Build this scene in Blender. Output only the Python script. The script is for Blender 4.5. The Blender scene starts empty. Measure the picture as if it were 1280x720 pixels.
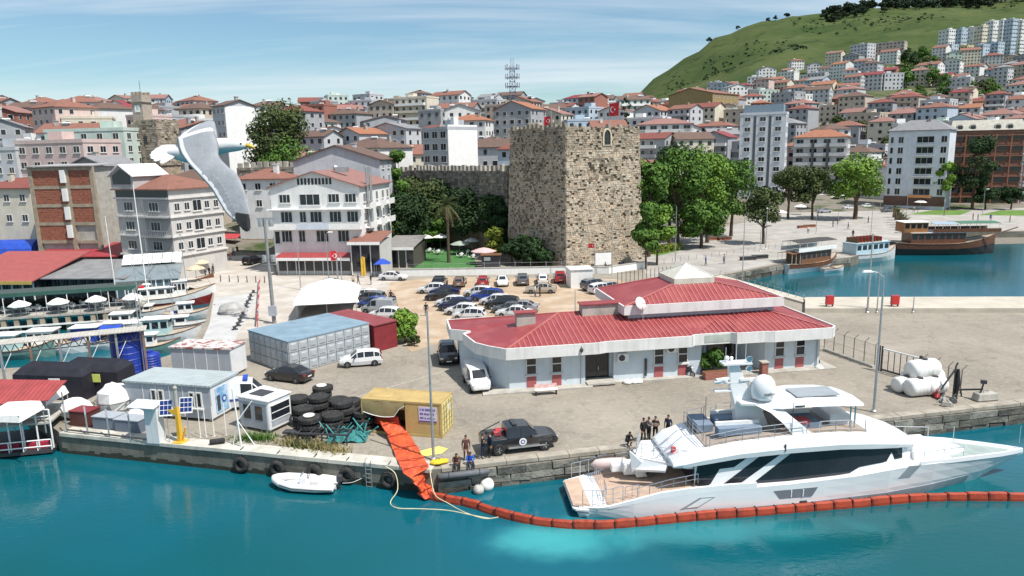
import bpy,bmesh,math,random
from mathutils import Vector,Matrix
R = math.radians
random.seed(7)
scene = bpy.context.scene
COL = scene.collection
# ------------------------------------------------------------------ camera, world, sun, exposure
FPX,HZ,ROLL,CAMZ = 900.0,187.0,R(1.2),20.0
PITCH = math.atan((360 - HZ) / FPX)
cam_data = bpy.data.cameras.new('camera')
cam = bpy.data.objects.new('camera',cam_data);COL.objects.link(cam)
cam_data.sensor_width = 36.0;cam_data.lens = FPX / 1280 * 36
cam_data.clip_start = 0.3;cam_data.clip_end = 12000
CR = Matrix.Rotation(math.pi/2 - PITCH,3,'X') @ Matrix.Rotation(-ROLL,3,'Z')
cam.matrix_world = Matrix.Translation((0,0,CAMZ)) @ CR.to_4x4()
scene.camera = cam
SUN_EL,SUN_AZ = R(59),math.atan2(0.80,-0.60)      # azimuth measured from +y towards +x
sdir = Vector((math.sin(SUN_AZ)*math.cos(SUN_EL),math.cos(SUN_AZ)*math.cos(SUN_EL),math.sin(SUN_EL)))
world = bpy.data.worlds.new('World');scene.world = world;world.use_nodes = True
wn = world.node_tree;wn.nodes.clear()
def wnode(t,**k):
    n = wn.nodes.new(t)
    for a,b in k.items(): setattr(n,a,b)
    return n
w_out = wnode('ShaderNodeOutputWorld');w_bg = wnode('ShaderNodeBackground');w_bg.inputs[1].default_value = 0.096
sky = wnode('ShaderNodeTexSky',sky_type='NISHITA',sun_disc=False)
sky.sun_elevation = SUN_EL;sky.sun_rotation = SUN_AZ;sky.altitude = 20;sky.air_density = 1.0;sky.dust_density = 0.6;sky.ozone_density = 2.0
w_tc = wnode('ShaderNodeTexCoord');w_sep = wnode('ShaderNodeSeparateXYZ')
wn.links.new(w_tc.outputs['Generated'],w_sep.inputs[0])
w_z = wnode('ShaderNodeMath',operation='ADD');w_z.inputs[1].default_value = 0.10;wn.links.new(w_sep.outputs[2],w_z.inputs[0])
w_dx = wnode('ShaderNodeMath',operation='DIVIDE');wn.links.new(w_sep.outputs[0],w_dx.inputs[0]);wn.links.new(w_z.outputs[0],w_dx.inputs[1])
w_dy = wnode('ShaderNodeMath',operation='DIVIDE');wn.links.new(w_sep.outputs[1],w_dy.inputs[0]);wn.links.new(w_z.outputs[0],w_dy.inputs[1])
w_cmb = wnode('ShaderNodeCombineXYZ');wn.links.new(w_dx.outputs[0],w_cmb.inputs[0]);wn.links.new(w_dy.outputs[0],w_cmb.inputs[1])
w_map = wnode('ShaderNodeMapping');w_map.inputs['Scale'].default_value = (0.22,0.75,1);w_map.inputs['Rotation'].default_value = (0,0,0.12);w_map.inputs['Location'].default_value = (3.1,0.4,0)
wn.links.new(w_cmb.outputs[0],w_map.inputs[0])
w_no = wnode('ShaderNodeTexNoise');w_no.inputs['Scale'].default_value = 1.1;w_no.inputs['Detail'].default_value = 7;w_no.inputs['Roughness'].default_value = 0.58;w_no.inputs['Distortion'].default_value = 0.5
wn.links.new(w_map.outputs[0],w_no.inputs['Vector'])
w_rm = wnode('ShaderNodeMapRange');w_rm.inputs[1].default_value = 0.40;w_rm.inputs[2].default_value = 0.70;w_rm.inputs[4].default_value = 0.85
wn.links.new(w_no.outputs[0],w_rm.inputs[0])
w_mx = wnode('ShaderNodeMix',data_type='RGBA');w_mx.inputs[7].default_value = (7.4,8.0,8.5,1)
w_tint = wnode('ShaderNodeMix',data_type='RGBA',blend_type='MULTIPLY');w_tint.inputs[0].default_value = 1.0;w_tint.inputs[7].default_value = (0.92,1.08,1.08,1)
wn.links.new(sky.outputs[0],w_tint.inputs[6])
wn.links.new(w_rm.outputs[0],w_mx.inputs[0]);wn.links.new(w_tint.outputs[2],w_mx.inputs[6])
wn.links.new(w_mx.outputs[2],w_bg.inputs[0]);wn.links.new(w_bg.outputs[0],w_out.inputs[0])
sun_d = bpy.data.lights.new('sun','SUN');sun_d.energy = 5.0;sun_d.angle = R(0.55);sun_d.color = (1.0,0.95,0.88)
sun = bpy.data.objects.new('sun',sun_d);COL.objects.link(sun)
sun.rotation_euler = (-sdir).to_track_quat('-Z','Y').to_euler();sun.location = (60,-40,120)
vs = scene.view_settings
vs.view_transform = 'Standard';vs.look = 'None';vs.gamma = 1.0;vs.exposure = 0.26;vs.use_curve_mapping = False
scene.cycles.max_bounces = 6;scene.cycles.diffuse_bounces = 3;scene.cycles.glossy_bounces = 3;scene.cycles.transmission_bounces = 4
scene.cycles.use_denoising = True;scene.cycles.sample_clamp_indirect = 6;scene.cycles.caustics_reflective = False;scene.cycles.caustics_refractive = False
# ------------------------------------------------------------------ pixels of the photograph to places
def ray(px,py):
    return (CR @ Vector(((px - 640) / FPX,-(py - 360) / FPX,-1.0)))
def P(px,py,z=0.0):
    d = ray(px,py);t = (z - CAMZ) / d.z
    return Vector((d.x*t,d.y*t,z))
def at(px,py,D):
    d = ray(px,py);t = D / d.y
    return Vector((d.x*t,D,CAMZ + d.z*t))
def ppm(D): return FPX / D
# ------------------------------------------------------------------ materials
_mats = {}
def lin(c):
    if isinstance(c,str):
        c = c.lstrip('#');c = [int(c[i:i+2],16)/255 for i in (0,2,4)]
        return tuple(x/12.92 if x <= .04045 else ((x+.055)/1.055)**2.4 for x in c)
    return tuple(c[:3])
def M(name,col=(.5,.5,.5),rough=.6,metal=0.0,var=.12,scale=1.2,bump=0.0,bscale=25.0,streak=0.0,spec=.5,emit=None,second=None,mixlo=.42,mixhi=.62,alpha=1.0,transm=0.0,coat=0.0,wave=None,local=False):
    if name in _mats: return _mats[name]
    col = lin(col)
    m = bpy.data.materials.new(name);m.use_nodes = True;_mats[name] = m
    nt = m.node_tree;b = nt.nodes['Principled BSDF'];L = nt.links.new
    b.inputs['Roughness'].default_value = rough;b.inputs['Metallic'].default_value = metal
    b.inputs['Specular IOR Level'].default_value = spec
    if coat: b.inputs['Coat Weight'].default_value = coat;b.inputs['Coat Roughness'].default_value = .05
    if transm: b.inputs['Transmission Weight'].default_value = transm
    b.inputs['Alpha'].default_value = alpha
    m.diffuse_color = (*col,1)
    if local:
        g = nt.nodes.new('ShaderNodeTexCoord').outputs['Object']
    else:
        g = nt.nodes.new('ShaderNodeNewGeometry').outputs['Position']
    src = None
    if var > 0 or second:
        n = nt.nodes.new('ShaderNodeTexNoise');n.inputs['Scale'].default_value = scale;n.inputs['Detail'].default_value = 5;n.inputs['Roughness'].default_value = .62
        L(g,n.inputs['Vector'])
        mr = nt.nodes.new('ShaderNodeMapRange');mr.inputs[1].default_value = mixlo if second else .3;mr.inputs[2].default_value = mixhi if second else .7
        L(n.outputs[0],mr.inputs[0])
        mx = nt.nodes.new('ShaderNodeMix');mx.data_type = 'RGBA'
        L(mr.outputs[0],mx.inputs[0])
        c2 = lin(second) if second else tuple(min(1,c*(1+var)) for c in col)
        c1 = col if second else tuple(c*(1-var) for c in col)
        mx.inputs[6].default_value = (*c1,1);mx.inputs[7].default_value = (*c2,1)
        src = mx.outputs[2]
        if streak > 0:
            mp = nt.nodes.new('ShaderNodeMapping');mp.inputs['Scale'].default_value = (1.6,1.6,.16);L(g,mp.inputs[0])
            n2 = nt.nodes.new('ShaderNodeTexNoise');n2.inputs['Scale'].default_value = 1.3;n2.inputs['Detail'].default_value = 6;n2.inputs['Roughness'].default_value = .7;L(mp.outputs[0],n2.inputs['Vector'])
            r2 = nt.nodes.new('ShaderNodeMapRange');r2.inputs[1].default_value = .48;r2.inputs[2].default_value = .75;r2.inputs[4].default_value = streak;L(n2.outputs[0],r2.inputs[0])
            m2 = nt.nodes.new('ShaderNodeMix');m2.data_type = 'RGBA';L(r2.outputs[0],m2.inputs[0]);L(src,m2.inputs[6])
            m2.inputs[7].default_value = (col[0]*.42,col[1]*.38,col[2]*.32,1);src = m2.outputs[2]
        L(src,b.inputs['Base Color'])
    else:
        b.inputs['Base Color'].default_value = (*col,1)
    if wave:   # (axis, metres per rib, strength): fine ribs such as roof tiles or corrugation
        w = nt.nodes.new('ShaderNodeTexWave');w.bands_direction = wave[0];w.inputs['Scale'].default_value = .314/wave[1]
        w.inputs['Distortion'].default_value = .3
        t = nt.nodes.new('ShaderNodeTexCoord');L(t.outputs['Object'],w.inputs['Vector'])
        bp = nt.nodes.new('ShaderNodeBump');bp.inputs['Strength'].default_value = wave[2];bp.inputs['Distance'].default_value = .06
        L(w.outputs['Fac'],bp.inputs['Height']);L(bp.outputs[0],b.inputs['Normal'])
    elif bump > 0:
        n3 = nt.nodes.new('ShaderNodeTexNoise');n3.inputs['Scale'].default_value = bscale;n3.inputs['Detail'].default_value = 4;L(g,n3.inputs['Vector'])
        bp = nt.nodes.new('ShaderNodeBump');bp.inputs['Strength'].default_value = bump;bp.inputs['Distance'].default_value = .05
        L(n3.outputs[0],bp.inputs['Height']);L(bp.outputs[0],b.inputs['Normal'])
    if emit:
        b.inputs['Emission Color'].default_value = (*lin(emit),1);b.inputs['Emission Strength'].default_value = 1
    return m
def attr_mat(name,rough=.9,bump=.5,bscale=6,var=.25,scale=2.0):
    if name in _mats: return _mats[name]
    m = bpy.data.materials.new(name);m.use_nodes = True;_mats[name] = m
    nt = m.node_tree;b = nt.nodes['Principled BSDF'];L = nt.links.new
    a = nt.nodes.new('ShaderNodeVertexColor');a.layer_name = 'tone'
    g = nt.nodes.new('ShaderNodeNewGeometry').outputs['Position']
    n = nt.nodes.new('ShaderNodeTexNoise');n.inputs['Scale'].default_value = scale;n.inputs['Detail'].default_value = 6;L(g,n.inputs['Vector'])
    mr = nt.nodes.new('ShaderNodeMapRange');mr.inputs[1].default_value = .3;mr.inputs[2].default_value = .7;mr.inputs[3].default_value = 1-var;mr.inputs[4].default_value = 1+var;L(n.outputs[0],mr.inputs[0])
    mx = nt.nodes.new('ShaderNodeVectorMath');mx.operation = 'SCALE';L(a.outputs[0],mx.inputs[0]);L(mr.outputs[0],mx.inputs['Scale'])
    L(mx.outputs[0],b.inputs['Base Color']);b.inputs['Roughness'].default_value = rough;b.inputs['Specular IOR Level'].default_value = .3
    if bump:
        n3 = nt.nodes.new('ShaderNodeTexNoise');n3.inputs['Scale'].default_value = bscale;n3.inputs['Detail'].default_value = 5;L(g,n3.inputs['Vector'])
        bp = nt.nodes.new('ShaderNodeBump');bp.inputs['Strength'].default_value = bump;bp.inputs['Distance'].default_value = .08
        L(n3.outputs[0],bp.inputs['Height']);L(bp.outputs[0],b.inputs['Normal'])
    return m
# ------------------------------------------------------------------ mesh builder
class MB:
    def __init__(s): s.v = [];s.f = [];s.m = [];s.c = [];s.mi = 0;s.tone = None
    def add(s,vs,fs,mi=None):
        o = len(s.v);s.v += [tuple(v) for v in vs]
        for f in fs:
            s.f.append([i+o for i in f]);s.m.append(s.mi if mi is None else mi);s.c.append(s.tone)
        return s
    def box(s,c,d,rz=0.0,mi=None,taper=1.0):
        x,y,z = d[0]/2,d[1]/2,d[2]/2;ca,sa = math.cos(rz),math.sin(rz);vs = []
        for sz in (-1,1):
            k = taper if sz > 0 else 1
            for sx,sy in ((-1,-1),(1,-1),(1,1),(-1,1)):
                a,b = sx*x*k,sy*y*k
                vs.append((c[0]+a*ca-b*sa,c[1]+a*sa+b*ca,c[2]+sz*z))
        return s.add(vs,((0,3,2,1),(4,5,6,7),(0,1,5,4),(1,2,6,5),(2,3,7,6),(3,0,4,7)),mi)
    def bx(s,x0,x1,y0,y1,z0,z1,mi=None):
        return s.box(((x0+x1)/2,(y0+y1)/2,(z0+z1)/2),(x1-x0,y1-y0,z1-z0),0,mi)
    def beam(s,p,q,w,h=None,mi=None):
        p,q = Vector(p),Vector(q);h = h or w;d = (q-p)
        if d.length < 1e-6: return s
        d.normalize();up = Vector((0,0,1)) if abs(d.z) < .95 else Vector((0,1,0))
        a = d.cross(up).normalized();b = a.cross(d);vs = []
        for c in (p,q):
            for i,j in ((-1,-1),(1,-1),(1,1),(-1,1)): vs.append(c + a*(i*w/2) + b*(j*h/2))
        return s.add(vs,((0,1,2,3),(7,6,5,4),(4,5,1,0),(5,6,2,1),(6,7,3,2),(7,4,0,3)),mi)
    def tube(s,pts,r,n=6,mi=None,caps=True):
        pts = [Vector(p) for p in pts];rs = r if isinstance(r,(list,tuple)) else [r]*len(pts);rings = []
        prev = None
        for i,p in enumerate(pts):
            d = (pts[min(i+1,len(pts)-1)] - pts[max(i-1,0)])
            d = d.normalized() if d.length > 1e-9 else Vector((0,0,1))
            if prev is None:
                up = Vector((0,0,1)) if abs(d.z) < .9 else Vector((1,0,0));a = d.cross(up).normalized()
            else:
                a = (prev - d*prev.dot(d));a = a.normalized() if a.length > 1e-6 else d.orthogonal().normalized()
            prev = a;b = d.cross(a)
            rings.append([p + a*(rs[i]*math.cos(2*math.pi*k/n)) + b*(rs[i]*math.sin(2*math.pi*k/n)) for k in range(n)])
        return s.loft(rings,True,caps,mi)
    def loft(s,rings,closed=True,caps=True,mi=None,mfun=None):
        n = len(rings[0]);o = len(s.v)
        for r in rings: s.v += [tuple(p) for p in r]
        for i in range(len(rings)-1):
            for k in range(n if closed else n-1):
                a = o+i*n+k;b = o+i*n+(k+1) % n
                s.f.append([a,b,b+n,a+n]);s.m.append(mfun(i,k) if mfun else (s.mi if mi is None else mi));s.c.append(s.tone)
        if caps and closed:
            s.f.append([o+k for k in range(n)][::-1]);s.m.append(s.mi if mi is None else mi);s.c.append(s.tone)
            e = o+(len(rings)-1)*n
            s.f.append([e+k for k in range(n)]);s.m.append(s.mi if mi is None else mi);s.c.append(s.tone)
        return s
    def lathe(s,prof,n=12,c=(0,0,0),mi=None,axis='z'):
        rings = []
        for r,z in prof:
            ring = []
            for k in range(n):
                a = 2*math.pi*k/n;x,y = r*math.cos(a),r*math.sin(a)
                if axis == 'z': ring.append((c[0]+x,c[1]+y,c[2]+z))
                elif axis == 'y': ring.append((c[0]+x,c[1]+z,c[2]-y))
                else: ring.append((c[0]+z,c[1]+x,c[2]+y))
            rings.append(ring)
        return s.loft(rings,True,True,mi)
    def ball(s,c,r,n=10,m=6,mi=None):
        rx,ry,rz = r if isinstance(r,(tuple,list)) else (r,r,r);rings = []
        for i in range(m+1):
            t = -math.pi/2 + math.pi*(i if 0 < i < m else (.02 if i == 0 else m-.02))/m
            rings.append([(c[0]+rx*math.cos(t)*math.cos(2*math.pi*k/n),c[1]+ry*math.cos(t)*math.sin(2*math.pi*k/n),c[2]+rz*math.sin(t)) for k in range(n)])
        return s.loft(rings,True,True,mi)
    def prism(s,poly,z0,z1,mi=None,mi_top=None):
        n = len(poly);o = len(s.v);mi = s.mi if mi is None else mi
        s.v += [(p[0],p[1],z0) for p in poly] + [(p[0],p[1],z1) for p in poly]
        for k in range(n):
            s.f.append([o+k,o+(k+1) % n,o+n+(k+1) % n,o+n+k]);s.m.append(mi);s.c.append(s.tone)
        s.f.append([o+n+k for k in range(n)]);s.m.append(mi if mi_top is None else mi_top);s.c.append(s.tone)
        s.f.append([o+k for k in range(n)][::-1]);s.m.append(mi);s.c.append(s.tone)
        return s
    def quad(s,*p,mi=None): return s.add(p,[list(range(len(p)))],mi)
    def slab(s,pts,th,mi=None):   # a flat polygon in space given a thickness along its normal
        pts = [Vector(p) for p in pts];n = (pts[1]-pts[0]).cross(pts[2]-pts[0]).normalized()*th;k = len(pts)
        fs = [list(range(k)),list(range(2*k-1,k-1,-1))] + [[i,k+i,k+(i+1) % k,(i+1) % k] for i in range(k)]
        return s.add(pts + [p-n for p in pts],fs,mi)
    def torus(s,c,R_,r,n=14,m=7,axis='z',mi=None):
        rings = []
        for i in range(n+1):
            a = 2*math.pi*i/n;ring = []
            for k in range(m):
                b = 2*math.pi*k/m;q = R_+r*math.cos(b);z = r*math.sin(b)
                x,y = q*math.cos(a),q*math.sin(a)
                ring.append((c[0]+x,c[1]+y,c[2]+z) if axis == 'z' else ((c[0]+x,c[1]+z,c[2]+y) if axis == 'y' else (c[0]+z,c[1]+x,c[2]+y)))
            rings.append(ring)
        return s.loft(rings,True,False,mi)
    def mesh(s,name,mats,smooth=False,fix=True):
        me = bpy.data.meshes.new(name);me.from_pydata(s.v,[],s.f)
        mats = mats if isinstance(mats,(list,tuple)) else [mats]
        for m in mats: me.materials.append(m)
        if len(mats) > 1: me.polygons.foreach_set('material_index',s.m)
        if any(c is not None for c in s.c):
            ca = me.color_attributes.new('tone','FLOAT_COLOR','CORNER');buf = []
            for f,c in zip(s.f,s.c): buf += list((*(c or (.4,.4,.4)),1.0))*len(f)
            ca.data.foreach_set('color',buf)
        if fix:
            bm = bmesh.new();bm.from_mesh(me);bmesh.ops.recalc_face_normals(bm,faces=bm.faces);bm.to_mesh(me);bm.free()
        if smooth: me.polygons.foreach_set('use_smooth',[True]*len(me.polygons))
        me.update();return me
    def build(s,name,mats,parent=None,loc=(0,0,0),rz=0.0,smooth=False,fix=True,bevel=0,kind=None):
        return place(name,s.mesh(name,mats,smooth,fix),parent,loc,rz,bevel,kind)
def place(name,me,parent=None,loc=(0,0,0),rz=0.0,bevel=0,kind=None,rot=None):
    o = bpy.data.objects.new(name,me);COL.objects.link(o)
    if parent is not None: o.parent = parent
    o.location = loc;o.rotation_euler = rot if rot else (0,0,rz)
    if bevel:
        b = o.modifiers.new('bevel','BEVEL');b.width = bevel;b.segments = 2;b.limit_method = 'ANGLE'
    if kind: o['kind'] = kind
    return o
def thing(name,label,cat,loc=(0,0,0),rz=0.0,group=None,rot=None):
    o = bpy.data.objects.new(name,None);COL.objects.link(o);o.empty_display_size = .3
    o.location = loc;o.rotation_euler = rot if rot else (0,0,rz)
    return tag(o,label,cat,group)
def tag(o,label,cat,group=None):
    o['label'] = label;o['category'] = cat
    if group: o['group'] = group
    return o
def struct(o): o['kind'] = 'structure';return o
def stuff(o,label=None,cat=None):
    o['kind'] = 'stuff'
    if label: o['label'] = label
    if cat: o['category'] = cat
    return o
def dup(root,loc=None,rz=None,label=None,group=None,scale=None):
    def rec(o,par):
        c = o.copy();COL.objects.link(c)
        if par is not None: c.parent = par
        for ch in o.children: rec(ch,c)
        return c
    r = rec(root,None)
    if loc is not None: r.location = loc
    if rz is not None: r.rotation_euler = (0,0,rz)
    if scale is not None: r.scale = (scale,)*3 if not isinstance(scale,(tuple,list)) else scale
    if label: r['label'] = label
    if group: r['group'] = group
    return r
# ------------------------------------------------------------------ shared materials
m_white = M('white_paint',(.78,.78,.76),.5,var=.06,streak=.18)
m_glass = M('dark_glass',(.018,.022,.028),.08,var=.3,scale=.6,spec=.6)
m_glassb = M('blue_glass',(.06,.11,.14),.06,var=.3,scale=.5,spec=.7)
m_black = M('black_rubber',(.018,.018,.019),.75,var=.35,scale=6,bump=.2)
m_dark = M('dark_metal',(.05,.05,.055),.55,var=.25,scale=4)
m_steel = M('galvanised_steel',(.42,.44,.45),.42,metal=.6,var=.15,scale=3)
m_chrome = M('polished_steel',(.7,.71,.72),.18,metal=1,var=.05)
m_conc = M('concrete',(.40,.38,.34),.88,var=.22,scale=.9,bump=.35,bscale=9,streak=.35)
m_wood = M('brown_wood',(.16,.075,.035),.6,var=.35,scale=5,bump=.2)
m_red = M('red_paint',(.42,.045,.05),.55,var=.2,scale=2,streak=.2)
m_blue = M('blue_paint',(.02,.07,.42),.45,var=.2)
m_yel = M('yellow_paint',(.72,.42,.04),.5,var=.15)
m_cloth = M('white_canvas',(.74,.73,.70),.85,var=.08,scale=3,bump=.3,bscale=7)
# ================================================================== SETTING: water, quay, sheets of paving, terrain
WZ = -1.6
def water_mat():
    m = bpy.data.materials.new('harbour_water');m.use_nodes = True;nt = m.node_tree;L = nt.links.new;b = nt.nodes['Principled BSDF']
    g = nt.nodes.new('ShaderNodeNewGeometry').outputs['Position']
    def noise(scale,det=4,sc=(1,1,1),rot=0):
        mp = nt.nodes.new('ShaderNodeMapping');mp.inputs['Scale'].default_value = sc;mp.inputs['Rotation'].default_value = (0,0,rot);L(g,mp.inputs[0])
        n = nt.nodes.new('ShaderNodeTexNoise');n.inputs['Scale'].default_value = scale;n.inputs['Detail'].default_value = det;L(mp.outputs[0],n.inputs['Vector']);return n.outputs[0]
    mx = nt.nodes.new('ShaderNodeMix');mx.data_type = 'RGBA';mx.inputs[6].default_value = (.003,.078,.090,1);mx.inputs[7].default_value = (.003,.102,.150,1)
    mr = nt.nodes.new('ShaderNodeMapRange');mr.inputs[1].default_value = .35;mr.inputs[2].default_value = .65;L(noise(.045,3),mr.inputs[0]);L(mr.outputs[0],mx.inputs[0])
    # ragged pale patches in the water colour by the yacht's stern, hull and bow
    def blob(c,rad,col,prev,amt):
        d = nt.nodes.new('ShaderNodeVectorMath');d.operation = 'SUBTRACT';L(g,d.inputs[0]);d.inputs[1].default_value = (c[0],c[1],WZ)
        sc = nt.nodes.new('ShaderNodeVectorMath');sc.operation = 'DIVIDE';L(d.outputs[0],sc.inputs[0]);sc.inputs[1].default_value = (rad[0],rad[1],1)
        ln = nt.nodes.new('ShaderNodeVectorMath');ln.operation = 'LENGTH';L(sc.outputs[0],ln.inputs[0])
        ad = nt.nodes.new('ShaderNodeMath');ad.operation = 'MULTIPLY_ADD';L(noise(.35,5),ad.inputs[0]);ad.inputs[1].default_value = 1.1;L(ln.outputs['Value'],ad.inputs[2])
        r = nt.nodes.new('ShaderNodeMapRange');r.interpolation_type = 'SMOOTHSTEP';r.inputs[1].default_value = 1.65;r.inputs[2].default_value = .6;r.inputs[4].default_value = amt;L(ad.outputs[0],r.inputs[0])
        x = nt.nodes.new('ShaderNodeMix');x.data_type = 'RGBA';L(r.outputs[0],x.inputs[0]);L(prev,x.inputs[6]);x.inputs[7].default_value = (*col,1);return x.outputs[2]
    c = blob(P(690,672,WZ),(5.0,2.6),(.06,.36,.37),mx.outputs[2],.8)
    c = blob(P(860,664,WZ),(11,2.0),(.02,.23,.26),c,.6)
    c = blob(P(1080,600,WZ),(9,3.4),(.02,.22,.25),c,.6)  # the white hull's reflection near the bow, painted into the water colour
    L(c,b.inputs['Base Color'])
    b.inputs['Roughness'].default_value = .07;b.inputs['IOR'].default_value = 1.42
    h1 = noise(1.5,3,(1,2.2,1),.2);h2 = noise(5.5,2,(1,2.0,1),-.15)
    ad = nt.nodes.new('ShaderNodeMath');ad.operation = 'MULTIPLY_ADD';L(h2,ad.inputs[0]);ad.inputs[1].default_value = .3;L(h1,ad.inputs[2])
    bp = nt.nodes.new('ShaderNodeBump');bp.inputs['Strength'].default_value = .26;bp.inputs['Distance'].default_value = .05;L(ad.outputs[0],bp.inputs['Height']);L(bp.outputs[0],b.inputs['Normal'])
    return m
w = MB();w.quad((-2500,-300,WZ),(2500,-300,WZ),(2500,3200,WZ),(-2500,3200,WZ))
struct(w.build('water',water_mat()))

def yard_mat():
    m = bpy.data.materials.new('worn_concrete_yard');m.use_nodes = True;nt = m.node_tree;L = nt.links.new;b = nt.nodes['Principled BSDF']
    g = nt.nodes.new('ShaderNodeNewGeometry').outputs['Position']
    def noise(s,d=5,r=.6):
        n = nt.nodes.new('ShaderNodeTexNoise');n.inputs['Scale'].default_value = s;n.inputs['Detail'].default_value = d;n.inputs['Roughness'].default_value = r;L(g,n.inputs['Vector']);return n.outputs[0]
    def rng(v,a,b_,lo=0,hi=1):
        r = nt.nodes.new('ShaderNodeMapRange');r.inputs[1].default_value = a;r.inputs[2].default_value = b_;r.inputs[3].default_value = lo;r.inputs[4].default_value = hi;L(v,r.inputs[0]);return r.outputs[0]
    def mix(f,a,col):
        x = nt.nodes.new('ShaderNodeMix');x.data_type = 'RGBA';L(f,x.inputs[0])
        if isinstance(a,tuple): x.inputs[6].default_value = (*a,1)
        else: L(a,x.inputs[6])
        x.inputs[7].default_value = (*col,1);return x.outputs[2]
    c = mix(rng(noise(.11,6,.65),.38,.64),(.225,.20,.165),(.335,.30,.25))
    c = mix(rng(noise(.22,6,.7),.52,.66,0,.55),c,(.155,.14,.112))
    c = mix(rng(noise(.6,6,.7),.54,.72,0,.6),c,(.15,.135,.108))
    c = mix(rng(noise(2.6,4,.7),.5,.78,0,.5),c,(.45,.42,.36))
    # slab joints and cracks
    br = nt.nodes.new('ShaderNodeTexBrick');br.inputs['Scale'].default_value = 1;br.inputs['Mortar Size'].default_value = .035;br.inputs['Brick Width'].default_value = 6.5;br.inputs['Row Height'].default_value = 4.8;br.inputs['Color1'].default_value = (0,0,0,1);br.inputs['Color2'].default_value = (0,0,0,1);br.inputs['Mortar'].default_value = (1,1,1,1)
    mp = nt.nodes.new('ShaderNodeMapping');mp.inputs['Rotation'].default_value = (0,0,-.2);L(g,mp.inputs[0])
    wv = nt.nodes.new('ShaderNodeVectorMath');wv.operation = 'MULTIPLY_ADD';nn = nt.nodes.new('ShaderNodeTexNoise');nn.inputs['Scale'].default_value = 1.2;L(g,nn.inputs['Vector']);L(nn.outputs[1],wv.inputs[0]);wv.inputs[1].default_value = (.25,.25,0);L(mp.outputs[0],wv.inputs[2]);L(wv.outputs[0],br.inputs['Vector'])
    c = mix(rng(br.outputs[0],0,1,0,.22),c,(.12,.11,.09))
    vo = nt.nodes.new('ShaderNodeTexVoronoi');vo.feature = 'DISTANCE_TO_EDGE';vo.inputs['Scale'].default_value = .075;w2 = nt.nodes.new('ShaderNodeVectorMath');w2.operation = 'MULTIPLY_ADD';n2 = nt.nodes.new('ShaderNodeTexNoise');n2.inputs['Scale'].default_value = .6;n2.inputs['Detail'].default_value = 5;L(g,n2.inputs['Vector']);L(n2.outputs[1],w2.inputs[0]);w2.inputs[1].default_value = (4,4,0);L(g,w2.inputs[2]);L(w2.outputs[0],vo.inputs['Vector'])
    c = mix(rng(vo.outputs['Distance'],.0,.010,.28,0),c,(.10,.09,.075))
    L(c,b.inputs['Base Color']);b.inputs['Roughness'].default_value = .9;b.inputs['Specular IOR Level'].default_value = .25
    bp = nt.nodes.new('ShaderNodeBump');bp.inputs['Strength'].default_value = .25;bp.inputs['Distance'].default_value = .03;L(noise(7,5),bp.inputs['Height']);L(bp.outputs[0],b.inputs['Normal'])
    return m
m_yard = yard_mat()
A,B,C_ = P(75,541),P(540,587),P(1280,503)
dBC = (C_ - B).normalized();dAB = (B - A).normalized()
Cx = C_ + dBC*40
outline = [A,B,Cx,P(1900,375),P(1005,377),P(897,345),P(971,331),P(1062,322),P(1128,304),P(1146,291),P(1280,289),P(1700,287),
           Vector((260,300,0)),Vector((-300,300,0)),P(-500,388),P(235,356),P(266,366),P(256,405),P(232,437),P(186,452),P(-300,474),P(-300,497),P(20,500)]
q = MB();q.prism([(p.x,p.y) for p in outline],-6.0,0.0,1,0)
struct(q.build('quay',[m_yard,M('quay_wall_concrete',(.155,.15,.125),.9,var=.3,scale=.8,bump=.5,bscale=7,streak=.5)],fix=False))
def sheet(name,pix,mat,z=.004,kind='structure'):
    s = MB();pts = [P(x,y) for x,y in pix];s.v = [(p.x,p.y,z) for p in pts];s.f = [list(range(len(pts)))];s.m = [0];s.c = [None]
    o = s.build(name,mat)
    if kind: o['kind'] = kind
    if o.data.polygons[0].normal.z < 0: o.data.flip_normals()
    return o
m_dirt = M('car_park_dirt',(.37,.27,.18),.95,var=.3,scale=.35,second=(.46,.37,.28),bump=.4,bscale=6)
m_plaza = M('street_paving',(.40,.36,.31),.85,var=.2,scale=.3,second=(.50,.46,.42),bump=.2,bscale=5)
m_prom = M('promenade_paving',(.31,.29,.265),.85,var=.2,scale=.25,second=(.40,.38,.35),bump=.2,bscale=5)
m_asph = M('asphalt',(.10,.10,.10),.9,var=.3,scale=1,bump=.4,bscale=20)
m_turf = M('green_turf',(.05,.16,.04),.95,var=.3,scale=1.0,bump=.5,bscale=30)
m_line = M('pale_road_paint',(.40,.37,.31),.9,second=(.30,.27,.22),scale=1.5)
sheet('street',[(232,358),(238,338),(262,300),(330,286),(345,345),(500,345),(500,352),(440,400),(400,412),(270,428),(262,404),(268,366)],m_plaza)
sheet('car_park',[(488,353),(560,346),(770,349),(812,360),(800,374),(700,392),(588,402),(560,425),(515,440),(470,400)],m_dirt,.008)
sheet('promenade',[(800,330),(830,306),(900,285),(1000,262),(1130,247),(1290,244),(1600,244),(1600,286),(1280,288),(1147,290),(1129,303),(1063,321),(972,329),(898,343),(860,352),(812,350)],m_prom,.004)
sheet('boat_slip',[(263,402),(268,372),(316,366),(322,378),(304,405),(292,428),(250,432)],M('slip_concrete',(.44,.44,.43),.8,var=.15,scale=.4,bump=.2),.008)
# a pale worn driving line across the yard
for px in ([(425,502),(560,462),(561,462.7),(426,503)],): sheet('worn_paint_line',px,m_line,.006)
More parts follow.
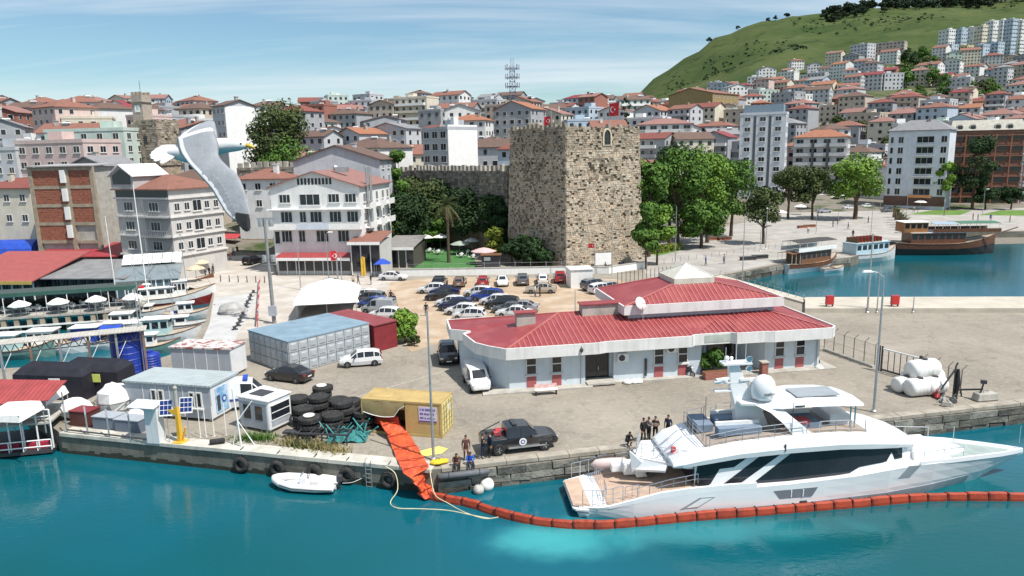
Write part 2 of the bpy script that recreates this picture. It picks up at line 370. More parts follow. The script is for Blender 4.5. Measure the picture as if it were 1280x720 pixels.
# ---- coping slabs along the waterside edge (pieces of the quay)
quay = bpy.data.objects['quay']
m_cope = M('coping_concrete',(.50,.48,.42),.85,var=.25,scale=.8,bump=.3,bscale=8,streak=.1)
rnd = random.Random(3)
def coping(p,q,inset,width,zt,l=2.4):
    d = (q-p);n = int(d.length/l);d.normalize();nrm = Vector((-d.y,d.x,0));ang = math.atan2(d.y,d.x)
    st = (q-p).length/n
    for i in range(n):
        c = p + d*((i+.5)*st) + nrm*(width/2-inset)
        s = MB();s.box((0,0,0),(st-.03,width,.28));s.build('coping_slab',m_cope,quay,(c.x,c.y,zt-.14+rnd.uniform(-.012,.012)),ang + rnd.uniform(-.004,.004),bevel=.02)
coping(A,B,.12,1.25,.055)
m_cope = M('worn_coping',(.33,.30,.25),.9,var=.3,scale=.9,bump=.4,bscale=8,streak=.2)
coping(B + dBC*.6,C_ + dBC*6,.08,.75,.035,2.1)
# ---- rough stone courses of the quay wall
m_stone = attr_mat('quay_stone',.92,.9,5,.3,1.5)
def courses(p,q,zs,out,lmin,lmax,name='stone_block'):
    d = (q-p);L_ = d.length;d.normalize();nrm = Vector((d.y,-d.x,0));ang = math.atan2(d.y,d.x)
    for k in range(len(zs)-1):
        t = -rnd.uniform(0,.8)
        while t < L_:
            l = rnd.uniform(lmin,lmax);a,b_ = max(t,0),min(t+l,L_);t += l
            if b_-a < .25: continue
            h = zs[k+1]-zs[k];c = p + d*((a+b_)/2) + nrm*(out/2 + rnd.uniform(-.05,.05))
            s = MB();v = rnd.uniform(.09,.25)*(.55 if k == 0 else 1);s.tone = (v*1.05,v,v*.86)
            s.box((0,0,0),(b_-a-.06,.5,h-.06))
            s.v = [(x+rnd.uniform(-.05,.05),y+rnd.uniform(-.06,.06),z+rnd.uniform(-.035,.035)) for x,y,z in s.v]
            s.build(name,m_stone,quay,(c.x,c.y,(zs[k]+zs[k+1])/2),ang)
courses(B + dBC*.3,C_ + dBC*6,(-1.9,-1.32,-.8,-.25),.0,1.2,2.6)
m_weed = M('tide_weed',(.03,.035,.022),.7,var=.4,scale=3,bump=.5)
s = MB();nA = Vector((dAB.y,-dAB.x,0));
for i in range(60):   # weed band at the waterline of the concrete wall
    a = A.lerp(B,i/60);b_ = A.lerp(B,(i+1)/60);h = -1.25 + rnd.uniform(-.15,.18)
    s.quad(*(Vector((v.x,v.y,0)) + nA*.01 + Vector((0,0,z)) for v,z in ((a,-2),(b_,-2),(b_,h),(a,h))))
o = s.build('waterline_weed',m_weed,quay);o['kind'] = 'stuff'
# ---- inner basin parapet on the right
rp0,rp1 = P(1005,392),P(1420,392)
s = MB();pl = [P(1006,376.5),P(1700,375),P(1700,391),P(1006,391)]
s.prism([(p.x,p.y) for p in pl],-.5,.55)
o = s.build('inner_quay_wall',M('pale_quay',(.47,.43,.36),.9,var=.15,scale=.4,bump=.25,streak=.2));struct(o)
s = MB();pl = [P(893,348),P(901,345.5),P(1010,376),P(1004,380)];s.prism([(p.x,p.y) for p in pl],-.2,.25)
tag(s.build('kerb_wall',M('pale_quay',(.47,.43,.36))),'low white kerb wall running from promenade corner to inner quay','kerb')
# stone courses along the far promenade edge
for a,b_ in ((P(897,345),P(971,331)),(P(971,331),P(1062,322))):
    courses(a,b_,(-1.7,-.9,-.15),.1,1.5,3.0)
# ---- terrain behind the waterfront
COLS = [-700,-300,0,150,300,450,640,760,820,860,900,950,1000,1100,1180,1280,1500,2000]
TD = {  # distance : heights across the columns
 0:    [-6]*18,118: [-6]*18,
 138:  [.5,.5,.5,.3,-1,-1,-1.2,-1.5,-2,-2,-2,-2,-2,-2,-2,-2,-2,-2],
 168:  [8,8,8,7,3,2.5,2,1,-.3,-1,-1,-1,-1,-1,-1,-1,-1,-1],
 205:  [17,17,17,15,10,8.5,8,5,2,.5,-.5,-.5,-.5,-.5,-.5,-.5,-.5,-.5],
 260:  [27,27,27,26,22,19,18,15,12,10,6,4,3,3,3,3,3,3],
 340:  [34,34,34,34,32,30,29,27,24,22,20,19,19,19,20,22,24,24],
 450:  [36,36,36,37,38,39,40,37,34,33,32,32,33,34,36,37,38,38],
 600:  [30,30,30,31,33,36,38,40,43,46,50,53,56,62,63,63,66,66],
 900:  [10,10,10,10,12,15,20,40,66,76,88,102,110,124,120,112,110,110],
 1300: [-5,-5,-5,-5,-5,-5,0,45,105,125,148,174,190,208,222,230,235,235],
 1700: [-5,-5,-5,-5,-5,-5,-5,40,172,220,262,294,305,315,323,328,340,350],
 2300: [-5,-5,-5,-5,-5,-5,-5,0,150,190,230,280,330,370,400,420,430,440],
 3000: [-5]*18}
TK = sorted(TD)
def colpx(x,y): return 640 + FPX*1.018*x/max(y,1)
def tz(x,y,rough=True):
    c = min(max(colpx(x,y),COLS[0]),COLS[-1]-.01)
    i = max(k for k in range(len(COLS)-1) if COLS[k] <= c);u = (c-COLS[i])/(COLS[i+1]-COLS[i]);u = u*u*(3-2*u)
    yy = min(max(y,0),2999);j = max(k for k in range(len(TK)-1) if TK[k] <= yy);t = (yy-TK[j])/(TK[j+1]-TK[j])
    a,b_ = TD[TK[j]],TD[TK[j+1]]
    z = (a[i]*(1-u)+a[i+1]*u)*(1-t) + (b_[i]*(1-u)+b_[i+1]*u)*t
    if rough and y > 500: 
        k = min(1,(y-500)/500)*min(1,max(0,z/40))
        z += k*(5*math.sin(x*.021+y*.008)*math.cos(y*.013+1.3) + 3*math.sin(x*.047-1)*math.sin(y*.029+x*.01) + 1.6*math.sin(x*.11+y*.05))
    return z
s = MB();ys = []
y = 112.0
while y < 3000: ys.append(y);y *= 1.028
nx = 150
for j,y in enumerate(ys):
    for i in range(nx+1):
        x = (-1150 + 2600*i/nx)*y*1.05/900
        s.v.append((x,y,tz(x,y)))
for j in range(len(ys)-1):
    for i in range(nx):
        a = j*(nx+1)+i;s.f.append([a,a+1,a+nx+2,a+nx+1]);s.m.append(0);s.c.append(None)
def hill_mat():
    m = bpy.data.materials.new('grassy_hill');m.use_nodes = True;nt = m.node_tree;L = nt.links.new;b = nt.nodes['Principled BSDF']
    g = nt.nodes.new('ShaderNodeNewGeometry').outputs['Position']
    def noise(s_,d=6): 
        n = nt.nodes.new('ShaderNodeTexNoise');n.inputs['Scale'].default_value = s_;n.inputs['Detail'].default_value = d;n.inputs['Roughness'].default_value = .65;L(g,n.inputs['Vector']);return n.outputs[0]
    def mix(f,a,b_,lo,hi,amt=1):
        r = nt.nodes.new('ShaderNodeMapRange');r.inputs[1].default_value = lo;r.inputs[2].default_value = hi;r.inputs[4].default_value = amt;L(f,r.inputs[0])
        x = nt.nodes.new('ShaderNodeMix');x.data_type = 'RGBA';L(r.outputs[0],x.inputs[0])
        for k,v in ((6,a),(7,b_)):
            if isinstance(v,tuple): x.inputs[k].default_value = (*v,1)
            else: L(v,x.inputs[k])
        return x.outputs[2]
    c = mix(noise(.006),(.042,.068,.020),(.078,.098,.034),.38,.6)
    c = mix(noise(.028),c,(.022,.048,.014),.54,.66,.85)
    c = mix(noise(.045),c,(.27,.22,.13),.66,.74,.7)
    c = mix(noise(.3),c,(.03,.06,.015),.5,.75,.5)
    # streets and yards between the houses of the town
    sp = nt.nodes.new('ShaderNodeSeparateXYZ');L(g,sp.inputs[0]);ad = nt.nodes.new('ShaderNodeMath');ad.operation = 'MULTIPLY_ADD';L(noise(.02,3),ad.inputs[0]);ad.inputs[1].default_value = 260;L(sp.outputs[1],ad.inputs[2])
    tr_ = nt.nodes.new('ShaderNodeMapRange');tr_.inputs[1].default_value = 560;tr_.inputs[2].default_value = 760;tr_.inputs[3].default_value = 1;tr_.inputs[4].default_value = 0;L(ad.outputs[0],tr_.inputs[0])
    tw2 = mix(noise(.08),(.20,.18,.15),(.05,.075,.025),.5,.62)
    xx = nt.nodes.new('ShaderNodeMix');xx.data_type = 'RGBA';L(tr_.outputs[0],xx.inputs[0]);L(c,xx.inputs[6]);L(tw2,xx.inputs[7]);c = xx.outputs[2]
    L(c,b.inputs['Base Color']);b.inputs['Roughness'].default_value = 1;b.inputs['Specular IOR Level'].default_value = .1
    bp = nt.nodes.new('ShaderNodeBump');bp.inputs['Strength'].default_value = .6;bp.inputs['Distance'].default_value = 2.5;L(noise(.08),bp.inputs['Height']);L(bp.outputs[0],b.inputs['Normal'])
    return m
m_hill = hill_mat()
struct(s.build('hill',m_hill,smooth=True,fix=False))
def on_terrain(px,py,lo=120,hi=2800):
    d = ray(px,py);y = lo
    while y < hi:
        t = y/d.y;z = CAMZ + d.z*t
        if z <= tz(d.x*t,y): return Vector((d.x*t,y,tz(d.x*t,y)))
        y *= 1.004
    return None
# ================================================================== BUILDINGS
def wallm(c,streak=.22): return M('render_' + str(c),c,.85,var=.1,scale=.5,bump=.12,bscale=10,streak=streak)
ROOFS = {'red': (.20,.062,.048),'orange': (.30,.125,.07),'brown': (.13,.08,.062),'crimson': (.21,.04,.045),'terracotta': (.225,.10,.072),'grey': (.22,.22,.23),'rose': (.26,.135,.115),'cream': (.5,.47,.4)}
def roofm(k): return M('roof_' + k,ROOFS[k],.8,var=.3,scale=.9,second=tuple(c*.62 for c in ROOFS[k]),mixlo=.5,mixhi=.8,bump=.5,bscale=4)
WALLS = {'white': (.66,.66,.65),'cream': (.60,.55,.45),'pale grey': (.48,.49,.51),'pink': (.56,.44,.41),'pale blue': (.40,.48,.56),'yellow': (.58,.48,.28),'mint': (.50,.58,.53),'beige': (.47,.41,.34),'grey': (.33,.34,.36),'lilac': (.50,.48,.56),'brick red': (.30,.13,.10)}
m_frame = M('window_frame_white',(.62,.62,.6),.5,var=.05)
m_framed = M('window_frame_brown',(.10,.06,.04),.5,var=.1)
_win = {}
def win_mesh(w,h,nm=2,dark=False,sill=True,glass=None):
    k = (round(w,2),round(h,2),nm,dark,sill,glass)
    if k in _win: return _win[k]
    s = MB();t = .09
    s.bx(-w/2+t,w/2-t,-.035,.05,t,h-t,1)
    s.bx(-w/2,w/2,-.08,.05,0,t,0);s.bx(-w/2,w/2,-.08,.05,h-t,h,0)
    s.bx(-w/2,-w/2+t,-.08,.05,t,h-t,0);s.bx(w/2-t,w/2,-.08,.05,t,h-t,0)
    for i in range(1,nm): x = -w/2 + w*i/nm;s.bx(x-.035,x+.035,-.075,.04,t,h-t,0)
    if sill: s.bx(-w/2-.1,w/2+.1,-.2,.03,-.1,-.005,0)
    me = s.mesh('window',[m_framed if dark else m_frame,{None: m_glass,'blue': m_glassb}[glass]]);_win[k] = me;return me
def hip_roof(s,w,d,h,rise,ov=.5,gable=None,th=.18):
    x0,x1,y0,y1 = -w/2-ov,w/2+ov,-ov,d+ov
    if gable == 'x':     # ridge parallel to the front
        ym = d/2;a = [(x0,y0,h),(x1,y0,h),(x1,y1,h),(x0,y1,h),(x0,ym,h+rise),(x1,ym,h+rise)]
        s.add(a,[(0,1,5,4),(2,3,4,5)]);s.add([(p[0],p[1],p[2]-th) for p in a],[(4,5,1,0),(5,4,3,2)])
        s.add([a[0],a[1],(x1,y0,h-th),(x0,y0,h-th)],[(3,2,1,0)])
        s.add([(x0+ov,0,h-.02),(x0+ov,d,h-.02),(x0+ov,ym,h+rise-.12),(x1-ov,0,h-.02),(x1-ov,d,h-.02),(x1-ov,ym,h+rise-.12)],[(0,2,1),(3,4,5)],1)
        s.add([a[0],a[4],(x0,ym,h+rise-th),(x0,y0,h-th),a[3],(x0,y1,h-th)],[(0,1,2,3),(1,4,5,2)]);s.add([a[1],a[5],(x1,ym,h+rise-th),(x1,y0,h-th),a[2],(x1,y1,h-th)],[(3,2,1,0),(2,5,4,1)])
    elif gable == 'y':   # gable end to the front
        a = [(x0,y0,h),(x1,y0,h),(x1,y1,h),(x0,y1,h),(0,y0,h+rise),(0,y1,h+rise)]
        s.add(a,[(0,4,5,3),(1,2,5,4)]);s.add([(p[0],p[1],p[2]-th) for p in a],[(3,5,4,0),(4,5,2,1)])
        s.add([(-w/2,0,h-.02),(w/2,0,h-.02),(0,0,h+rise-.12),(-w/2,d,h-.02),(w/2,d,h-.02),(0,d,h+rise-.12)],[(0,1,2),(4,3,5)],1)
        s.add([a[0],a[4],(0,y0,h+rise-th),(x0,y0,h-th),a[1],(x1,y0,h-th)],[(0,1,2,3),(1,4,5,2)])
        s.add([a[1],a[2],(x1,y1,h-th),(x1,y0,h-th)],[(0,1,2,3)])
    else:
        k = min(w,d)/2;a = [(x0,y0,h),(x1,y0,h),(x1,y1,h),(x0,y1,h)]
        if w >= d: r = [(-w/2+k,d/2,h+rise),(w/2-k+.01,d/2,h+rise)];fs = [(0,1,5,4),(1,2,5),(2,3,4,5),(3,0,4)]
        else: r = [(0,k,h+rise),(0,d-k+.01,h+rise)];fs = [(0,1,4),(1,2,5,4),(2,3,5),(3,0,4,5)]
        s.add(a+r,fs);s.bx(x0,x1,y0,y1,h-th,h-.003)
def house(label,fc,w,d,h,rz=0.0,wall='white',roof='hip',rcol='red',storeys=4,cols=4,side=3,near=False,group=None,name='house',cat='house',rise=None,balc=0,blank='',wins=None,swins=None,frame=False,wh=1.35,ww=1.25,base=5,dark=False,chim=True,lside=None,rng=None):
    r = rng or random;root = thing(name,label,cat,fc,rz,group)
    wm = wallm(WALLS.get(wall,wall) if isinstance(wall,str) else wall)
    s = MB();s.bx(-w/2,w/2,0,d,-base,h);s.build('wall',wm,root)
    fh = h/storeys
    # roof
    s = MB();rise = rise if rise is not None else min(w,d)*.22
    if roof == 'flat':
        s.bx(-w/2-.12,w/2+.12,-.12,.18,h+.003,h+.75);s.bx(-w/2-.12,w/2+.12,d-.18,d+.12,h+.003,h+.75);s.bx(-w/2-.12,-w/2+.18,.18,d-.18,h+.003,h+.75);s.bx(w/2-.18,w/2+.12,.18,d-.18,h+.003,h+.75)
        a = r.uniform(-.2,.2)*w;s.bx(a-1.8,a+1.8,d*.45,d*.45+3.2,h+.003,h+2.5)
        rf = s.build('roof',wm,root)
    else:
        hip_roof(s,w,d,h,rise,gable={'gx': 'x','gy': 'y'}.get(roof));rf = s.build('roof',[roofm(rcol),wm],root,fix=False)
    if chim and roof != 'flat':
        s = MB();cx,cy = r.uniform(-.3,.3)*w,d*r.uniform(.3,.65);s.box((cx,cy,h+rise*.55+.6),(.8,.8,1.9));s.box((cx,cy,h+rise*.55+1.62),(1.0,1.0,.14));s.build('chimney',m_conc if r.random() < .5 else wm,rf)
    if r.random() < .55 and not near and h < 25:
        s = MB();cx,cy,cz = r.uniform(-.3,.3)*w,d*.35,h + (rise*.5 if roof != 'flat' else 0)
        s.slab([(cx-.9,cy-.7,cz+.2),(cx+.9,cy-.7,cz+.2),(cx+.9,cy+.4,cz+1.0),(cx-.9,cy+.4,cz+1.0)],.06,1);s.lathe([(.28,-1),(.28,1)],8,(cx,cy+.6,cz+1.2),0,'x');s.box((cx,cy+.5,cz+.4),(1.6,.3,1.1),0,1)
        s.build('solar_heater',[m_white,m_dark],rf)
    # windows
    jobs = []
    if wins is None:
        if 'f' not in blank:
            for k in range(storeys):
                for c in range(cols): jobs.append(('f',-w/2 + w*(c+.5)/cols,k*fh + fh*.32))
    else: jobs += [('f',)+tuple(q) for q in wins]
    if swins is None:
        if 'r' not in blank and side:
            for k in range(storeys):
                for c in range(side): jobs.append(('r',d*(c+.5)/side,k*fh + fh*.32))
        if 'l' not in blank and (side if lside is None else lside):
            n = side if lside is None else lside
            for k in range(storeys):
                for c in range(n): jobs.append(('l',d*(c+.5)/n,k*fh + fh*.32))
    else: jobs += [('r',)+tuple(q) for q in swins]
    if near:
        for j in jobs:
            f,u,z = j[:3];a = j[3] if len(j) > 3 else ww;b = j[4] if len(j) > 4 else wh;nm = j[5] if len(j) > 5 else 2
            me = win_mesh(a,b,nm,dark)
            loc,rot = {'f': ((u,0,z),0),'r': ((w/2,u,z),math.pi/2),'l': ((-w/2,d-u,z),-math.pi/2)}[f]
            place('window',me,root,loc,rot)
    elif jobs:
        s = MB()
        for f,u,z,*e in jobs:
            if r.random() < .06: continue
            a = (e[0] if e else ww)*r.uniform(.8,1.15)/2;b = e[1] if len(e) > 1 else wh*r.uniform(.9,1.1)
            def bb(p,q,z0,z1,o,mi):
                if f == 'f': s.bx(p,q,-o,.02,z0,z1,mi)
                elif f == 'r': s.bx(w/2-.02,w/2+o,p,q,z0,z1,mi)
                else: s.bx(-w/2-o,-w/2+.02,p,q,z0,z1,mi)
            if frame: bb(u-a-.14,u+a+.14,z-.14,z+b+.14,.05,1)
            bb(u-a,u+a,z,z+b,.09,0)
        o = s.build('windows',[m_glass,m_frame],root,fix=False);o['kind'] = 'stuff'
    if balc:
        for k in range(1,storeys):
            z = k*fh;s = MB();a = -w/2*balc;b = w/2*balc
            s.bx(a,b,-1.25,-.003,z-.16,z+.02);s.bx(a,b,-1.25,-1.15,z+.02,z+.95);s.bx(a,a+.1,-1.15,0,z+.02,z+.95);s.bx(b-.1,b,-1.15,0,z+.02,z+.95)
            s.build('balcony',wm if r.random() < .6 else m_white,root)
    return root
def fl_place(px,py,w,rz,z=0.0,D=None):
    p = at(px,py,D) if D else P(px,py,z)
    return (p.x + math.cos(rz)*w/2,p.y + math.sin(rz)*w/2,p.z)
boxes = []     # ground already taken by hand-placed buildings: (x, y, radius)
def took(root,rad): boxes.append((root.location.x,root.location.y,rad));return root

# ------------------------------------------------------------------ castle tower
def stonework(s,p0,p1,p2,p3,n,rndm,tone,skip=None,hmin=.36,hmax=.58,lmin=.35,lmax=1.1):
    """courses of stones over the quad p0 p1 (bottom) p2 p3 (top), proud along n"""
    H = (p3-p0).length;z = 0.0
    while z < H-.1:
        h = rndm.uniform(hmin,hmax);t0,t1 = z/H,min(1,(z+h)/H);a0,b0 = p0.lerp(p3,t0),p1.lerp(p2,t0);a1,b1 = p0.lerp(p3,t1),p1.lerp(p2,t1)
        W = (b0-a0).length;x = -rndm.uniform(0,.4)
        while x < W:
            l = rndm.uniform(lmin,lmax);u0,u1 = max(0,x+.018)/W,min(W,x+l-.018)/W;x += l
            if u1-u0 < .008: continue
            o = rndm.uniform(.03,.14);tn = tone(t0,(u0+u1)/2,rndm)
            if skip and skip(t0,(u0+u1)/2,rndm): continue
            g = .018*(h/.45)
            q = [a0.lerp(b0,u0),a0.lerp(b0,u1),a1.lerp(b1,u1),a1.lerp(b1,u0)]
            up = (a1-a0).normalized()*g;q[0] = q[0]+up;q[1] = q[1]+up;q[2] = q[2]-up;q[3] = q[3]-up
            s.tone = tn;f = [v + n*o + Vector((rndm.uniform(-.03,.03),rndm.uniform(-.03,.03),rndm.uniform(-.03,.03))) for v in q];bk = [v - n*.3 for v in q]
            s.add(bk+f,[(4,5,6,7),(0,1,5,4),(1,2,6,5),(2,3,7,6),(3,0,4,7)])
        z += h
m_mortar = M('old_mortar',(.33,.265,.195),.95,var=.35,scale=.9,bump=.6,bscale=3,streak=.3)
m_castle = attr_mat('castle_stone',.95,.6,4,.28,.7)
tp = P(708,337);TZ = R(34);th = 23.6;tw_ = 17.6
tower = thing('castle_tower','massive square stone fortress tower with arched window rising above the car park','tower',(tp.x,tp.y,0),TZ)
def tc(x,y,z):    # local corner: front-left at the origin, battered towards the top
    k = 1 - .075*z/th;c = tw_/2
    return Vector((c+(x-c)*k,c+(y-c)*k,z))
ci = .26;s = MB();s.loft([[tc(ci,ci,z_),tc(tw_-ci,ci,z_),tc(tw_-ci,tw_-ci,z_),tc(ci,tw_-ci,z_)] for z_ in (-1,th-.6)])
s.build('wall_core',m_mortar,tower)
rt = random.Random(11)
def tone_front(t,u,r):
    v = r.uniform(.34,.44) if r.random() > .08 else r.uniform(.18,.28)
    if t > .82: v *= .82
    if .60 < t < .76 and .28 < u < .62 and r.random() < .45: v *= .5
    w_ = r.uniform(-.02,.03);return (v*1.06+w_,v*.9,v*.70-w_*.5)
def hole(t,u,r):
    if .855 < t < .965 and .475 < u < .60: return True
    return r.random() < (.05 if t < .3 else .11) or (t > .955 and r.random() < .25) or (.66 < t < .72 and .3 < u < .6 and r.random() < .35)
s = MB()
for a,b in (((0,0),(tw_,0)),((tw_,0),(tw_,tw_)),((tw_,tw_),(0,tw_)),((0,tw_),(0,0))):
    p0,p1,p2,p3 = tc(*a,0),tc(*b,0),tc(*b,th),tc(*a,th);n = (p1-p0).cross(p3-p0).normalized()
    stonework(s,p0,p1,p2,p3,n,rt,tone_front,hole if a == (0,0) else (lambda t,u,r: r.random() < .21),.27,.44,.28,.85)  # more missing stones on the other faces, added to darken the shaded side
o = s.build('stonework',m_castle,tower,fix=False);o['kind'] = 'stuff'
s = MB();
for i in range(13):   # broken battlement
    for (a,b) in (((0,0),(tw_,0)),((0,tw_),(0,0))):
        if a == (0,0) and rt.random() < .35: continue
        p = tc(*a,th-.3).lerp(tc(*b,th-.3),(i+.5)/13);v = rt.uniform(.2,.32);s = MB();s.tone = (v*1.08,v*.95,v*.78)
        hh = rt.uniform(.5,1.0) if a != (0,0) else rt.uniform(.2,.7);s.box((0,0,hh/2-.1),(.7,.62,hh+.2));s.v = [(x+rt.uniform(-.06,.06),y+rt.uniform(-.06,.06),z+rt.uniform(-.06,.06)) for x,y,z in s.v]
        s.build('merlon',m_castle,tower,(p.x+.25 if a != (0,0) else p.x,p.y+.25 if a == (0,0) else p.y,p.z),0 if a == (0,0) else math.pi/2)
# arched window on the lit face
def arch(w,h,n=10): return [(-w/2,0)] + [(w/2,0)] + [(w/2*math.cos(t*math.pi/n),h-w*.75 + w*.75*math.sin(t*math.pi/n)) for t in range(n+1)]
cw = tc(tw_*.535,0,th*.862)
s = MB();o1 = arch(2.0,2.9);o2 = arch(1.45,2.5)
for i in range(len(o1)):
    j = (i+1) % len(o1)
    s.add([(o1[i][0],-.22,o1[i][1]),(o1[j][0],-.22,o1[j][1]),(o2[j][0],-.22,o2[j][1]+.12),(o2[i][0],-.22,o2[i][1]+.12),(o1[i][0],.1,o1[i][1]),(o1[j][0],.1,o1[j][1]),(o2[j][0],.1,o2[j][1]+.12),(o2[i][0],.1,o2[i][1]+.12)],[(0,1,2,3),(0,4,5,1),(3,2,6,7)])
wf = s.build('arched_window',M('pale_ashlar',(.55,.48,.36),.85,var=.15,scale=3,bump=.3),tower,cw)
s = MB();s.add([(x,-.02,z+.12) for x,z in o2],[list(range(len(o2)))]);s.build('pane',m_glass,wf)
s = MB()
for x in (-.35,0,.35): s.bx(x-.025,x+.025,-.06,-.025,.15,2.3)
for z in (.8,1.5): s.bx(-.68,.68,-.07,-.03,z-.03,z+.03)
s.build('glazing_bars',m_dark,wf)
boxes.append((tp.x+5,tp.y+9,14))
# tower foot board and small white panel
# ------------------------------------------------------------------ castle curtain wall with battlements
def curtain(name,label,px0,px1,row0,row1,D0,D1,base,seed):
    r = random.Random(seed);a,b = at(px0,row0,D0),at(px1,row1,D1);root = thing(name,label,'wall',(a.x,a.y,0),math.atan2(b.y-a.y,b.x-a.x));L_ = (b.xy-a.xy).length
    dz = (b.z-a.z)/L_
    s = MB();s.loft([[(0,.2,base),(L_,.2,base),(L_,2.2,base),(0,2.2,base)],[(0,.2,a.z),(L_,.2,b.z),(L_,2.2,b.z),(0,2.2,a.z)]]);s.build('wall_core',m_mortar,root)
    s = MB();stonework(s,Vector((0,0,max(base,a.z-11))),Vector((L_,0,max(base,a.z-11))),Vector((L_,0,b.z)),Vector((0,0,a.z)),Vector((0,-1,0)),r,lambda t,u,q: (lambda v: (v*1.05,v*.93,v*.78))(q.uniform(.14,.30)),lambda t,u,q: q.random() < .08,.45,.7,.5,1.4)
    o = s.build('stonework',m_castle,root,fix=False);o['kind'] = 'stuff'
    x = .6
    while x < L_-.6:
        s = MB();v = r.uniform(.30,.44);s.tone = (v*1.06,v*.97,v*.84);hh = r.uniform(.95,1.25);s.box((0,0,hh/2-.05),(.85,.75,hh+.1));s.v = [(X+r.uniform(-.05,.05),Y+r.uniform(-.05,.05),Z+r.uniform(-.05,.05)) for X,Y,Z in s.v]
        s.build('merlon',m_castle,root,(x,.45,a.z+dz*x));x += 1.5
    return root
curtain('castle_wall','crenellated stone curtain wall joining the castle tower above the palm tree',520,634,213,214,166,137,-1,21)
curtain('castle_wall','short crenellated stone wall behind the grey house gable and leafy tree',478,519,219,212,174,167,-1,22)
curtain('castle_wall','crenellated stone wall stretch behind the white hotel and tall dark tree',296,372,210,208,158,156,0,23)
boxes.append((-16,160,13));boxes.append((-4,148,12));boxes.append((-45,158,10))

# ------------------------------------------------------------------ hand-placed waterfront buildings
# apartment block on the left, six storeys with gabled attic and loggias
rz = -.42;wA = 12.2;c = fl_place(157,346,wA,rz)
wl = [(-3.3,z,2.1,1.5,3) for z in (4.9,8.1,11.3)]
ap = took(house('grey six-storey apartment block with gabled loggias behind the harbour cafe',c,wA,11,14.9,rz,(.50,.48,.46),'hip','terracotta',5,3,0,near=True,wins=wl,swins=[(u,z,1.1,1.3,2) for z in (4.9,8.1,11.3) for u in (1.4,3.4,7.6,9.6)] + [(5.5,z,1.9,1.9,2) for z in (4.6,7.8,11.0)],rise=2.2,cat='apartment block',name='apartment_block',chim=False),10)
m_ap = wallm((.50,.48,.46))
for z in (4.0,7.2,10.4,13.4):
    s = MB();s.bx(-wA/2-.25,wA/2+.25,-.3,-.003,z-.14,z+.14);s.bx(wA/2+.003,wA/2+.3,-.3,11.2,z-.14,z+.14);s.build('floor_band',wallm((.62,.6,.57)),ap)
for z in (4.14,7.34,10.54):       # flat darker panel in place of a loggia recess, right of the front
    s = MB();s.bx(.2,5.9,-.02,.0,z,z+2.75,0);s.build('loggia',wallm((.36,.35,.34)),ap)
    place('window',win_mesh(2.2,1.5,3),ap,(2.6,-.02,z+.75));
    s = MB();s.bx(.1,6.2,-1.15,-.302,z-.25,z-.16);s.bx(.1,6.2,-1.15,-1.08,z+.85,z+.93)
    for i in range(13): x = .2+i*.49;s.bx(x,x+.04,-1.14,-1.09,z-.16,z+.85)
    s.build('balcony',m_steel,ap)
s = MB();s.bx(-wA/2+.1,wA/2-.1,-.03,-.004,13.55,14.75);s.build('attic_glazing',m_glass,ap)
for x,ww_ in ((-3.2,4.8),(-9.0,4.6)):
    if x < -8: continue
for x in (-3.6,):
    g = MB();g.loft([[(x-2.6,-.5,14.9),(x+2.6,-.5,14.9),(x+2.6,-.5,17.2),(x,-.5,18.7),(x-2.6,-.5,17.2)],[(x-2.6,6,14.9),(x+2.6,6,14.9),(x+2.6,6,17.2),(x,6,18.7),(x-2.6,6,17.2)]]);d_ = g.build('dormer',wallm((.42,.4,.39)),ap)
    g = MB();g.loft([[(x-2.1,-.55,15.7),(x+2.1,-.55,15.7),(x+2.1,-.55,17.1),(x,-.55,18.2),(x-2.1,-.55,17.1)],[(x-2.1,-.51,15.7),(x+2.1,-.51,15.7),(x+2.1,-.51,17.1),(x,-.51,18.2),(x-2.1,-.51,17.1)]]);g.build('dormer_glazing',m_glass,d_)
    g = MB();g.slab([(x-3.1,-.9,17.0),(x,-.9,18.95),(x,6.4,18.95),(x-3.1,6.4,17.0)],.14);g.slab([(x,-.9,18.95),(x+3.1,-.9,17.0),(x+3.1,6.4,17.0),(x,6.4,18.95)],.14);g.build('dormer_roof',m_white,d_)
s = MB();s.bx(-wA/2+.4,wA/2-.4,-.02,-.004,.2,3.4);s.build('shop_front',m_glass,ap)
# twin gabled house just behind the block
hh = at(120,300,139);took(house('dark gabled house with veranda squeezed beside the grey apartment block',(hh.x,hh.y,hh.z),8.5,9,14,-.2,(.30,.28,.27),'gy','grey',4,2,2,near=True,ww=2.4,wh=1.5,rise=2.0,base=8),7)
# unfinished brick building
rz = -.12;wB = 11.6;D_ = 128;c = at(50,302,D_);c = (c.x + math.cos(rz)*wB/2,c.y + math.sin(rz)*wB/2,c.z);hB = 13.2
br = took(thing('unfinished_building','unfinished concrete frame building with bare red brick infill walls','building',c,rz),9)
s = MB();s.bx(-wB/2+.2,wB/2-.2,.25,6.5,-6,hB-.2);s.build('wall_core',m_conc,br)
m_brickp = M('hollow_brick',(.31,.115,.072),.9,var=.25,scale=2,bump=.5,bscale=9,streak=.25)
m_frm = M('raw_concrete_frame',(.33,.28,.21),.9,var=.25,scale=1,bump=.3,streak=.3)
xs = [-wB/2,1.1,wB/2];zs = [hB-3.2*k for k in range(5)]
for k in range(5):
    s = MB();s.bx(-wB/2,wB/2,-.1,.3,zs[k]-.75,zs[k]-.2);s.build('beam',m_frm,br)
for x in xs:
    s = MB();s.bx(x-.38,x+.38,-.14,.3,-4,hB-.1);s.build('column',m_frm,br)
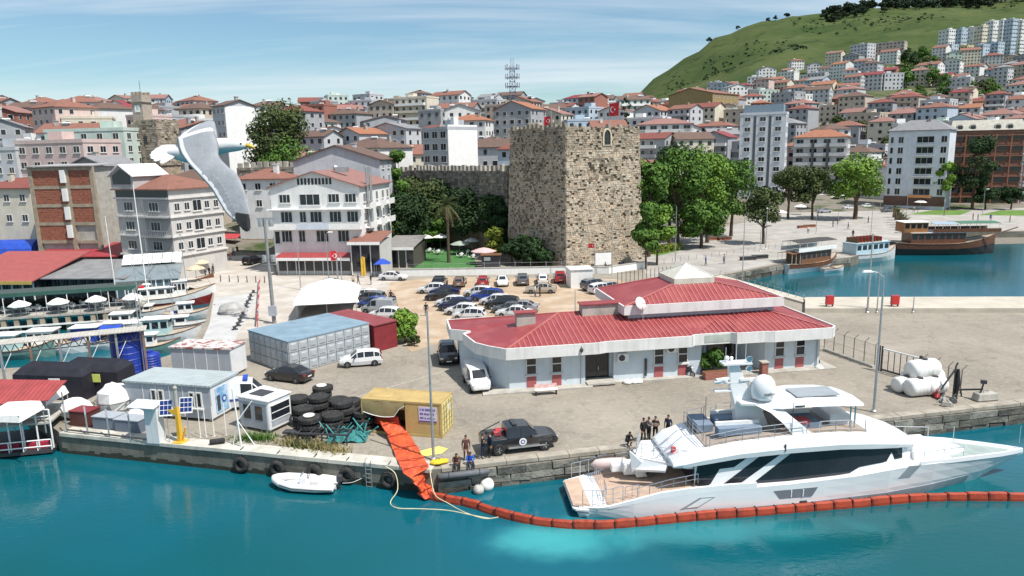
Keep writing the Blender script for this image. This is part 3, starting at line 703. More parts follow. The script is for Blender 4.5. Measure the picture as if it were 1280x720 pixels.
for k in range(4):
    for i in (0,1):
        s = MB();rows = 9;x0,x1,z0,z1 = xs[i]+.4,xs[i+1]-.4,zs[k+1]-.19,zs[k]-.76
        if k == 3 and i == 1: continue
        bw = (x1-x0)/12
        for j in range(rows):
            for q in range(13):
                a = max(x0,x0+(q-.5*(j % 2))*bw+.015);b = min(x1,x0+(q+1-.5*(j % 2))*bw-.015)
                if b-a > .05: s.bx(a,b,-.02+rt.uniform(-.02,.02),.28,z0+(z1-z0)*j/rows+.02,z0+(z1-z0)*(j+1)/rows-.005)
        o = s.build('brick_infill',m_brickp,br);o['kind'] = 'stuff'
    s = MB();s.bx(.1,1.0,-.5,-.145,zs[k]-2.9,zs[k]-.7);s.build('vent_shaft',m_white,br)
s = MB();s.slab([(-wB/2-.5,-.6,hB+.05),(wB/2+.4,-.6,hB+.05),(wB/2+.4,6.9,hB+.3),(-wB/2-.5,6.9,hB+.3)],.18);s.build('roof',M('bitumen_roof',(.34,.33,.33),.8,var=.2),br)
c = at(14,285,136);took(house('cream house with red hipped roof between the blue canopy and the brick building',(c.x,c.y,c.z),10,8,7.5,-.15,'cream','hip','red',2,3,2,near=True,base=8),6)
c = at(4,240,152);took(house('grey plain house with flat roof above the cream house',(c.x,c.y,c.z),9,8,8.5,-.2,'pale grey','flat','red',3,3,2,near=True,base=8),6)
# pale house behind it with red-framed sun room
c = at(68,235,150);took(house('pale pink house with glazed roof terrace above the brick walls',(c.x,c.y,c.z),17,10,9.0,-.25,'pink','flat','red',3,5,3,near=True,ww=1.6,wh=1.4),10)
c = at(108,195,172);took(house('long mint green apartment house with few windows below the stone bell tower',(c.x,c.y,c.z-3),20,11,8.6,-.12,'mint','flat','red',3,5,3,near=True,ww=1.5,wh=1.5),15)
# stone bell tower with a clock
c = at(183,186,176);bt = took(thing('bell_tower','slender stone clock tower with battlements standing on a square stone bastion','tower',(c.x,c.y,c.z-2),-.3),6)
r2 = random.Random(5);s = MB();bw = 7.2
s.bx(-bw/2+.2,bw/2-.2,.2,bw-.2,-6,8.8);s.build('bastion_core',m_mortar,bt)
s = MB();P4 = [Vector((-bw/2,0,-2)),Vector((bw/2,0,-2)),Vector((bw/2,bw,-2)),Vector((-bw/2,bw,-2))]
for i in range(4):
    a,b = P4[i],P4[(i+1) % 4];up = Vector((0,0,10.8));stonework(s,a,b,b+up,a+up,(b-a).cross(up).normalized(),r2,lambda t,u,q: (lambda v: (v*1.05,v*.9,v*.72))(q.uniform(.2,.38)),lambda t,u,q: q.random() < .06)
o = s.build('stonework',m_castle,bt,fix=False);o['kind'] = 'stuff'
s = MB();s.bx(-bw/2+.4,-bw/2+3.4,.4,3.4,8.8,14.6);s.bx(-bw/2+.1,-bw/2+3.7,.1,3.7,12.9,13.2);sh = s.build('clock_shaft',M('shaft_stone',(.36,.31,.26),.9,var=.2,scale=2,bump=.4,bscale=4),bt)
for i in range(3):
    for j in range(2): s = MB();s.box((-bw/2+.8+i*1.1,.65+j*2.5,14.95),(.6,.5,.7));s.build('merlon',m_mortar,sh)
s = MB();s.box((-bw/2+1.9,.36,11.4),(1.5,.08,1.6));s.build('clock_face',m_white,sh)
s = MB();s.box((-bw/2+1.9,.3,11.65),(.07,.05,.6));s.box((-bw/2+2.1,.3,11.4),(.45,.05,.07));s.build('clock_hands',m_dark,sh)
s = MB();s.bx(-.3,.6,-.2,.05,3.2,5);s.build('slit_window',m_glass,bt)
s = MB();s.tube([(-bw/2+1.9,1.9,14.6),(-bw/2+1.9,1.9,18)],.05);s.build('spike',m_dark,sh)
# hotel
rz = -.13;wH = 15.6;c = fl_place(346,341,wH,rz);
hw = [(x,5.3,w_,2.0,n) for x,w_,n in ((-5.4,1.9,3),(-2.7,1.2,2),(.9,2.2,3),(4.6,2.0,3))] + [(-7.1,5.0,1.0,2.2,1)] + \
     [(x,8.6,w_,1.9,n) for x,w_,n in ((-5.2,2.1,3),(-2.3,1.2,2),(.0,2.1,3),(3.4,2.1,3),(6.4,2.0,3))] + [(x,11.9,2.0,1.5,3) for x in (-5.3,3.3,6.2)] + [(-.9,11.5,3.6,1.9,3)]
ho = took(house('white four-storey waterfront hotel with low gable and narrow attic openings',c,wH,17,14.6,rz,(.70,.70,.69),'gy','rose',5,4,4,near=True,wins=hw,swins=[(u,z,1.2,1.5,2) for z in (5.4,8.6,11.8) for u in (2.2,5.5,9,12.5,15.4)],rise=2.6,name='hotel',cat='hotel',chim=False),12)
for i in range(10): s = MB();s.bx(-2.9+i*.62,-2.5+i*.62,-.03,.02,14.95,16.0+ .0*i);s.build('attic_opening',m_glass,ho)
s = MB();s.bx(-wH/2-.6,wH/2+.6,-.75,-.003,10.75,10.95);s.build('floor_band',m_white,ho)
s = MB();s.bx(-wH/2-.2,wH/2+.2,-1.2,-.003,7.5,7.7);s.bx(-wH/2-.2,wH/2+.2,-1.2,-1.1,7.7,8.5);s.build('balcony',m_white,ho)
s = MB();s.bx(-3.0,2.6,-1.24,-1.205,7.55,8.6);b_ = s.build('banner',M('pale_banner',(.55,.6,.68),.6,var=.1),ho)
def text(txt,size,mat,parent,loc,rot,name='lettering',ext=.01):
    cu = bpy.data.curves.new(name,'FONT');cu.body = txt;cu.size = size;cu.align_x = 'CENTER';cu.align_y = 'CENTER';cu.extrude = ext
    o = bpy.data.objects.new(name,cu);COL.objects.link(o);dg = bpy.context.evaluated_depsgraph_get();me = bpy.data.meshes.new_from_object(o.evaluated_get(dg));COL.objects.unlink(o);bpy.data.objects.remove(o)
    me.materials.clear();me.materials.append(mat);return place(name,me,parent,loc,rot=rot)
m_ink = M('dark_blue_ink',(.03,.05,.25),.6,var=.1)
for x in (wH/2+.35,wH/2+.9): s = MB();s.tube([(x,1.5+x*.2,7),(x,1.5+x*.2,17.2)],.22,8);s.tube([(x,1.5+x*.2,17.3),(x,1.5+x*.2,17.6)],.32,8);s.build('flue_pipe',m_steel,ho)
for z in (7.5,10.8):
    for y0 in (2,8,13): s = MB();s.bx(wH/2+.003,wH/2+1.2,y0,y0+3,z-.12,z);s.bx(wH/2+1.1,wH/2+1.2,y0,y0+3,z,z+.9);s.build('balcony',m_white,ho)
s = MB();s.box((2.8,6,17.2),(2.2,.8,.9));s.ball((1.6,6.2,17.5),.55,8,5);s.build('roof_tank',m_steel,ho)
# restaurants in front of the hotel
def lean_shop(label,px0,px1,py,depth,hgt,roof_mat,rz_,wallc=(.5,.5,.48),front=None,panes=5):
    a,b = P(px0,py),P(px1,py);w_ = (b-a).length;rz_ = math.atan2(b.y-a.y,b.x-a.x)
    t = thing('restaurant',label,'restaurant',((a.x+b.x)/2,(a.y+b.y)/2,0),rz_)
    s = MB();s.bx(-w_/2,w_/2,.4,depth,0,hgt);s.build('wall',wallm(wallc),t)
    for i in range(panes):
        x0 = -w_/2+w_*i/panes;s = MB();s.bx(x0+.12,x0+w_/panes-.12,.3,.395,.7,hgt-.6);s.build('window_pane',m_glass,t)
        s = MB();s.bx(x0-.06,x0+.06,.22,.39,0,hgt-.1);s.build('post',m_white,t)
    s = MB();s.slab([(-w_/2-.3,-.6,hgt+.1),(w_/2+.3,-.6,hgt+.1),(w_/2+.3,depth+.1,hgt+1.1),(-w_/2-.3,depth+.1,hgt+1.1)],.14);s.build('roof',roof_mat,t)
    s = MB();s.bx(-w_/2-.3,w_/2+.3,-.68,-.61,hgt-.35,hgt+.12);s.build('fascia',m_white,t)
    return t
m_rsheet = M('red_sheet_roof',(.30,.05,.05),.6,var=.2,wave=('X',.35,.5))
took(lean_shop('glazed restaurant with red awning roof along the foot of the white hotel',348,438,344,5,2.9,m_rsheet,0,panes=8),4)
took(lean_shop('small two-storey shop with terracotta roof beside the hotel restaurant',440,476,345,7,5.6,roofm('terracotta'),0,panes=3),4)
took(lean_shop('open dark pergola cafe with flat grey roof by the green lawn',480,517,335,9,3.6,M('grey_sheet',(.22,.21,.2),.7,var=.2),0,(.08,.07,.06),panes=4),5)
# grey rendered house behind the hotel
c = at(424,262,141);took(house('tall grey rendered house with dark gable and red tiles right behind the hotel',(c.x,c.y,c.z-1),17.2,12,10.5,-.1,(.47,.48,.51),'gy','brown',4,2,3,near=True,wins=[(-.5,7.2,.8,1.1,1),(2.6,8.2,.5,.6,1),(-.4,4.6,1,1.6,1),(-6.5,4.4,1.6,1.3,2)],rise=2.9),11)
c = at(325,262,135);took(house('little red roofed house between the hotel and the street trees',(c.x,c.y,c.z-.5),9,8,6.2,-.2,'white','hip','terracotta',2,3,2,near=True),6)
# white slab apartment on the promenade
def promen(label,px,row,D,w,d,storeys,rz,wall,**k):
    c = at(px,row,D);z = max(-.3,min(c.z,3));return took(house(label,(c.x,c.y,z),w,d,storeys*3.05+1,rz,wall,storeys=storeys,name='apartment_block',cat='apartment block',near=True,**k),max(w,d)*.7)
t = promen('tall white and grey apartment slab rising behind the promenade trees',949,255,236,14.0,11,9,-.42,(.56,.58,.62),roof='flat',cols=3,side=3,ww=1.9,wh=1.5)
s = MB();s.bx(-6,6,1,10,28.5,31.6);s.build('penthouse',M('blue_grey_cladding',(.22,.29,.35),.5,var=.1),t)
for x in (-2.4,2.2): s = MB();s.bx(x-.4,x+.4,-.05,-.003,1,28);s.build('dark_strip',M('charcoal_render',(.08,.085,.1),.7,var=.1),t)
t = promen('white apartment block with orange hipped roof and dark vertical strips',1021,252,255,17.5,12,7,-.5,(.60,.60,.60),roof='hip',rcol='orange',cols=4,side=3,ww=2.4,wh=1.5,balc=.96,rise=2.6)
for x in (-2.2,2.6): s = MB();s.bx(x-.45,x+.45,-1.4,-1.26,0,20.5);s.build('dark_strip',M('charcoal_render',(.08,.085,.1),.7),t)
t = promen('white seven-storey corner building with wide bay windows and grey hipped roof',1141,258,216,16.0,9,7,-.72,(.58,.61,.66),roof='hip',rcol='grey',cols=1,side=0,wins=[(x,3.4+3.05*k,w_,1.9,n) for k in range(6) for x,w_,n in ((-7,.9,1),(-4.6,1.5,2),(1.9,4.6,3),(6.7,1.6,2))],rise=3.0)
s = MB();s.bx(-8.2,8.2,-.12,-.004,.2,3.0);s.build('shop_front',M('shop_brown',(.12,.06,.045),.5,var=.3,scale=.6),t)
s = MB();s.bx(-1.5,4.5,-.9,-.13,2.7,3.4);s.build('shop_sign',M('orange_sign',(.62,.25,.08),.5),t)
for k in range(6): s = MB();s.bx(-.9,4.7,-.75,-.09,2.65+3.05*k,2.85+3.05*k);s.build('bay_ledge',m_white,t)
m_mar = (.17,.08,.055)
t = promen('brown timber-clad block with loggias and cream mansard roof behind the poplar',1226,262,224,20,14,7,-.2,m_mar,roof='flat',cols=5,side=4,ww=3.0,wh=1.9,dark=True)
s = MB();h_ = 7*3.05+1;s.loft([[(-10.9,-.3,h_+.8),(10.9,-.3,h_+.8),(10.9,14.3,h_+.8),(-10.9,14.3,h_+.8)],[(-9.6,1.8,h_+3.9),(9.6,1.8,h_+3.9),(9.6,12.5,h_+3.9),(-9.6,12.5,h_+3.9)]]);mf = s.build('mansard_roof',M('mansard',(.40,.38,.33),.8,var=.2),t)
for x in (-8,-4.4,2.5,5.8): s = MB();s.lathe([(.9,0),(.9,2.2)],12,(x,0,h_+1.9),axis='y');s.bx(x-.9,x+.9,0,2.2,h_+.9,h_+1.9);d_ = s.build('dormer',wallm((.5,.48,.44)),mf);s = MB();s.bx(x-.6,x+.6,-.06,-.003,h_+1.1,h_+2.3);s.build('pane',m_glass,d_)
for k in range(1,8): s = MB();s.bx(-10.6,10.6,-.5,-.1,k*3.1-.25,k*3.1);s.build('floor_band',M('rust_timber',(.22,.085,.05),.6,var=.25),t)
for x in (-10.4,-6.3,-2.1,2.1,6.3,10.4): s = MB();s.bx(x-.18,x+.18,-.62,-.51,.1,22);s.build('post',M('rust_timber',(.22,.085,.05)),t)
t = promen('light blue glazed apartment block at the edge of the green park',1308,262,222,17,14,7,-.2,(.36,.47,.54),roof='hip',rcol='red',cols=4,side=3,ww=3.2,wh=1.7,rise=3)
# white block with curved corner above the park
c = at(830,196,285);t = took(house('white block with long balconies and dark pink roof above the park trees',(c.x,c.y,c.z),21,13,12.5,-.25,'white','hip','rose',4,5,4,near=True,ww=2.6,wh=1.6,balc=.7,rise=2.2,base=12),13)
c = at(876,150,395);t = took(house('ochre gabled long house with cream side facing the sun',(c.x-6,c.y,c.z),26,30,13.5,-.75,(.30,.22,.10),'gy','terracotta',4,1,7,near=True,rise=3.2,blank='f',base=15),20)
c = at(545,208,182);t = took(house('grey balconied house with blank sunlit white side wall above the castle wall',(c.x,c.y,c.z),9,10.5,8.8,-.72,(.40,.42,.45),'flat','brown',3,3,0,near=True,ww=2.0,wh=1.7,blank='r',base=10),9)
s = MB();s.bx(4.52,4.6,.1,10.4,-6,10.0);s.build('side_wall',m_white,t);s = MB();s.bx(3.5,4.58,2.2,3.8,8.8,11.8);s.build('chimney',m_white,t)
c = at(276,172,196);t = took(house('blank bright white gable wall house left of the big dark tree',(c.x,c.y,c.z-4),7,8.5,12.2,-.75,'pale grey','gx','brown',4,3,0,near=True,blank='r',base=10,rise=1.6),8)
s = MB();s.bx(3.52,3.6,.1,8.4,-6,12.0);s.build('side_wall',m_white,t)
# ------------------------------------------------------------------ the hillside town
rn = random.Random(99)
ZN = lambda px,D: ('above the harbour cafes' if px < 170 else 'behind the white hotel' if px < 480 else 'behind the castle wall' if px < 640 else 'behind the castle tower' if px < 800 else 'on the lower slope behind the promenade' if D < 420 else 'on the middle slope of the hill' if D < 620 else 'high on the slope below the grass')
NUM = {2: 'two',3: 'three',4: 'four',5: 'five',6: 'six',7: 'seven',8: 'eight',9: 'nine',10: 'ten'}
bound = [(800,106),(860,104),(900,100),(960,92),(1010,80),(1050,72),(1140,80),(1160,82),(1300,84)]
def brow(px):
    if px <= 800: return 0
    for (a,ra),(b,rb) in zip(bound,bound[1:]):
        if a <= px <= b: return ra + (rb-ra)*(px-a)/(b-a)
    return 84
gaps = [(1030,1075,160,186),(1110,1280,118,142),(1128,1166,72,112),(60,130,0,0),(318,392,150,215),(478,510,175,215)]
def filler(D,px0,px1):
    px = px0 + rn.uniform(0,10)
    while px < px1:
        far = D/300
        w_ = rn.uniform(9,17)*(1 if D < 500 else 1.1);adv = (w_ + rn.uniform(.5,3.5 if D < 450 else 6))*FPX/D
        p = at(px,150,D + rn.uniform(-.04,.04)*D);px += adv
        z = tz(p.x,p.y);st = rn.choice((3,3,4,4,5)) if D < 600 else rn.choice((2,3,3,4,5));d_ = rn.uniform(9,14);h = st*2.95+.5
        row = HZ - (z-CAMZ)*FPX/p.y - math.tan(ROLL)*(px-640)
        if row < brow(px): continue
        if any(a < px < b and c_ < row < e for a,b,c_,e in gaps): continue
        if any((p.x-bx_)**2 + (p.y+4-by_)**2 < (br_+5)**2 for bx_,by_,br_ in boxes): continue
        if D > 640 and rn.random() < .25: continue
        wall = rn.choice(['white']*5 + ['cream']*2 + ['pale grey']*3 + ['pink','pale blue','mint','beige','beige','beige','grey','grey','grey','brick red'])
        rk = rn.choice(['hip']*4 + ['gx']*3 + ['gy']*2 + ['flat']*3);rc = rn.choice(['terracotta']*3 + ['red']*2 + ['orange','brown','brown','brown','crimson','rose','rose','grey'])
        rzz = rn.choice((-.45,-.38,-.5,-.3,-.62,.12,.4))+rn.uniform(-.08,.08)-.85*max(0,math.atan2(p.x,p.y))
        lab = f"{NUM[st]}-storey {wall} house with {'flat' if rk == 'flat' else rc + (' hipped' if rk == 'hip' else ' gabled')} roof {ZN(px, D)}"
        house(lab,(p.x,p.y,z),w_,d_,h,rzz,wall,rk,rc,st,max(2,int(w_/2.9)),max(2,int(d_/3.2)),group=lab,balc=rn.choice((0,0,.55,.9)) if D < 420 else 0,blank=rn.choice(('','','r')),frame=D < 260,base=9 if D < 500 else 14,rng=rn,chim=D < 420)
        boxes.append((p.x,p.y+d_/2,max(w_,d_)*.36))
for D in (166,186,208,232,258,286,318,352,392,436): filler(D,-70,800)
for D in (244,262,281,302,325,350,376,405,436,470,506,545,588,634,684,740,800): filler(D,800,1340)
# tower blocks high on the hill
def block(label,px,row_top,row_base,D,wpx,storeys,wall,rz,group=None):
    a = at(px,row_base,D);b = at(px,row_top,D);w_ = wpx*D/FPX;h = b.z-a.z
    took(house(label,tuple(a),w_,w_*.8,h,rz,wall,'flat','red',storeys,max(3,int(w_/3.5)),3,group=group,balc=0,base=25,name='apartment_tower',cat='apartment tower',ww=1.9,rng=rn),w_*.7)
for i,(px,rt_,rb_,w_) in enumerate([(1176,38,84,15),(1192,37,84,14),(1207,35,82,14),(1219,33,80,12),(1232,27,74,12),(1244,26,74,12),(1256,25,74,12),(1268,26,72,11),(1280,27,72,11)]):
    wc_ = ['white','pale blue','white','cream','white'][i % 5];block(f'tall slim {wc_} apartment tower in the cluster on the upper hill',px,rt_,rb_,905 + (i % 3)*25,w_*.92,10,wc_,-1.2,f'slim {wc_} towers on the upper hill')
for i,(px,rt_,rb_,w_) in enumerate([(1178,57,92,17),(1198,58,92,16),(1217,57,92,17),(1236,54,90,16)]):
    wc_ = ['pale blue','yellow','pale blue','pale blue'][i];block(f'shorter {wc_} apartment tower in front of the slim hill towers',px,rt_,rb_,850,w_,8,wc_,-1.1,f'shorter {wc_} towers on the upper hill')
block('pale grey slab block at the edge of the grass slope',1072,56,82,800,22,6,'pale grey',-1.0)
block('wide beige slab block with dark balconies below the grass slope',1110,53,80,810,32,7,'beige',-.62)
# round white water tower on the crest
c = at(1184,6,1700);t = thing('water_tower','round white water tank standing on the hill crest','water tower',tuple(c));s = MB();s.lathe([(14,-30),(14,16),(13,18),(4,20)],16);s.build('tank',m_white,t);s = MB();s.lathe([(14.6,11),(14.6,13)],16);s.build('band',m_conc,t)
# ------------------------------------------------------------------ telecom mast
c = at(641,128,300);c.z = tz(c.x,c.y);topz = at(641,76,300).z
t = thing('telecom_mast','steel lattice telecom mast bristling with antennas above the rooftops','mast',tuple(c));H = topz-c.z;s = MB()
for sx,sy in ((-1,-1),(1,-1),(1,1),(-1,1)): s.beam((sx*1.6,sy*1.6,-2),(sx*.9,sy*.9,H-3),.22)
k = 0;z = H-18
while z < H-3:
    a = 1.6-.7*z/H
    for (i,j),(u,v) in (((-1,-1),(1,-1)),((1,-1),(1,1)),((1,1),(-1,1)),((-1,1),(-1,-1))):
        s.beam((i*a,j*a,z),(u*a,v*a,z+2),.12);s.beam((i*a,j*a,z),(u*a,v*a,z),.12)
    z += 2
s.build('lattice',M('mast_blue_grey',(.10,.14,.22),.6,var=.2),t)
for lv in (H-10,H-6.5,H-3):
    s = MB();s.torus((0,0,lv),2.6,.09,12,4);s.bx(-2.6,2.6,-.08,.08,lv-.06,lv+.06);s.bx(-.08,.08,-2.6,2.6,lv-.061,lv+.059);s.build('platform_ring',m_dark,t)
    for i in range(8): a = i*math.pi/4;s = MB();s.box((2.75*math.cos(a),2.75*math.sin(a),lv+.5),(.35,.3,2.0),a);s.build('antenna',M('antenna_grey',(.3,.33,.38),.5),t)
for x,y_ in ((-.6,0),(.7,.4),(0,-.7)): s = MB();s.tube([(x,y_,H-3),(x,y_,H+rn.uniform(0,1.5))],.06);s.build('rod',m_dark,t)
# ================================================================== HARBOUR STATION with red ribbed roofs
S0,S1 = P(637,488),P(1024,459)
SRZ = math.atan2(S1.y-S0.y,S1.x-S0.x);SL = (S1-S0).length
st = thing('harbour_station','pale blue single-storey harbour office with red ribbed hip roofs and white fascia','building',(S0.x,S0.y,0),SRZ)
m_stwall = M('pale_blue_render',(.56,.63,.68),.8,var=.08,scale=.6,bump=.1,streak=.15)
m_fascia = M('white_fascia',(.66,.66,.65),.75,var=.08,scale=.7,streak=.35)
m_rroof = M('red_metal_roof',(.245,.04,.045),.45,var=.18,scale=.5,second=(.30,.065,.065),bump=.05)
m_rrib = M('highlit_red_rib',(.40,.125,.115),.4,var=.12)  # lighter than the roof sheet: the ribs' highlight is put into the colour
SD = 10.2
foot = [(0,0),(6.6,0),(6.6,.9),(9.2,.9),(9.2,.25),(17.2,.25),(17.2,.25),(18.6,2.6),(21.8,2.6),(23.2,.1),(SL,.1),(SL,SD),(-3.4,SD),(-3.4,6.4),(-2.0,5.6),(-2.4,4.6),(-1.5,1.5)]
s = MB();s.prism(foot,-.2,3.0);s.build('wall',m_stwall,st,fix=False)
s = MB();s.prism([(-2.4,-1.0),(7,-1.0),(7.2,-.25),(18.2,-.6),(18.3,-.9),(SL+1.2,-.9),(SL+1.2,.5),(SL+1,SD),(-1.8,SD),(-2.2,1)],-.1,.13);s.build('plinth',m_conc,st)
ov = .95
eave = [(-.4,-ov),(7.5,-ov),(8.2,-.7),(15.9,-.75),(16.3,-.35),(19.6,-.35),(20.0,-.75),(22.6,-.8),(23.4,-1.0),(SL+.4,-1.0),(SL+1.0,-.4),(SL+1.0,SD+.6),(-4.3,SD+.6),(-4.3,6.8),(-2.6,5.7),(-3.3,5.0),(-2.6,1.6),(-1.6,.2)]
s = MB();n = len(eave)
for i in range(n):
    a,b = eave[i],eave[(i+1) % n];s.beam((a[0],a[1],3.45),(b[0],b[1],3.45),.14,.98)
s.build('fascia',m_fascia,st)
s = MB();s.prism(eave,2.99,3.03);s.build('soffit',m_fascia,st)
ZE,ZR,VR = 3.78,5.15,5.6
U0,U1 = 5.6,SL-5.2
def zfront(v): return ZE + (ZR-ZE)*(v+ov)/(VR+ov)
s = MB()
s.v = [(x,y,ZE) for x,y in eave] + [(U0,VR,ZR),(U1,VR,ZR)];r0,r1 = n,n+1
F = [[0,1,r0],[1,2,r0],[2,3,r0],[3,r1,r0],[3,4,r1],[4,5,r1],[5,6,r1],[6,7,r1],[7,8,r1],[8,9,r1],[9,10,r1],[10,11,r1],[11,12,r0,r1],[12,13,r0],[13,14,r0],[14,15,r0],[15,16,r0],[16,17,r0],[17,0,r0]]
s.f = F;s.m = [0]*len(F);s.c = [None]*len(F);lower = s.build('lower_roof',m_rroof,st)
lo = lower.data
from mathutils.bvhtree import BVHTree
def drape(bv,u,v):
    h = bv.ray_cast(Vector((u,v,30)),Vector((0,0,-1)))[0];return h.z if h else None
bvL = BVHTree.FromPolygons(s.v,s.f)
def ribs(bv,parent,us,v0f,v1f,w=.10,hgt=.055,horiz=False):
    for u in us:
        v0,v1 = v0f(u),v1f(u)
        if v1-v0 < .4: continue
        pts = []
        for k in range(3):
            v = v0+(v1-v0)*k/2;z = drape(bv,*( (u,v) if not horiz else (v,u)))
            if z is None: break
            pts.append((u,v,z) if not horiz else (v,u,z))
        if len(pts) < 3: continue
        g = MB()
        for a,b in zip(pts,pts[1:]): g.beam((a[0],a[1],a[2]+hgt/2-.01),(b[0],b[1],b[2]+hgt/2-.01),w,hgt)
        g.build('roof_rib',m_rrib,parent)
def eavef(u):     # front eave line
    for (a,b) in zip(eave[:10],eave[1:11]):
        if a[0] <= u <= b[0]: return a[1] + (b[1]-a[1])*(u-a[0])/max(1e-6,b[0]-a[0]) + .05
    return 0
def hipfront(u):
    if u < U0: return -ov + (VR+ov)*(u+.4)/(U0+.4) - .05
    if u > U1: return VR - (VR+.4)*(u-U1)/(SL+1-U1) - .05
    return VR-.05
us = [i*.46 for i in range(0,int(SL/.46)+2)]
ribs(bvL,lower,us,eavef,hipfront)
for a,b in (((-.4,-ov,ZE),(U0,VR,ZR)),((U0,VR,ZR),(U1,VR,ZR)),((SL+.4,-1,ZE),(U1,VR,ZR)),((SL+1,SD+.6,ZE),(U1,VR,ZR)),((-4.3,SD+.6,ZE),(U0,VR,ZR))):
    g = MB();g.beam(Vector(a)+Vector((0,0,.03)),Vector(b)+Vector((0,0,.03)),.22,.09);g.build('ridge_cap',m_rrib,lower)
# raised central storey
UU0,UU1,VV0,VV1 = 11.6,SL-2.7,3.6,11.4
s = MB();s.bx(UU0,UU1,VV0,VV1,3.2,5.5);s.build('upper_wall',m_stwall,st)
s = MB();e2 = [(UU0-.6,VV0-.6),(UU1+.6,VV0-.6),(UU1+.6,VV1+.6),(UU0-.6,VV1+.6)]
for i in range(4): a,b = e2[i],e2[(i+1) % 4];s.beam((a[0],a[1],5.62),(b[0],b[1],5.62),.14,.85)
s.build('upper_fascia',m_fascia,st)
s = MB();s.prism(e2,5.2,5.24);s.build('upper_soffit',m_fascia,st)
cu,cv = (UU0+UU1)/2,(VV0+VV1)/2;q2 = 1.75;ZU,ZT = 5.95,7.35
s = MB();s.v = [(x,y,ZU) for x,y in e2] + [(cu-q2,cv-q2,ZT),(cu+q2,cv-q2,ZT),(cu+q2,cv+q2,ZT),(cu-q2,cv+q2,ZT)]
s.f = [[0,1,5,4],[1,2,6,5],[2,3,7,6],[3,0,4,7],[4,5,6,7]];s.m = [0]*5;s.c = [None]*5;up = s.build('upper_roof',m_rroof,st);bvU = BVHTree.FromPolygons(s.v,s.f)
def h2(u):
    a = VV0-.6;k = cv-q2
    if u < cu-q2: return a + (k-a)*(u-(UU0-.6))/(cu-q2-(UU0-.6)) - .05
    if u > cu+q2: return a + (k-a)*((UU1+.6)-u)/((UU1+.6)-(cu+q2)) - .05
    return k
ribs(bvU,up,[UU0-.4+i*.46 for i in range(int((UU1-UU0+.9)/.46))],lambda u: VV0-.55,h2)
for a,b in ((0,4),(1,5),(2,6),(3,7)): g = MB();g.beam(Vector(s.v[a])+Vector((0,0,.03)),Vector(s.v[b])+Vector((0,0,.03)),.22,.09);g.build('ridge_cap',m_rrib,up)
m_sky = M('pale_skylight_metal',(.55,.54,.46),.5,var=.12,streak=.3)
s = MB();s.bx(cu-2.0,cu+2.0,cv-2.0,cv+2.0,ZT-.1,ZT+.42);ca = s.build('skylight',m_sky,st)
s = MB();s.loft([[(cu-1.95,cv-1.95,ZT+.421),(cu+1.95,cv-1.95,ZT+.421),(cu+1.95,cv+1.95,ZT+.421),(cu-1.95,cv+1.95,ZT+.421)],[(cu-.05,cv-.05,ZT+1.5),(cu+.05,cv-.05,ZT+1.5),(cu+.05,cv+.05,ZT+1.5),(cu-.05,cv+.05,ZT+1.5)]]);s.build('pyramid_cap',m_sky,ca)
for sx,sy in ((-1,-1),(1,-1),(1,1),(-1,1)): g = MB();g.beam((cu+sx*1.95,cv+sy*1.95,ZT+.45),(cu,cv,ZT+1.53),.09);g.build('glazing_rib',m_white,ca)
# chimney boxes on the lower roof
for u,v,w_,d_,h_ in ((1.4,4.4,1.7,.9,1.35),(7.6,5.2,4.6,1.2,1.05)):
    g = MB();z = drape(bvL,u,v) or 4.5;g.box((u+w_/2,v,z+h_/2-.15),(w_,d_,h_));c_ = g.build('roof_vent_box',m_conc,st)
    g = MB();g.box((u+w_/2,v,z+h_-.11),(w_+.3,d_+.3,.09));g.build('vent_lid',m_rroof,c_)
# satellite dish, lamp bracket
def dish(parent,loc,r=.55,az=0.0):
    g = MB();g.lathe([(.05,0),(r*.5,.05),(r*.85,.16),(r,.25),(r*.97,.27),(r*.8,.2),(.05,.06)],14,axis='y');d_ = g.build('satellite_dish',m_white,parent,loc,az);d_.rotation_euler = (R(-25),0,az)
    g = MB();g.tube([(0,.1,-.02),(0,-.4,-.25),(0,-.62,.05)],.025,5);g.build('feed_arm',m_dark,d_);return d_
dish(st,(12.6,VV0-1.0,6.35),.62,.5);g = MB();g.tube([(12.6,VV0-1.1,4.6),(12.6,VV0-1.0,6.35)],.04);g.build('dish_post',m_steel,st)
# windows with red panels below
m_redp = M('dusty_red_panel',(.36,.10,.10),.6,var=.1)
def stw(u,v,rz_=0,h0=1.05):
    me = win_mesh(.95,1.5,1);o = place('window',me,st,(u,v,1.25),rz_)
    g = MB();g.bx(-.4,.4,-.05,-.004,.12,1.12);g.build('window_panel',m_redp,o,(0,0,-1.25)) if False else g.build('window_panel',m_redp,st,(u,v,0),rz_)
    g = MB();g.bx(-.46,.46,-.09,.0,2.05,2.14);g.build('transom',m_frame,o,(0,0,-1.25))
for u in (1.9,4.1): stw(u,0)
for u in (13.3,15.5): stw(u,.25)
for u in (24.6,26.6): stw(u,.1)
def door(u,v,w_,h_,rz_=0):
    g = MB();g.bx(-w_/2,w_/2,-.03,.02,.13,h_);d_ = g.build('door',m_glass,st,(u,v,0),rz_);g = MB()
    g.bx(-w_/2-.1,-w_/2,-.08,.02,.13,h_+.1);g.bx(w_/2,w_/2+.1,-.08,.02,.13,h_+.1);g.bx(-w_/2,w_/2,-.08,.02,h_,h_+.1);g.bx(-.04,.04,-.06,.0,.13,h_);g.build('door_frame',m_dark,d_)
    g = MB();g.bx(.08,.13,-.1,-.031,1.0,1.3);g.build('handle',m_steel,d_)
door(7.9,.9,1.9,2.75);door(-1.85,3.1,1.0,2.5,math.atan2(1.5-4.6,-1.5+2.4));door(20.2,2.6,2.6,2.7)
g = MB();g.bx(6.65,9.15,-.75,.85,.13,.28);g.build('door_step',m_conc,st)
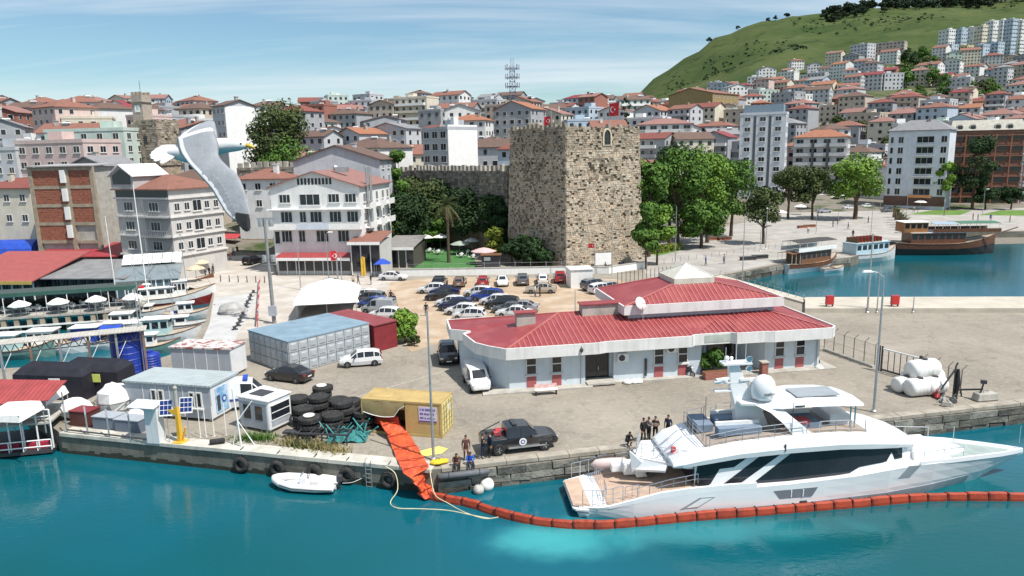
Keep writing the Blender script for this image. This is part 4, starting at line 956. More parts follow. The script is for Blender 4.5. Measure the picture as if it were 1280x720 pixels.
def ac(parent,loc,rz_=0):
    g = MB();g.box((0,-.2,0),(.95,.36,.72));a = g.build('air_conditioner',m_white,parent,loc,rz_,bevel=.03);g = MB();g.lathe([(.28,0),(.28,-.02),(.05,-.03)],12,(-.12,-.39,0),axis='y');g.build('fan_grille',m_dark,a)
ac(st,(9.95,.25,2.2));ac(st,(14.4,.25,2.72));g = MB();g.bx(12.0,12.18,.1,.24,.35,1.9);g.build('downpipe',m_dark,st)
g = MB();g.tube([(6.2,-.02,.1),(6.2,-.02,3)],.05);g.tube([(SL-.3,.0,.1),(SL-.3,.0,3)],.05);g.build('drainpipe',m_steel,st)
g = MB();g.bx(17.2,19.8,-.45,-.32,3.15,3.8);g.build('sign_board',M('grey_green_sign',(.40,.44,.40),.7,var=.15,streak=.3),st)
g = MB();g.lathe([(.14,0),(.16,-.12),(.1,-.3)],8,(6.0,-1.1,3.55));g.tube([(6,-.95,3.7),(6,-1.1,3.7),(6,-1.1,3.55)],.03,5);g.build('wall_lamp',m_dark,st)
# planter with bushes at the entrance
def sloc(u,v,z=0): c,s_ = math.cos(SRZ),math.sin(SRZ);return (S0.x+u*c-v*s_,S0.y+u*s_+v*c,z)
t = thing('brick_planter','low brick planter with green shrub beside the station entrance','planter',sloc(18.6,-.9),SRZ);g = MB();g.bx(-1.6,1.6,-.35,.35,0,.65);g.build('box',M('red_brick_small',(.30,.12,.09),.85,var=.3,scale=6),t);g = MB();g.bx(-1.5,1.5,-.27,.27,.651,.67);g.build('soil',m_wood,t)
PLANTERS = [sloc(18.3,.3,.1)]
t = thing('brick_pier','short terracotta brick pier by the station corner','pier',sloc(22.6,-.9),SRZ);g = MB();g.bx(-.28,.28,-.28,.28,0,1.15);g.build('shaft',M('red_brick_small'),t);g = MB();g.bx(-.36,.36,-.36,.36,1.151,1.25);g.build('cap',m_conc,t)
t = thing('bench','white low bench standing in front of the station windows','bench',sloc(2.8,-1.7),SRZ)
g = MB();g.bx(-.95,.95,-.25,.25,.42,.48);g.build('seat',m_white,t);g = MB();g.bx(-.95,.95,.22,.27,.5,.85);g.build('backrest',M('red_white_panel',(.62,.4,.38),.6,var=.3,scale=4),t)
for x in (-.85,.85): g = MB();g.bx(x-.03,x+.03,-.22,.22,0,.42);g.build('leg',m_dark,t)
for i,u in enumerate((10.2,10.8,11.2,28.2)):
    t = thing('sack',['white sack slumped under the station air conditioner','pale plastic drum beside the sacks at station wall','small white bag lying at the foot of station wall','white sack by the far corner of the station'][i],'sack',sloc(u,-.5),SRZ)
    g = MB();g.lathe([(.3,0),(.4,.08),(.38,.2),(.24,.32),(.08,.36)],9);g.build('body',m_cloth,t,smooth=True);g = MB();g.lathe([(.09,.35),(.05,.39),(.08,.43)],7);g.build('tied_neck',m_cloth,t)

# ================================================================== WATER TANK of square pressed panels
K0,K1,K2 = P(363,468),P(463,441),P(293,447)
tz_ = 3.05;ang = math.atan2(K1.y-K0.y,K1.x-K0.x);La = (K1-K0).length;Lb = 7.2
tk = thing('panel_water_tank','grey water tank built of square pressed panels with blue-grey roof sheet','water tank',(K0.x,K0.y,0),ang)
m_grp = M('grp_panel',(.36,.39,.41),.5,var=.12,scale=2,streak=.2);m_grpd = M('grp_body',(.20,.22,.24),.6,var=.15)
s = MB();s.bx(.04,La-.04,.04,Lb-.04,0,tz_);s.build('body',m_grpd,tk)
s = MB();s.bx(-.08,La+.08,-.08,Lb+.08,tz_+.003,tz_+.1);s.build('roof',M('blue_grey_sheet',(.20,.29,.36),.45,var=.2,scale=.6,wave=('X',.5,.25)),tk)
pm = MB();pw = 1.0
pm.bx(-.475,.475,-.05,.03,.025,.975)
pm.loft([[(-.36,-.05,.14),(.36,-.05,.14),(.36,-.05,.86),(-.36,-.05,.86)],[(-.22,-.11,.28),(.22,-.11,.28),(.22,-.11,.72),(-.22,-.11,.72)]])
pmesh = pm.mesh('panel',m_grp)
na,nb = max(1,round(La)),round(Lb)
for k in range(3):
    for i in range(na): o = place('panel',pmesh,tk,((i+.5)*La/na,0,k*1.01+.01));o.scale.x = La/na
    for i in range(nb): place('panel',pmesh,tk,(0,(i+.5)*Lb/nb,k*1.01+.01),-math.pi/2);place('panel',pmesh,tk,(La,(i+.5)*Lb/nb,k*1.01+.01),math.pi/2)
# dark red shed behind
m_mrn = M('maroon_sheet',(.20,.022,.03),.55,var=.2,wave=('X',.25,.4))
b = P(497,433);rz = ang;wR = 2.9
rs = thing('storage_shed','long dark red metal storage shed behind the panel water tank','shed',(b.x-math.cos(rz)*wR,b.y-math.sin(rz)*wR,0),rz)
s = MB();s.bx(0,wR,.0,8.5,0,2.75);s.build('wall',m_mrn,rs);s = MB();s.bx(-.1,wR+.1,-.12,8.62,2.753,2.85);s.build('roof',M('maroon_roof',(.24,.05,.055),.6,var=.25),rs);s = MB();s.bx(wR+.003,wR+.06,.6,2.6,.1,2.4);dd = s.build('door',M('maroon_door',(.26,.03,.035),.5),rs);s = MB();s.bx(wR+.061,wR+.1,1.55,1.62,.3,2.3);s.build('lock_bar',m_steel,dd)
# white marquee
b = P(372,398);
tn = thing('marquee_tent','white canvas marquee with shallow pitched roof behind the water tank','tent',(b.x,b.y,0),.16);L_ = 7.2;D_ = 7.5
s = MB();s.loft([[(-.3,-.3,2.3),(L_+.3,-.3,2.3),(L_+.3,D_+.3,2.3),(-.3,D_+.3,2.3)],[(0.6,.4,2.95),(L_-.6,.4,2.95),(L_-.6,D_-.4,2.95),(.6,D_-.4,2.95)],[(L_/2-.3,1.2,3.75),(L_/2+.3,1.2,3.75),(L_/2+.3,D_-1.2,3.75),(L_/2-.3,D_-1.2,3.75)]]);s.build('canopy',m_cloth,tn)
for x,y_ in ((0,0),(L_,0),(L_,D_),(0,D_),(L_/2,0),(0,D_/2)): s = MB();s.tube([(x,y_,0),(x,y_,2.4)],.05);s.build('pole',m_steel,tn)
s = MB();s.bx(-.02,.02,.1,D_-.1,.1,2.35);s.bx(.1,L_-.1,D_-.02,D_+.02,.1,2.35);s.build('side_sheet',m_cloth,tn)
s = MB();s.slab([(-.2,-1.9,2.05),(L_+.5,-1.9,2.05),(L_+.2,-.35,2.35),(-.1,-.35,2.35)],.04);s.build('front_flap',m_cloth,tn)
# ------------------------------------------------------------------ prefabricated cabins
def cabin(name,label,px,py,L_,D_,H_,rz,wall,roofmat,end=None,cat='cabin'):
    b = P(px,py);t = thing(name,label,cat,(b.x,b.y,0),rz)      # origin: the near right corner, front to the left along -x
    s = MB();s.bx(-L_,0,0,D_,.25,H_);s.build('wall',wall,t)
    if end: s = MB();s.bx(.003,.05,.05,D_-.05,.28,H_-.05);s.build('end_wall',end,t)
    s = MB();s.bx(-L_-.12,.14,-.12,D_+.12,H_+.003,H_+.14);s.build('roof',roofmat,t)
    for x in (-L_+.3,-L_/2,-.3): s = MB();s.bx(x-.15,x+.15,.2,D_-.2,0,.25);s.build('skid',m_conc,t)
    for i in range(1,int(L_/1.2)): s = MB();s.bx(-i*1.2-.02,-i*1.2+.02,-.025,-.003,.3,H_-.05);s.build('panel_joint',m_white,t)
    return t
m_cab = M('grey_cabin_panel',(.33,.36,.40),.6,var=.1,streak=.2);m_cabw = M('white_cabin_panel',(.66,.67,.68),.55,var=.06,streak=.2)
m_rust = M('rust_patched_white_roof',(.52,.5,.48),.8,second=(.26,.07,.06),scale=1.1,mixlo=.5,mixhi=.56)
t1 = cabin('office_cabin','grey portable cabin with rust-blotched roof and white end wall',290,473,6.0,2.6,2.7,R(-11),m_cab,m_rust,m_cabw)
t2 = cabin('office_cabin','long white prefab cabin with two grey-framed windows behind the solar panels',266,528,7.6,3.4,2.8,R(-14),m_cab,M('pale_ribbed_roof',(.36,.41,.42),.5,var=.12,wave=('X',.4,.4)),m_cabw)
for x in (-5.0,-4.35,-1.6,-.95): place('window',win_mesh(.5,1.25,1),t2,(x,-.03,1.1))
s = MB();s.bx(.06,.1,.5,2.0,.5,2.5);po = s.build('poster',M('blue_poster',(.16,.33,.55),.5,second=(.45,.6,.72),scale=1.6,var=.2),t2)
s = MB();s.bx(.101,.115,.62,1.0,.7,1.9);s.build('poster_picture',m_dark,po);s = MB();s.lathe([(.28,.0),(.28,.016)],16,(.101,1.5,1.45),axis='x');s.build('poster_emblem',m_ink,po);s = MB();s.lathe([(.16,.0),(.16,.024)],16,(.101,1.5,1.45),axis='x');s.build('emblem_centre',M('pale_blue_print',(.5,.66,.8),.5),po)
# round-windowed white kiosk
b = P(338,543);kz = R(-27)
kk = thing('guard_kiosk','small white guard kiosk with large dark front window and grey panels','kiosk',(b.x,b.y,0),kz)
s = MB();s.bx(-3.0,0,0,2.3,.2,2.45);s.build('wall',m_cabw,kk,bevel=.12)
s = MB();s.bx(-3.08,.08,-.08,2.38,2.4,2.58);rf = s.build('roof',m_cabw,kk,bevel=.1);s = MB();s.bx(-2.4,-1.0,.5,1.7,2.59,2.62);s.build('roof_panel',m_dark,rf)
s = MB();s.bx(.004,.04,.25,2.05,1.0,2.05);wn_ = s.build('window',m_glass,kk);s = MB();s.bx(.005,.06,.2,2.1,.93,.995);s.bx(.005,.06,.2,2.1,2.055,2.12);s.bx(.041,.055,.25,2.05,1.5,1.56);s.build('frame',m_white,wn_)
s = MB();s.bx(.004,.03,.25,2.05,.5,.85);s.build('lower_panel',m_cab,kk)
s = MB();s.bx(-2.9,-.2,-.03,-.004,.3,2.2);s.build('side_panel',m_cab,kk)
for x in (-2.1,-.95): s = MB();s.bx(x-.35,x+.35,-.05,-.031,.95,2.0);s.build('window',m_glass,kk)
for x in (-2.6,-.4):
    for y_ in (.3,2): s = MB();s.bx(x-.15,x+.15,y_-.15,y_+.15,0,.2);s.build('foot_block',m_conc,kk)
# ------------------------------------------------------------------ yellow shipping container with its side open
m_cy = M('container_yellow',(.46,.33,.13),.6,var=.15,scale=.9,streak=.35);m_cyd = M('container_lit_door_yellow',(.66,.58,.26),.55,var=.1,streak=.2)  # door yellow is lightened so the colour itself shows the sunlit end
b0 = P(553,548);cz = R(-14);CL,CW,CH = 6.1,2.44,2.59
ct = thing('shipping_container','yellow shipping container with open side spilling an orange oil boom','container',(b0.x,b0.y,0),cz)
s = MB()
for y_ in (0.04,CW-.04): s.bx(-CL,0,y_-.06,y_+.06,0,.16);s.bx(-CL,0,y_-.06,y_+.06,CH-.12,CH)
for x in (-CL+.06,-.06):
    for y_ in (.06,CW-.06): s.bx(x-.075,x+.075,y_-.075,y_+.075,-.0,CH+.005)
    s.bx(x-.05,x+.05,.1,CW-.1,0,.16);s.bx(x-.05,x+.05,.1,CW-.1,CH-.12,CH)
s.build('frame',m_cy,ct)
def corr(s,x0,x1,y,z0,z1,n):
    st_ = (x1-x0)/n;pts = []
    for i in range(n): a = x0+i*st_;pts += [(a,y-.0),(a+st_*.25,y+.035),(a+st_*.5,y+.035),(a+st_*.75,y)]
    pts.append((x1,y));
    for a,b in zip(pts,pts[1:]): s.quad((a[0],a[1],z0),(b[0],b[1],z0),(b[0],b[1],z1),(a[0],a[1],z1))
s = MB();corr(s,-CL+.1,-.1,CW-.06,.16,CH-.12,22);s.build('back_wall',m_cy,ct)
s = MB();s.bx(-2.75,-.12,.02,.06,.16,CH-.12);s.build('side_panel',m_cy,ct)
s = MB();s.bx(-CL+.1,-.1,.1,CW-.1,CH-.05,CH-.02);s.bx(-CL+.4,-CL+2.0,.5,1.6,CH-.019,CH+.0);s.build('roof',m_cy,ct)
s = MB();s.bx(-CL+.1,-.1,.1,CW-.1,.1,.15);s.build('floor',m_wood,ct)
s = MB();s.bx(-CL+.05,-CL+.09,.1,CW-.1,.16,CH-.12);s.build('end_wall',m_cy,ct)
for k in (0,1):
    s = MB();y0 = .12+k*1.1;s.bx(-.03,.03,y0,y0+1.08,.18,CH-.14);dr = s.build('door',m_cyd,ct)
    for j in range(2): s = MB();y1 = y0+.3+j*.48;s.tube([(.06,y1,.2),(.06,y1,CH-.16)],.022,6);s.build('lock_rod',M('brownish_steel',(.25,.18,.07),.5),dr)
    for z in (.55,.95,1.35,1.75,2.15): s = MB();s.bx(.031,.045,y0+.05,y0+1.03,z-.02,z+.02);s.build('door_rib',M('brownish_steel',(.25,.18,.07)),dr)
s = MB();s.bx(.032,.05,1.35,1.75,1.6,2.1);s.build('notice',m_white,ct)
s = MB();s.bx(-1.7,-.35,-.02,.018,1.15,2.25);sg = s.build('sign_board',M('lilac_white_board',(.55,.52,.68),.5,var=.08),ct)
m_prp = M('purple_print',(.10,.06,.30),.5)
for z,tx,sz in ((2.02,'SİNOP LİMANI',.19),(1.72,'KIYI EMNİYETİ',.19),(1.42,'BARİYER',.19)):
    pass
# unreadable rows of purple print: bars and strokes of differing lengths
rr = random.Random(4)
for z in (2.05,1.74,1.44):
    s = MB();x = -1.6
    while x < -.5:
        l = rr.uniform(.05,.11);s.bx(x,x+l,-.03,-.021,z-.07,z+.07*rr.choice((1,1,.4)));x += l+rr.choice((.03,.03,.09))
    s.build('printed_line',m_prp,sg)
s = MB();s.bx(-1.7,-.35,-.03,-.021,1.15,1.24);s.build('printed_band',m_prp,sg)
# the loose tarpaulin half over the open side
s = MB();rings = []
for i in range(9):
    x = -CL+.15+i*.40;drop = 1.0 + 1.0*math.sin(math.pi*i/8)*.5 if i < 7 else .5
    rings.append([(x,.0,CH-.02),(x,-.05-.04*math.sin(i*1.7),CH-.35),(x,-.09+.05*math.cos(i*2.1),CH-.35-drop*.35),(x,-.06,CH-.35-drop*.58)])
s.loft(rings,False,False);o = s.build('tarpaulin',M('khaki_tarp',(.26,.21,.10),.8,var=.15,bump=.4,bscale=4),ct,smooth=True,fix=False)
s = MB();s.tube([(-CL+.15+i*.4,-.12,CH-.35-(1.0 + .5*math.sin(math.pi*i/8))*.6 if i < 7 else CH-.6+(i-7)*.25) for i in range(9)],.03,6);s.build('rope_edge',m_cloth,ct)

# ------------------------------------------------------------------ stacked tyres, scrap frames, tables
tym = MB();tym.torus((0,0,.22),.46,.2,20,10);tym.lathe([(.66,.07),(.69,.12),(.69,.32),(.66,.37)],24)
m_tyre = M('old_tyre',(.022,.022,.023),.85,var=.5,scale=3,bump=.6,bscale=14,second=(.075,.07,.062),mixlo=.5,mixhi=.8)
tymesh = tym.mesh('tyre',m_tyre);td = MB();
for i in range(20): a = i*math.pi/10;td.box((.685*math.cos(a),.685*math.sin(a),.22),(.04,.1,.26),a)
tdm = td.mesh('tread',m_tyre)
rr = random.Random(8);k = 0
TS = [(380,531,3),(400,525,4),(388,544,3),(416,540,3),(431,532,4),(374,517,3),(404,512,4),(440,521,3),(424,520,3),(456,536,3)]
for j,(px,py,nn) in enumerate(TS):
    p = P(px,py)
    for i in range(nn):
        t = thing('tyre',f'black lorry tyre {"on the ground" if i == 0 else "topmost" if i == nn-1 else "in the middle"} of its stack beside the yellow container','tyre',(p.x+rr.uniform(-.1,.1),p.y+rr.uniform(-.1,.1),i*.5),rr.uniform(0,6),'bottom tyres of the stacks' if i == 0 else 'top tyres of the stacks' if i == nn-1 else 'middle tyres of the stacks');t.scale = (1.14,)*3
        place('carcass',tymesh,t);place('tread',tdm,t)
    if j in (2,6): s = MB();s.lathe([(.42,0),(.40,.05),(.05,.06)],14);tag(s.build('hatch_disc',M('dusty_white_disc',(.62,.6,.55),.8),None,(p.x,p.y,nn*.5+.02)),'dusty white round lid lying on a tyre stack ' + ('nearest the kiosk' if j == 2 else 'behind the others'),'lid')
m_teal = M('teal_net',(.03,.17,.17),.85,var=.4,scale=3);m_tealp = M('teal_pipe',(.05,.24,.24),.6,var=.3)
b = P(445,548);t = thing('scrap_frame_heap','tangled heap of teal steel frames and nets beside the yellow container','scrap heap',(b.x,b.y,0));
for i in range(22):
    a = Vector((rr.uniform(-1.9,1.0),rr.uniform(-.7,.9),rr.uniform(.05,.5)));a2 = a + Vector((rr.uniform(-1,1),rr.uniform(-.5,.5),rr.uniform(.2,1.2)));s = MB();s.tube([a,a2],rr.uniform(.03,.055),6);s.build('pipe',m_tealp,t)
s = MB();rings = []
for i in range(12):
    rings.append([(-2+i*.26,y_*.34-.9,max(.02,.7*math.exp(-((i-6)/4)**2-((y_-3)/2.2)**2)+rr.uniform(-.1,.1))) for y_ in range(7)])
s.loft(rings,False,False);s.build('net',m_teal,t,fix=False)
b = P(408,556);t = thing('steel_trestle','low black steel trestle frame in front of the tyre stacks','trestle',(b.x,b.y,0),R(-8))
for y_ in (0,1.0): s = MB();s.bx(-2.2,1.6,y_-.05,y_+.05,.72,.82);s.build('rail',m_dark,t)
for x in (-2.1,-1.2,-.3,.6,1.5): s = MB();s.bx(x-.045,x+.045,-.045,.045,0,.72);s.bx(x-.045,x+.045,.955,1.045,0,.72);s.bx(x-.04,x+.04,.05,.95,.74,.8);s.build('leg_frame',m_dark,t)
b = P(372,547);t = thing('trailer_hitch','small dark trailer axle parked behind the guard kiosk','trailer',(b.x,b.y,0),R(-10));s = MB();s.bx(-1,1.4,-.3,.3,.35,.5);s.build('chassis',m_dark,t)
for y_ in (-.4,.4): s = MB();s.torus((-.3,y_,.3),.22,.09,14,6,'y');s.build('wheel',m_black,t)
# ------------------------------------------------------------------ davit crane and solar panels
b = P(226,553);t = thing('davit_crane','yellow steel davit crane standing on the quay edge','crane',(b.x,b.y,0),R(-15))
s = MB();s.box((0,0,1.35),(.28,.34,2.7),0,taper=.75);s.build('column',m_yel,t);s = MB();s.box((0,0,.06),(.8,.8,.12));s.build('base_plate',m_yel,t);s = MB();s.beam((-.1,0,2.35),(-1.9,-.1,2.05),.26,.34);s.build('arm',m_yel,t);s = MB();s.beam((.18,0,.12),(.55,0,1.2),.1);s.build('brace',m_yel,t);s = MB();s.tube([(0,0,2.7),(0,0,3.9)],.13,8);s.ball((0,0,4.05),.16,8,5);s.build('post',m_conc,t);s = MB();s.tube([(-1.8,-.1,2.0),(-1.8,-.1,1.1)],.02,5);s.build('cable',m_dark,t)
m_pv = M('solar_cells',(.012,.03,.15),.15,var=.3,scale=6)
for i,(px,py,h_) in enumerate(((212,553,2.9),(237,549,2.9))):
    b = P(px,py);t = thing('solar_panel',['square blue solar panel on thin post left of the yellow crane','square blue solar panel on thin post right of the yellow crane'][i],'solar panel',(b.x,b.y,0),R(8));t.scale = (.68,.68,.85)
    s = MB();s.tube([(0,0,0),(0,0,h_)],.04);s.build('post',m_steel,t);s = MB();s.slab([(-.65,-.25,h_-.5),(.65,-.25,h_-.5),(.65,.35,h_+.75),(-.65,.35,h_+.75)],.05);f = s.build('frame',m_white,t)
    for a in range(3):
        for c_ in range(3):
            x = -.4+a*.4;z0 = .09+c_*.3;s = MB();y0,y1 = -.25+.6*z0,-.25+.6*(z0+.26);s.slab([(x-.18,y0-.012,h_-.5+1.25*z0),(x+.18,y0-.012,h_-.5+1.25*z0),(x+.18,y1-.012,h_-.5+1.25*(z0+.26)),(x-.18,y1-.012,h_-.5+1.25*(z0+.26))],.01);s.build('cell',m_pv,f)
b = P(196,552);t = thing('control_cabinet','white control cabinet with slanted lid behind the crane','cabinet',(b.x,b.y,0),R(-12));s = MB();s.bx(-.5,.5,-.35,.35,0,2.7);s.build('body',m_cabw,t);s = MB();s.slab([(-1.6,-.7,2.75),(.6,-.7,2.75),(.6,.5,2.95),(-1.6,.5,2.95)],.06);s.build('lid',m_cabw,t)
b = P(272,556);t = thing('rubber_fender_block','black rubber block lying on the quay coping','fender',(b.x,b.y,.06),.3);s = MB();s.lathe([(.16,-.5),(.2,-.42),(.2,.42),(.16,.5)],10,(0,0,.2),axis='x');s.build('body',m_black,t);s = MB();s.torus((.0,0,.2),.2,.03,10,5,'x');s.build('strap',m_dark,t)
b = P(302,559);t = thing('lattice_post','white tripod signal post on the quay edge by the kiosk','post',(b.x,b.y,.05));s = MB();s.tube([(0,0,0),(-.25,0,4.2)],.06);s.build('mast',m_white,t)
for dx in (-.7,.8): s = MB();s.tube([(dx,.3,0),(-.1,0,1.9)],.04);s.build('strut',m_white,t)
s = MB();s.tube([(-.1,0,1.9),(1.0,0,3.3)],.04);s.build('boom',m_white,t)
for i,px in enumerate((251,258,268,283)):
    b = P(px,548-i*1);t = thing('thin_post','thin white steel stake standing in front of the prefab cabin','stake',(b.x,b.y,0),group='white stakes before the cabin');s = MB();s.tube([(0,0,0),(0,0,2.3+.2*(i % 2))],.03,5);s.build('rod',m_white,t);s = MB();s.box((0,0,.03),(.25,.25,.06));s.build('foot',m_conc,t)
# ------------------------------------------------------------------ low railing, skips and drums at the left end of the quay
def rail_box(px0,py0,px1,py1):
    a,b = P(px0,py0),P(px1,py1);L_ = (b-a).length;t = thing('quay_railing','grey tubular railing along the cluttered left end of the quay','railing',(a.x,a.y,.0),math.atan2(b.y-a.y,b.x-a.x))
    for i in range(5): s = MB();x = L_*i/4;s.tube([(x,0,0),(x,0,1.6),(x-.3,.25,2.1)],.06);s.build('post',m_steel,t)
    for z in (.25,): s = MB();s.tube([(0,0,z),(L_,0,z)],.06);s.build('rail',m_dark,t)
rail_box(84,541,192,554)
for i,(px,py,w_,d_,h_,mt,nm,lb) in enumerate([(104,532,1.7,1.2,1.15,M('dark_brown_bin',(.09,.03,.025),.6),'rubbish_skip','dark brown open skip behind the quay railing'),(134,536,1.9,1.2,.95,M('slate_crate',(.12,.15,.2),.6),'crate_box','slate blue crate with pale lid behind the railing'),(163,540,2.1,1.2,.95,M('slate_crate'),'crate_box','wider slate blue crate next to the crane cabinet')]):
    b = P(px,py);t = thing(nm,lb,'crate',(b.x,b.y+.4,0),R(-14));s = MB()
    s.bx(-w_/2,w_/2,-d_/2,-d_/2+.06,0,h_);s.bx(-w_/2,w_/2,d_/2-.06,d_/2,0,h_);s.bx(-w_/2,-w_/2+.06,-d_/2+.06,d_/2-.06,0,h_);s.bx(w_/2-.06,w_/2,-d_/2+.06,d_/2-.06,0,h_);s.bx(-w_/2+.06,w_/2-.06,-d_/2+.06,d_/2-.06,0,.06);s.build('box',mt,t)
    s = MB();s.bx(-w_/2-.05,w_/2+.05,-d_/2-.05,d_/2+.05,h_+.003,h_+.06);s.build('rim_lid',m_cab if i else m_mrn,t)
def wrapped(label,px,py,r,n=9,seed=1):
    b = P(px,py);g = random.Random(seed);t = thing('wrapped_bundle',label,'bundle',(b.x,b.y,0));s = MB();rings = []
    for i in range(7):
        tt = -math.pi/2+math.pi*i/6;rings.append([((r[0]*max(.05,math.cos(tt)))*math.cos(2*math.pi*k/n)*g.uniform(.85,1.1),r[1]*max(.05,math.cos(tt))*math.sin(2*math.pi*k/n)*g.uniform(.85,1.1),r[2]*(1+math.sin(tt))*g.uniform(.95,1.05)) for k in range(n)])
    s.loft(rings);s.build('cover',m_cloth,t,smooth=False);s = MB();s.torus((0,0,r[2]),r[0]*.98,.03,12,5);s.build('binding_rope',m_dark,t)
wrapped('large white tarpaulin-wrapped bundle beside the prefab cabin',146,519,(1.5,1.2,1.35),seed=2)
wrapped('low grey-white covered bundle behind the quay railing',95,522,(1.4,1.0,.8),seed=3)
wrapped('small white covered heap next to the slate crates',170,529,(.8,.7,.55),seed=5)
for i,(px,py,w_,h_) in enumerate(((62,500,6.5,2.7),(112,494,5.5,2.7))):
    b = P(px,py);t = thing('covered_net_stack',['black tarpaulin-covered net stack with white notice','black tarpaulin-covered net stack with yellow notice'][i],'net stack',(b.x,b.y,0),R(-6));s = MB();s.loft([[(-w_/2,0,0),(w_/2,0,0),(w_/2,2.6,0),(-w_/2,2.6,0)],[(-w_/2+.1,.1,h_*.8),(w_/2-.1,.1,h_*.75),(w_/2-.1,2.5,h_*.8),(-w_/2+.1,2.5,h_*.85)],[(-w_/2+.6,.6,h_),(w_/2-.6,.6,h_*.95),(w_/2-.6,2,h_),(-w_/2+.6,2,h_*1.05)]]);s.build('tarpaulin',M('black_tarp',(.012,.012,.02),.6,var=.4,bump=.6,bscale=2.5),t);s = MB();s.bx(.2,1.2,-.06,.0,1.2,1.9);s.build('notice',m_white if i == 0 else M('lime_notice',(.55,.6,.15),.6),t)
# blue tanks
m_btank = M('blue_tank',(.012,.04,.30),.5,var=.15,scale=1.2,streak=.1)
for i,(px,py,r_,h_) in enumerate(((163,470,1.35,4.2),(190,465,.85,1.7))):
    b = P(px,py);t = thing('storage_tank',['tall blue cylindrical storage tank under the steel canopy','short blue drum tank beside the tall blue tank'][i],'tank',(b.x,b.y,0));s = MB();pr = [(r_,0)]
    for k in range(1,7): z = h_*k/7;pr += [(r_,z-.06),(r_+.04,z),(r_,z+.06)]
    pr += [(r_,h_),(r_*.9,h_+.15),(.3,h_+.25)];s.lathe(pr,24);s.build('shell',m_btank,t);s = MB();s.lathe([(.3,h_+.2),(.3,h_+.4),(.05,h_+.42)],12);s.build('hatch',m_btank,t)
# ================================================================== MOTOR YACHT
m_gel = M('white_gelcoat',(.76,.77,.78),.22,var=.03,scale=.7,coat=.4)
m_grey = M('grey_hull_band',(.30,.33,.36),.35,var=.1)
m_teak = M('weathered_teak',(.50,.36,.27),.7,var=.18,scale=1.5,wave=('Y',.09,.3))
m_cush = M('blue_grey_cushion',(.16,.21,.28),.8,var=.15,scale=2,bump=.2)
YO = P(717,628,WZ);YRZ = R(5.2)
ya = thing('motor_yacht','large white motor yacht with dark glazing moored inside the orange boom','yacht',(YO.x,YO.y,WZ),YRZ);ya.scale = (1.055,.87,1.07)
def lerpt(tab,x):
    if x <= tab[0][0]: return tab[0][1]
    for (a,va),(b,vb) in zip(tab,tab[1:]):
        if x <= b: u = (x-a)/(b-a);return va + (vb-va)*u
    return tab[-1][1]
T_sh = [(0,.62),(1.5,.7),(3,1.0),(5,1.32),(7,1.48),(11,1.52),(16,1.75),(18,1.95),(20,2.05),(24,1.85),(28.2,1.5)]
T_dk = [(0,2.2),(1,2.6),(3,2.9),(6,3.05),(13,3.1),(18,2.9),(21,2.45),(24,1.7),(26,1.05),(27.5,.42),(28.2,.04)]
T_wl = [(0,2.1),(3,2.8),(6,2.98),(13,3.0),(18,2.55),(21,1.85),(23.5,.95),(25.5,.25),(28.2,.02)]
T_kz = [(0,-.5),(18,-.9),(23,-.7),(25,.0),(26.5,.6),(28.2,1.32)]
def hy(x,z):
    d,w_,sh,kz = lerpt(T_dk,x),lerpt(T_wl,x),lerpt(T_sh,x),lerpt(T_kz,x);z0 = max(0,kz);u = min(1,max(0,(z-z0)/max(.05,sh-z0)));return w_ + (d-w_)*(u**.8)
rings = []
xs = [0,.4,1,2,3,4.5,6,8,10,12,14,16,18,19.5,21,22.5,24,25,26,27,27.6,28.0,28.2]
for x in xs:
    sh,kz = lerpt(T_sh,x),lerpt(T_kz,x);z0 = max(kz,0) + .001;zz = [sh,z0+(sh-z0)*.72,z0+(sh-z0)*.4,z0]
    half = [(hy(x,z),z) for z in zz] + [(lerpt(T_wl,x)*.5,min(kz,z0)+(.0 if kz < 0 else .0)-.02)]
    sl = -.35 if x == 0 else 0
    rings.append([(x,-y,z) for y,z in half] + [(x,y,z) for y,z in half[::-1]])
s = MB();s.loft(rings);s.build('hull',m_gel,ya,smooth=False)
def hull_patch(pts,mat,name,par,off=.025,sides=(-1,1)):
    for sd in sides:
        g = MB();n = len(pts);f = [(x,sd*(hy(x,z)+off),z) for x,z in pts];b = [(x,sd*(hy(x,z)-.06),z) for x,z in pts]
        g.add(f+b,[list(range(n)),list(range(2*n-1,n-1,-1))] + [[i,n+i,n+(i+1) % n,(i+1) % n] for i in range(n)]);g.build(name,mat,par)
# grey band above the waterline, in short strips so that it follows the hull
for a,b in zip(range(8,24),range(9,25)): hull_patch([(a,.08),(b,.08),(b,.30+.02*(b-8)),(a,.30+.02*(a-8))],m_grey,'boot_stripe',ya,.012)
hull_patch([(11.4,.72),(13.3,.76),(13.6,1.28),(11.0,1.22)],M('smoke_grey_panel',(.17,.18,.20),.3),'hull_window',ya)
for x in (12.0,12.7): hull_patch([(x,.78),(x+.06,.78),(x+.06,1.22),(x,1.22)],m_gel,'window_mullion',ya,.05)
hull_patch([(5.6,.45),(6.6,.5),(7.6,1.1),(6.7,1.1)],m_grey,'side_hatch',ya)
hull_patch([(6.0,.52),(6.6,.55),(7.4,1.02),(6.8,1.02)],m_gel,'side_hatch_cover',ya,.04)
hull_patch([(12.6,.34),(13.0,.34),(13.0,.5),(12.6,.5)],m_dark,'exhaust_outlet',ya,.06)
hull_patch([(18.6,1.35),(19.4,1.3),(20.0,2.02),(19.2,2.04)],m_grey,'anchor_pocket',ya,.02)
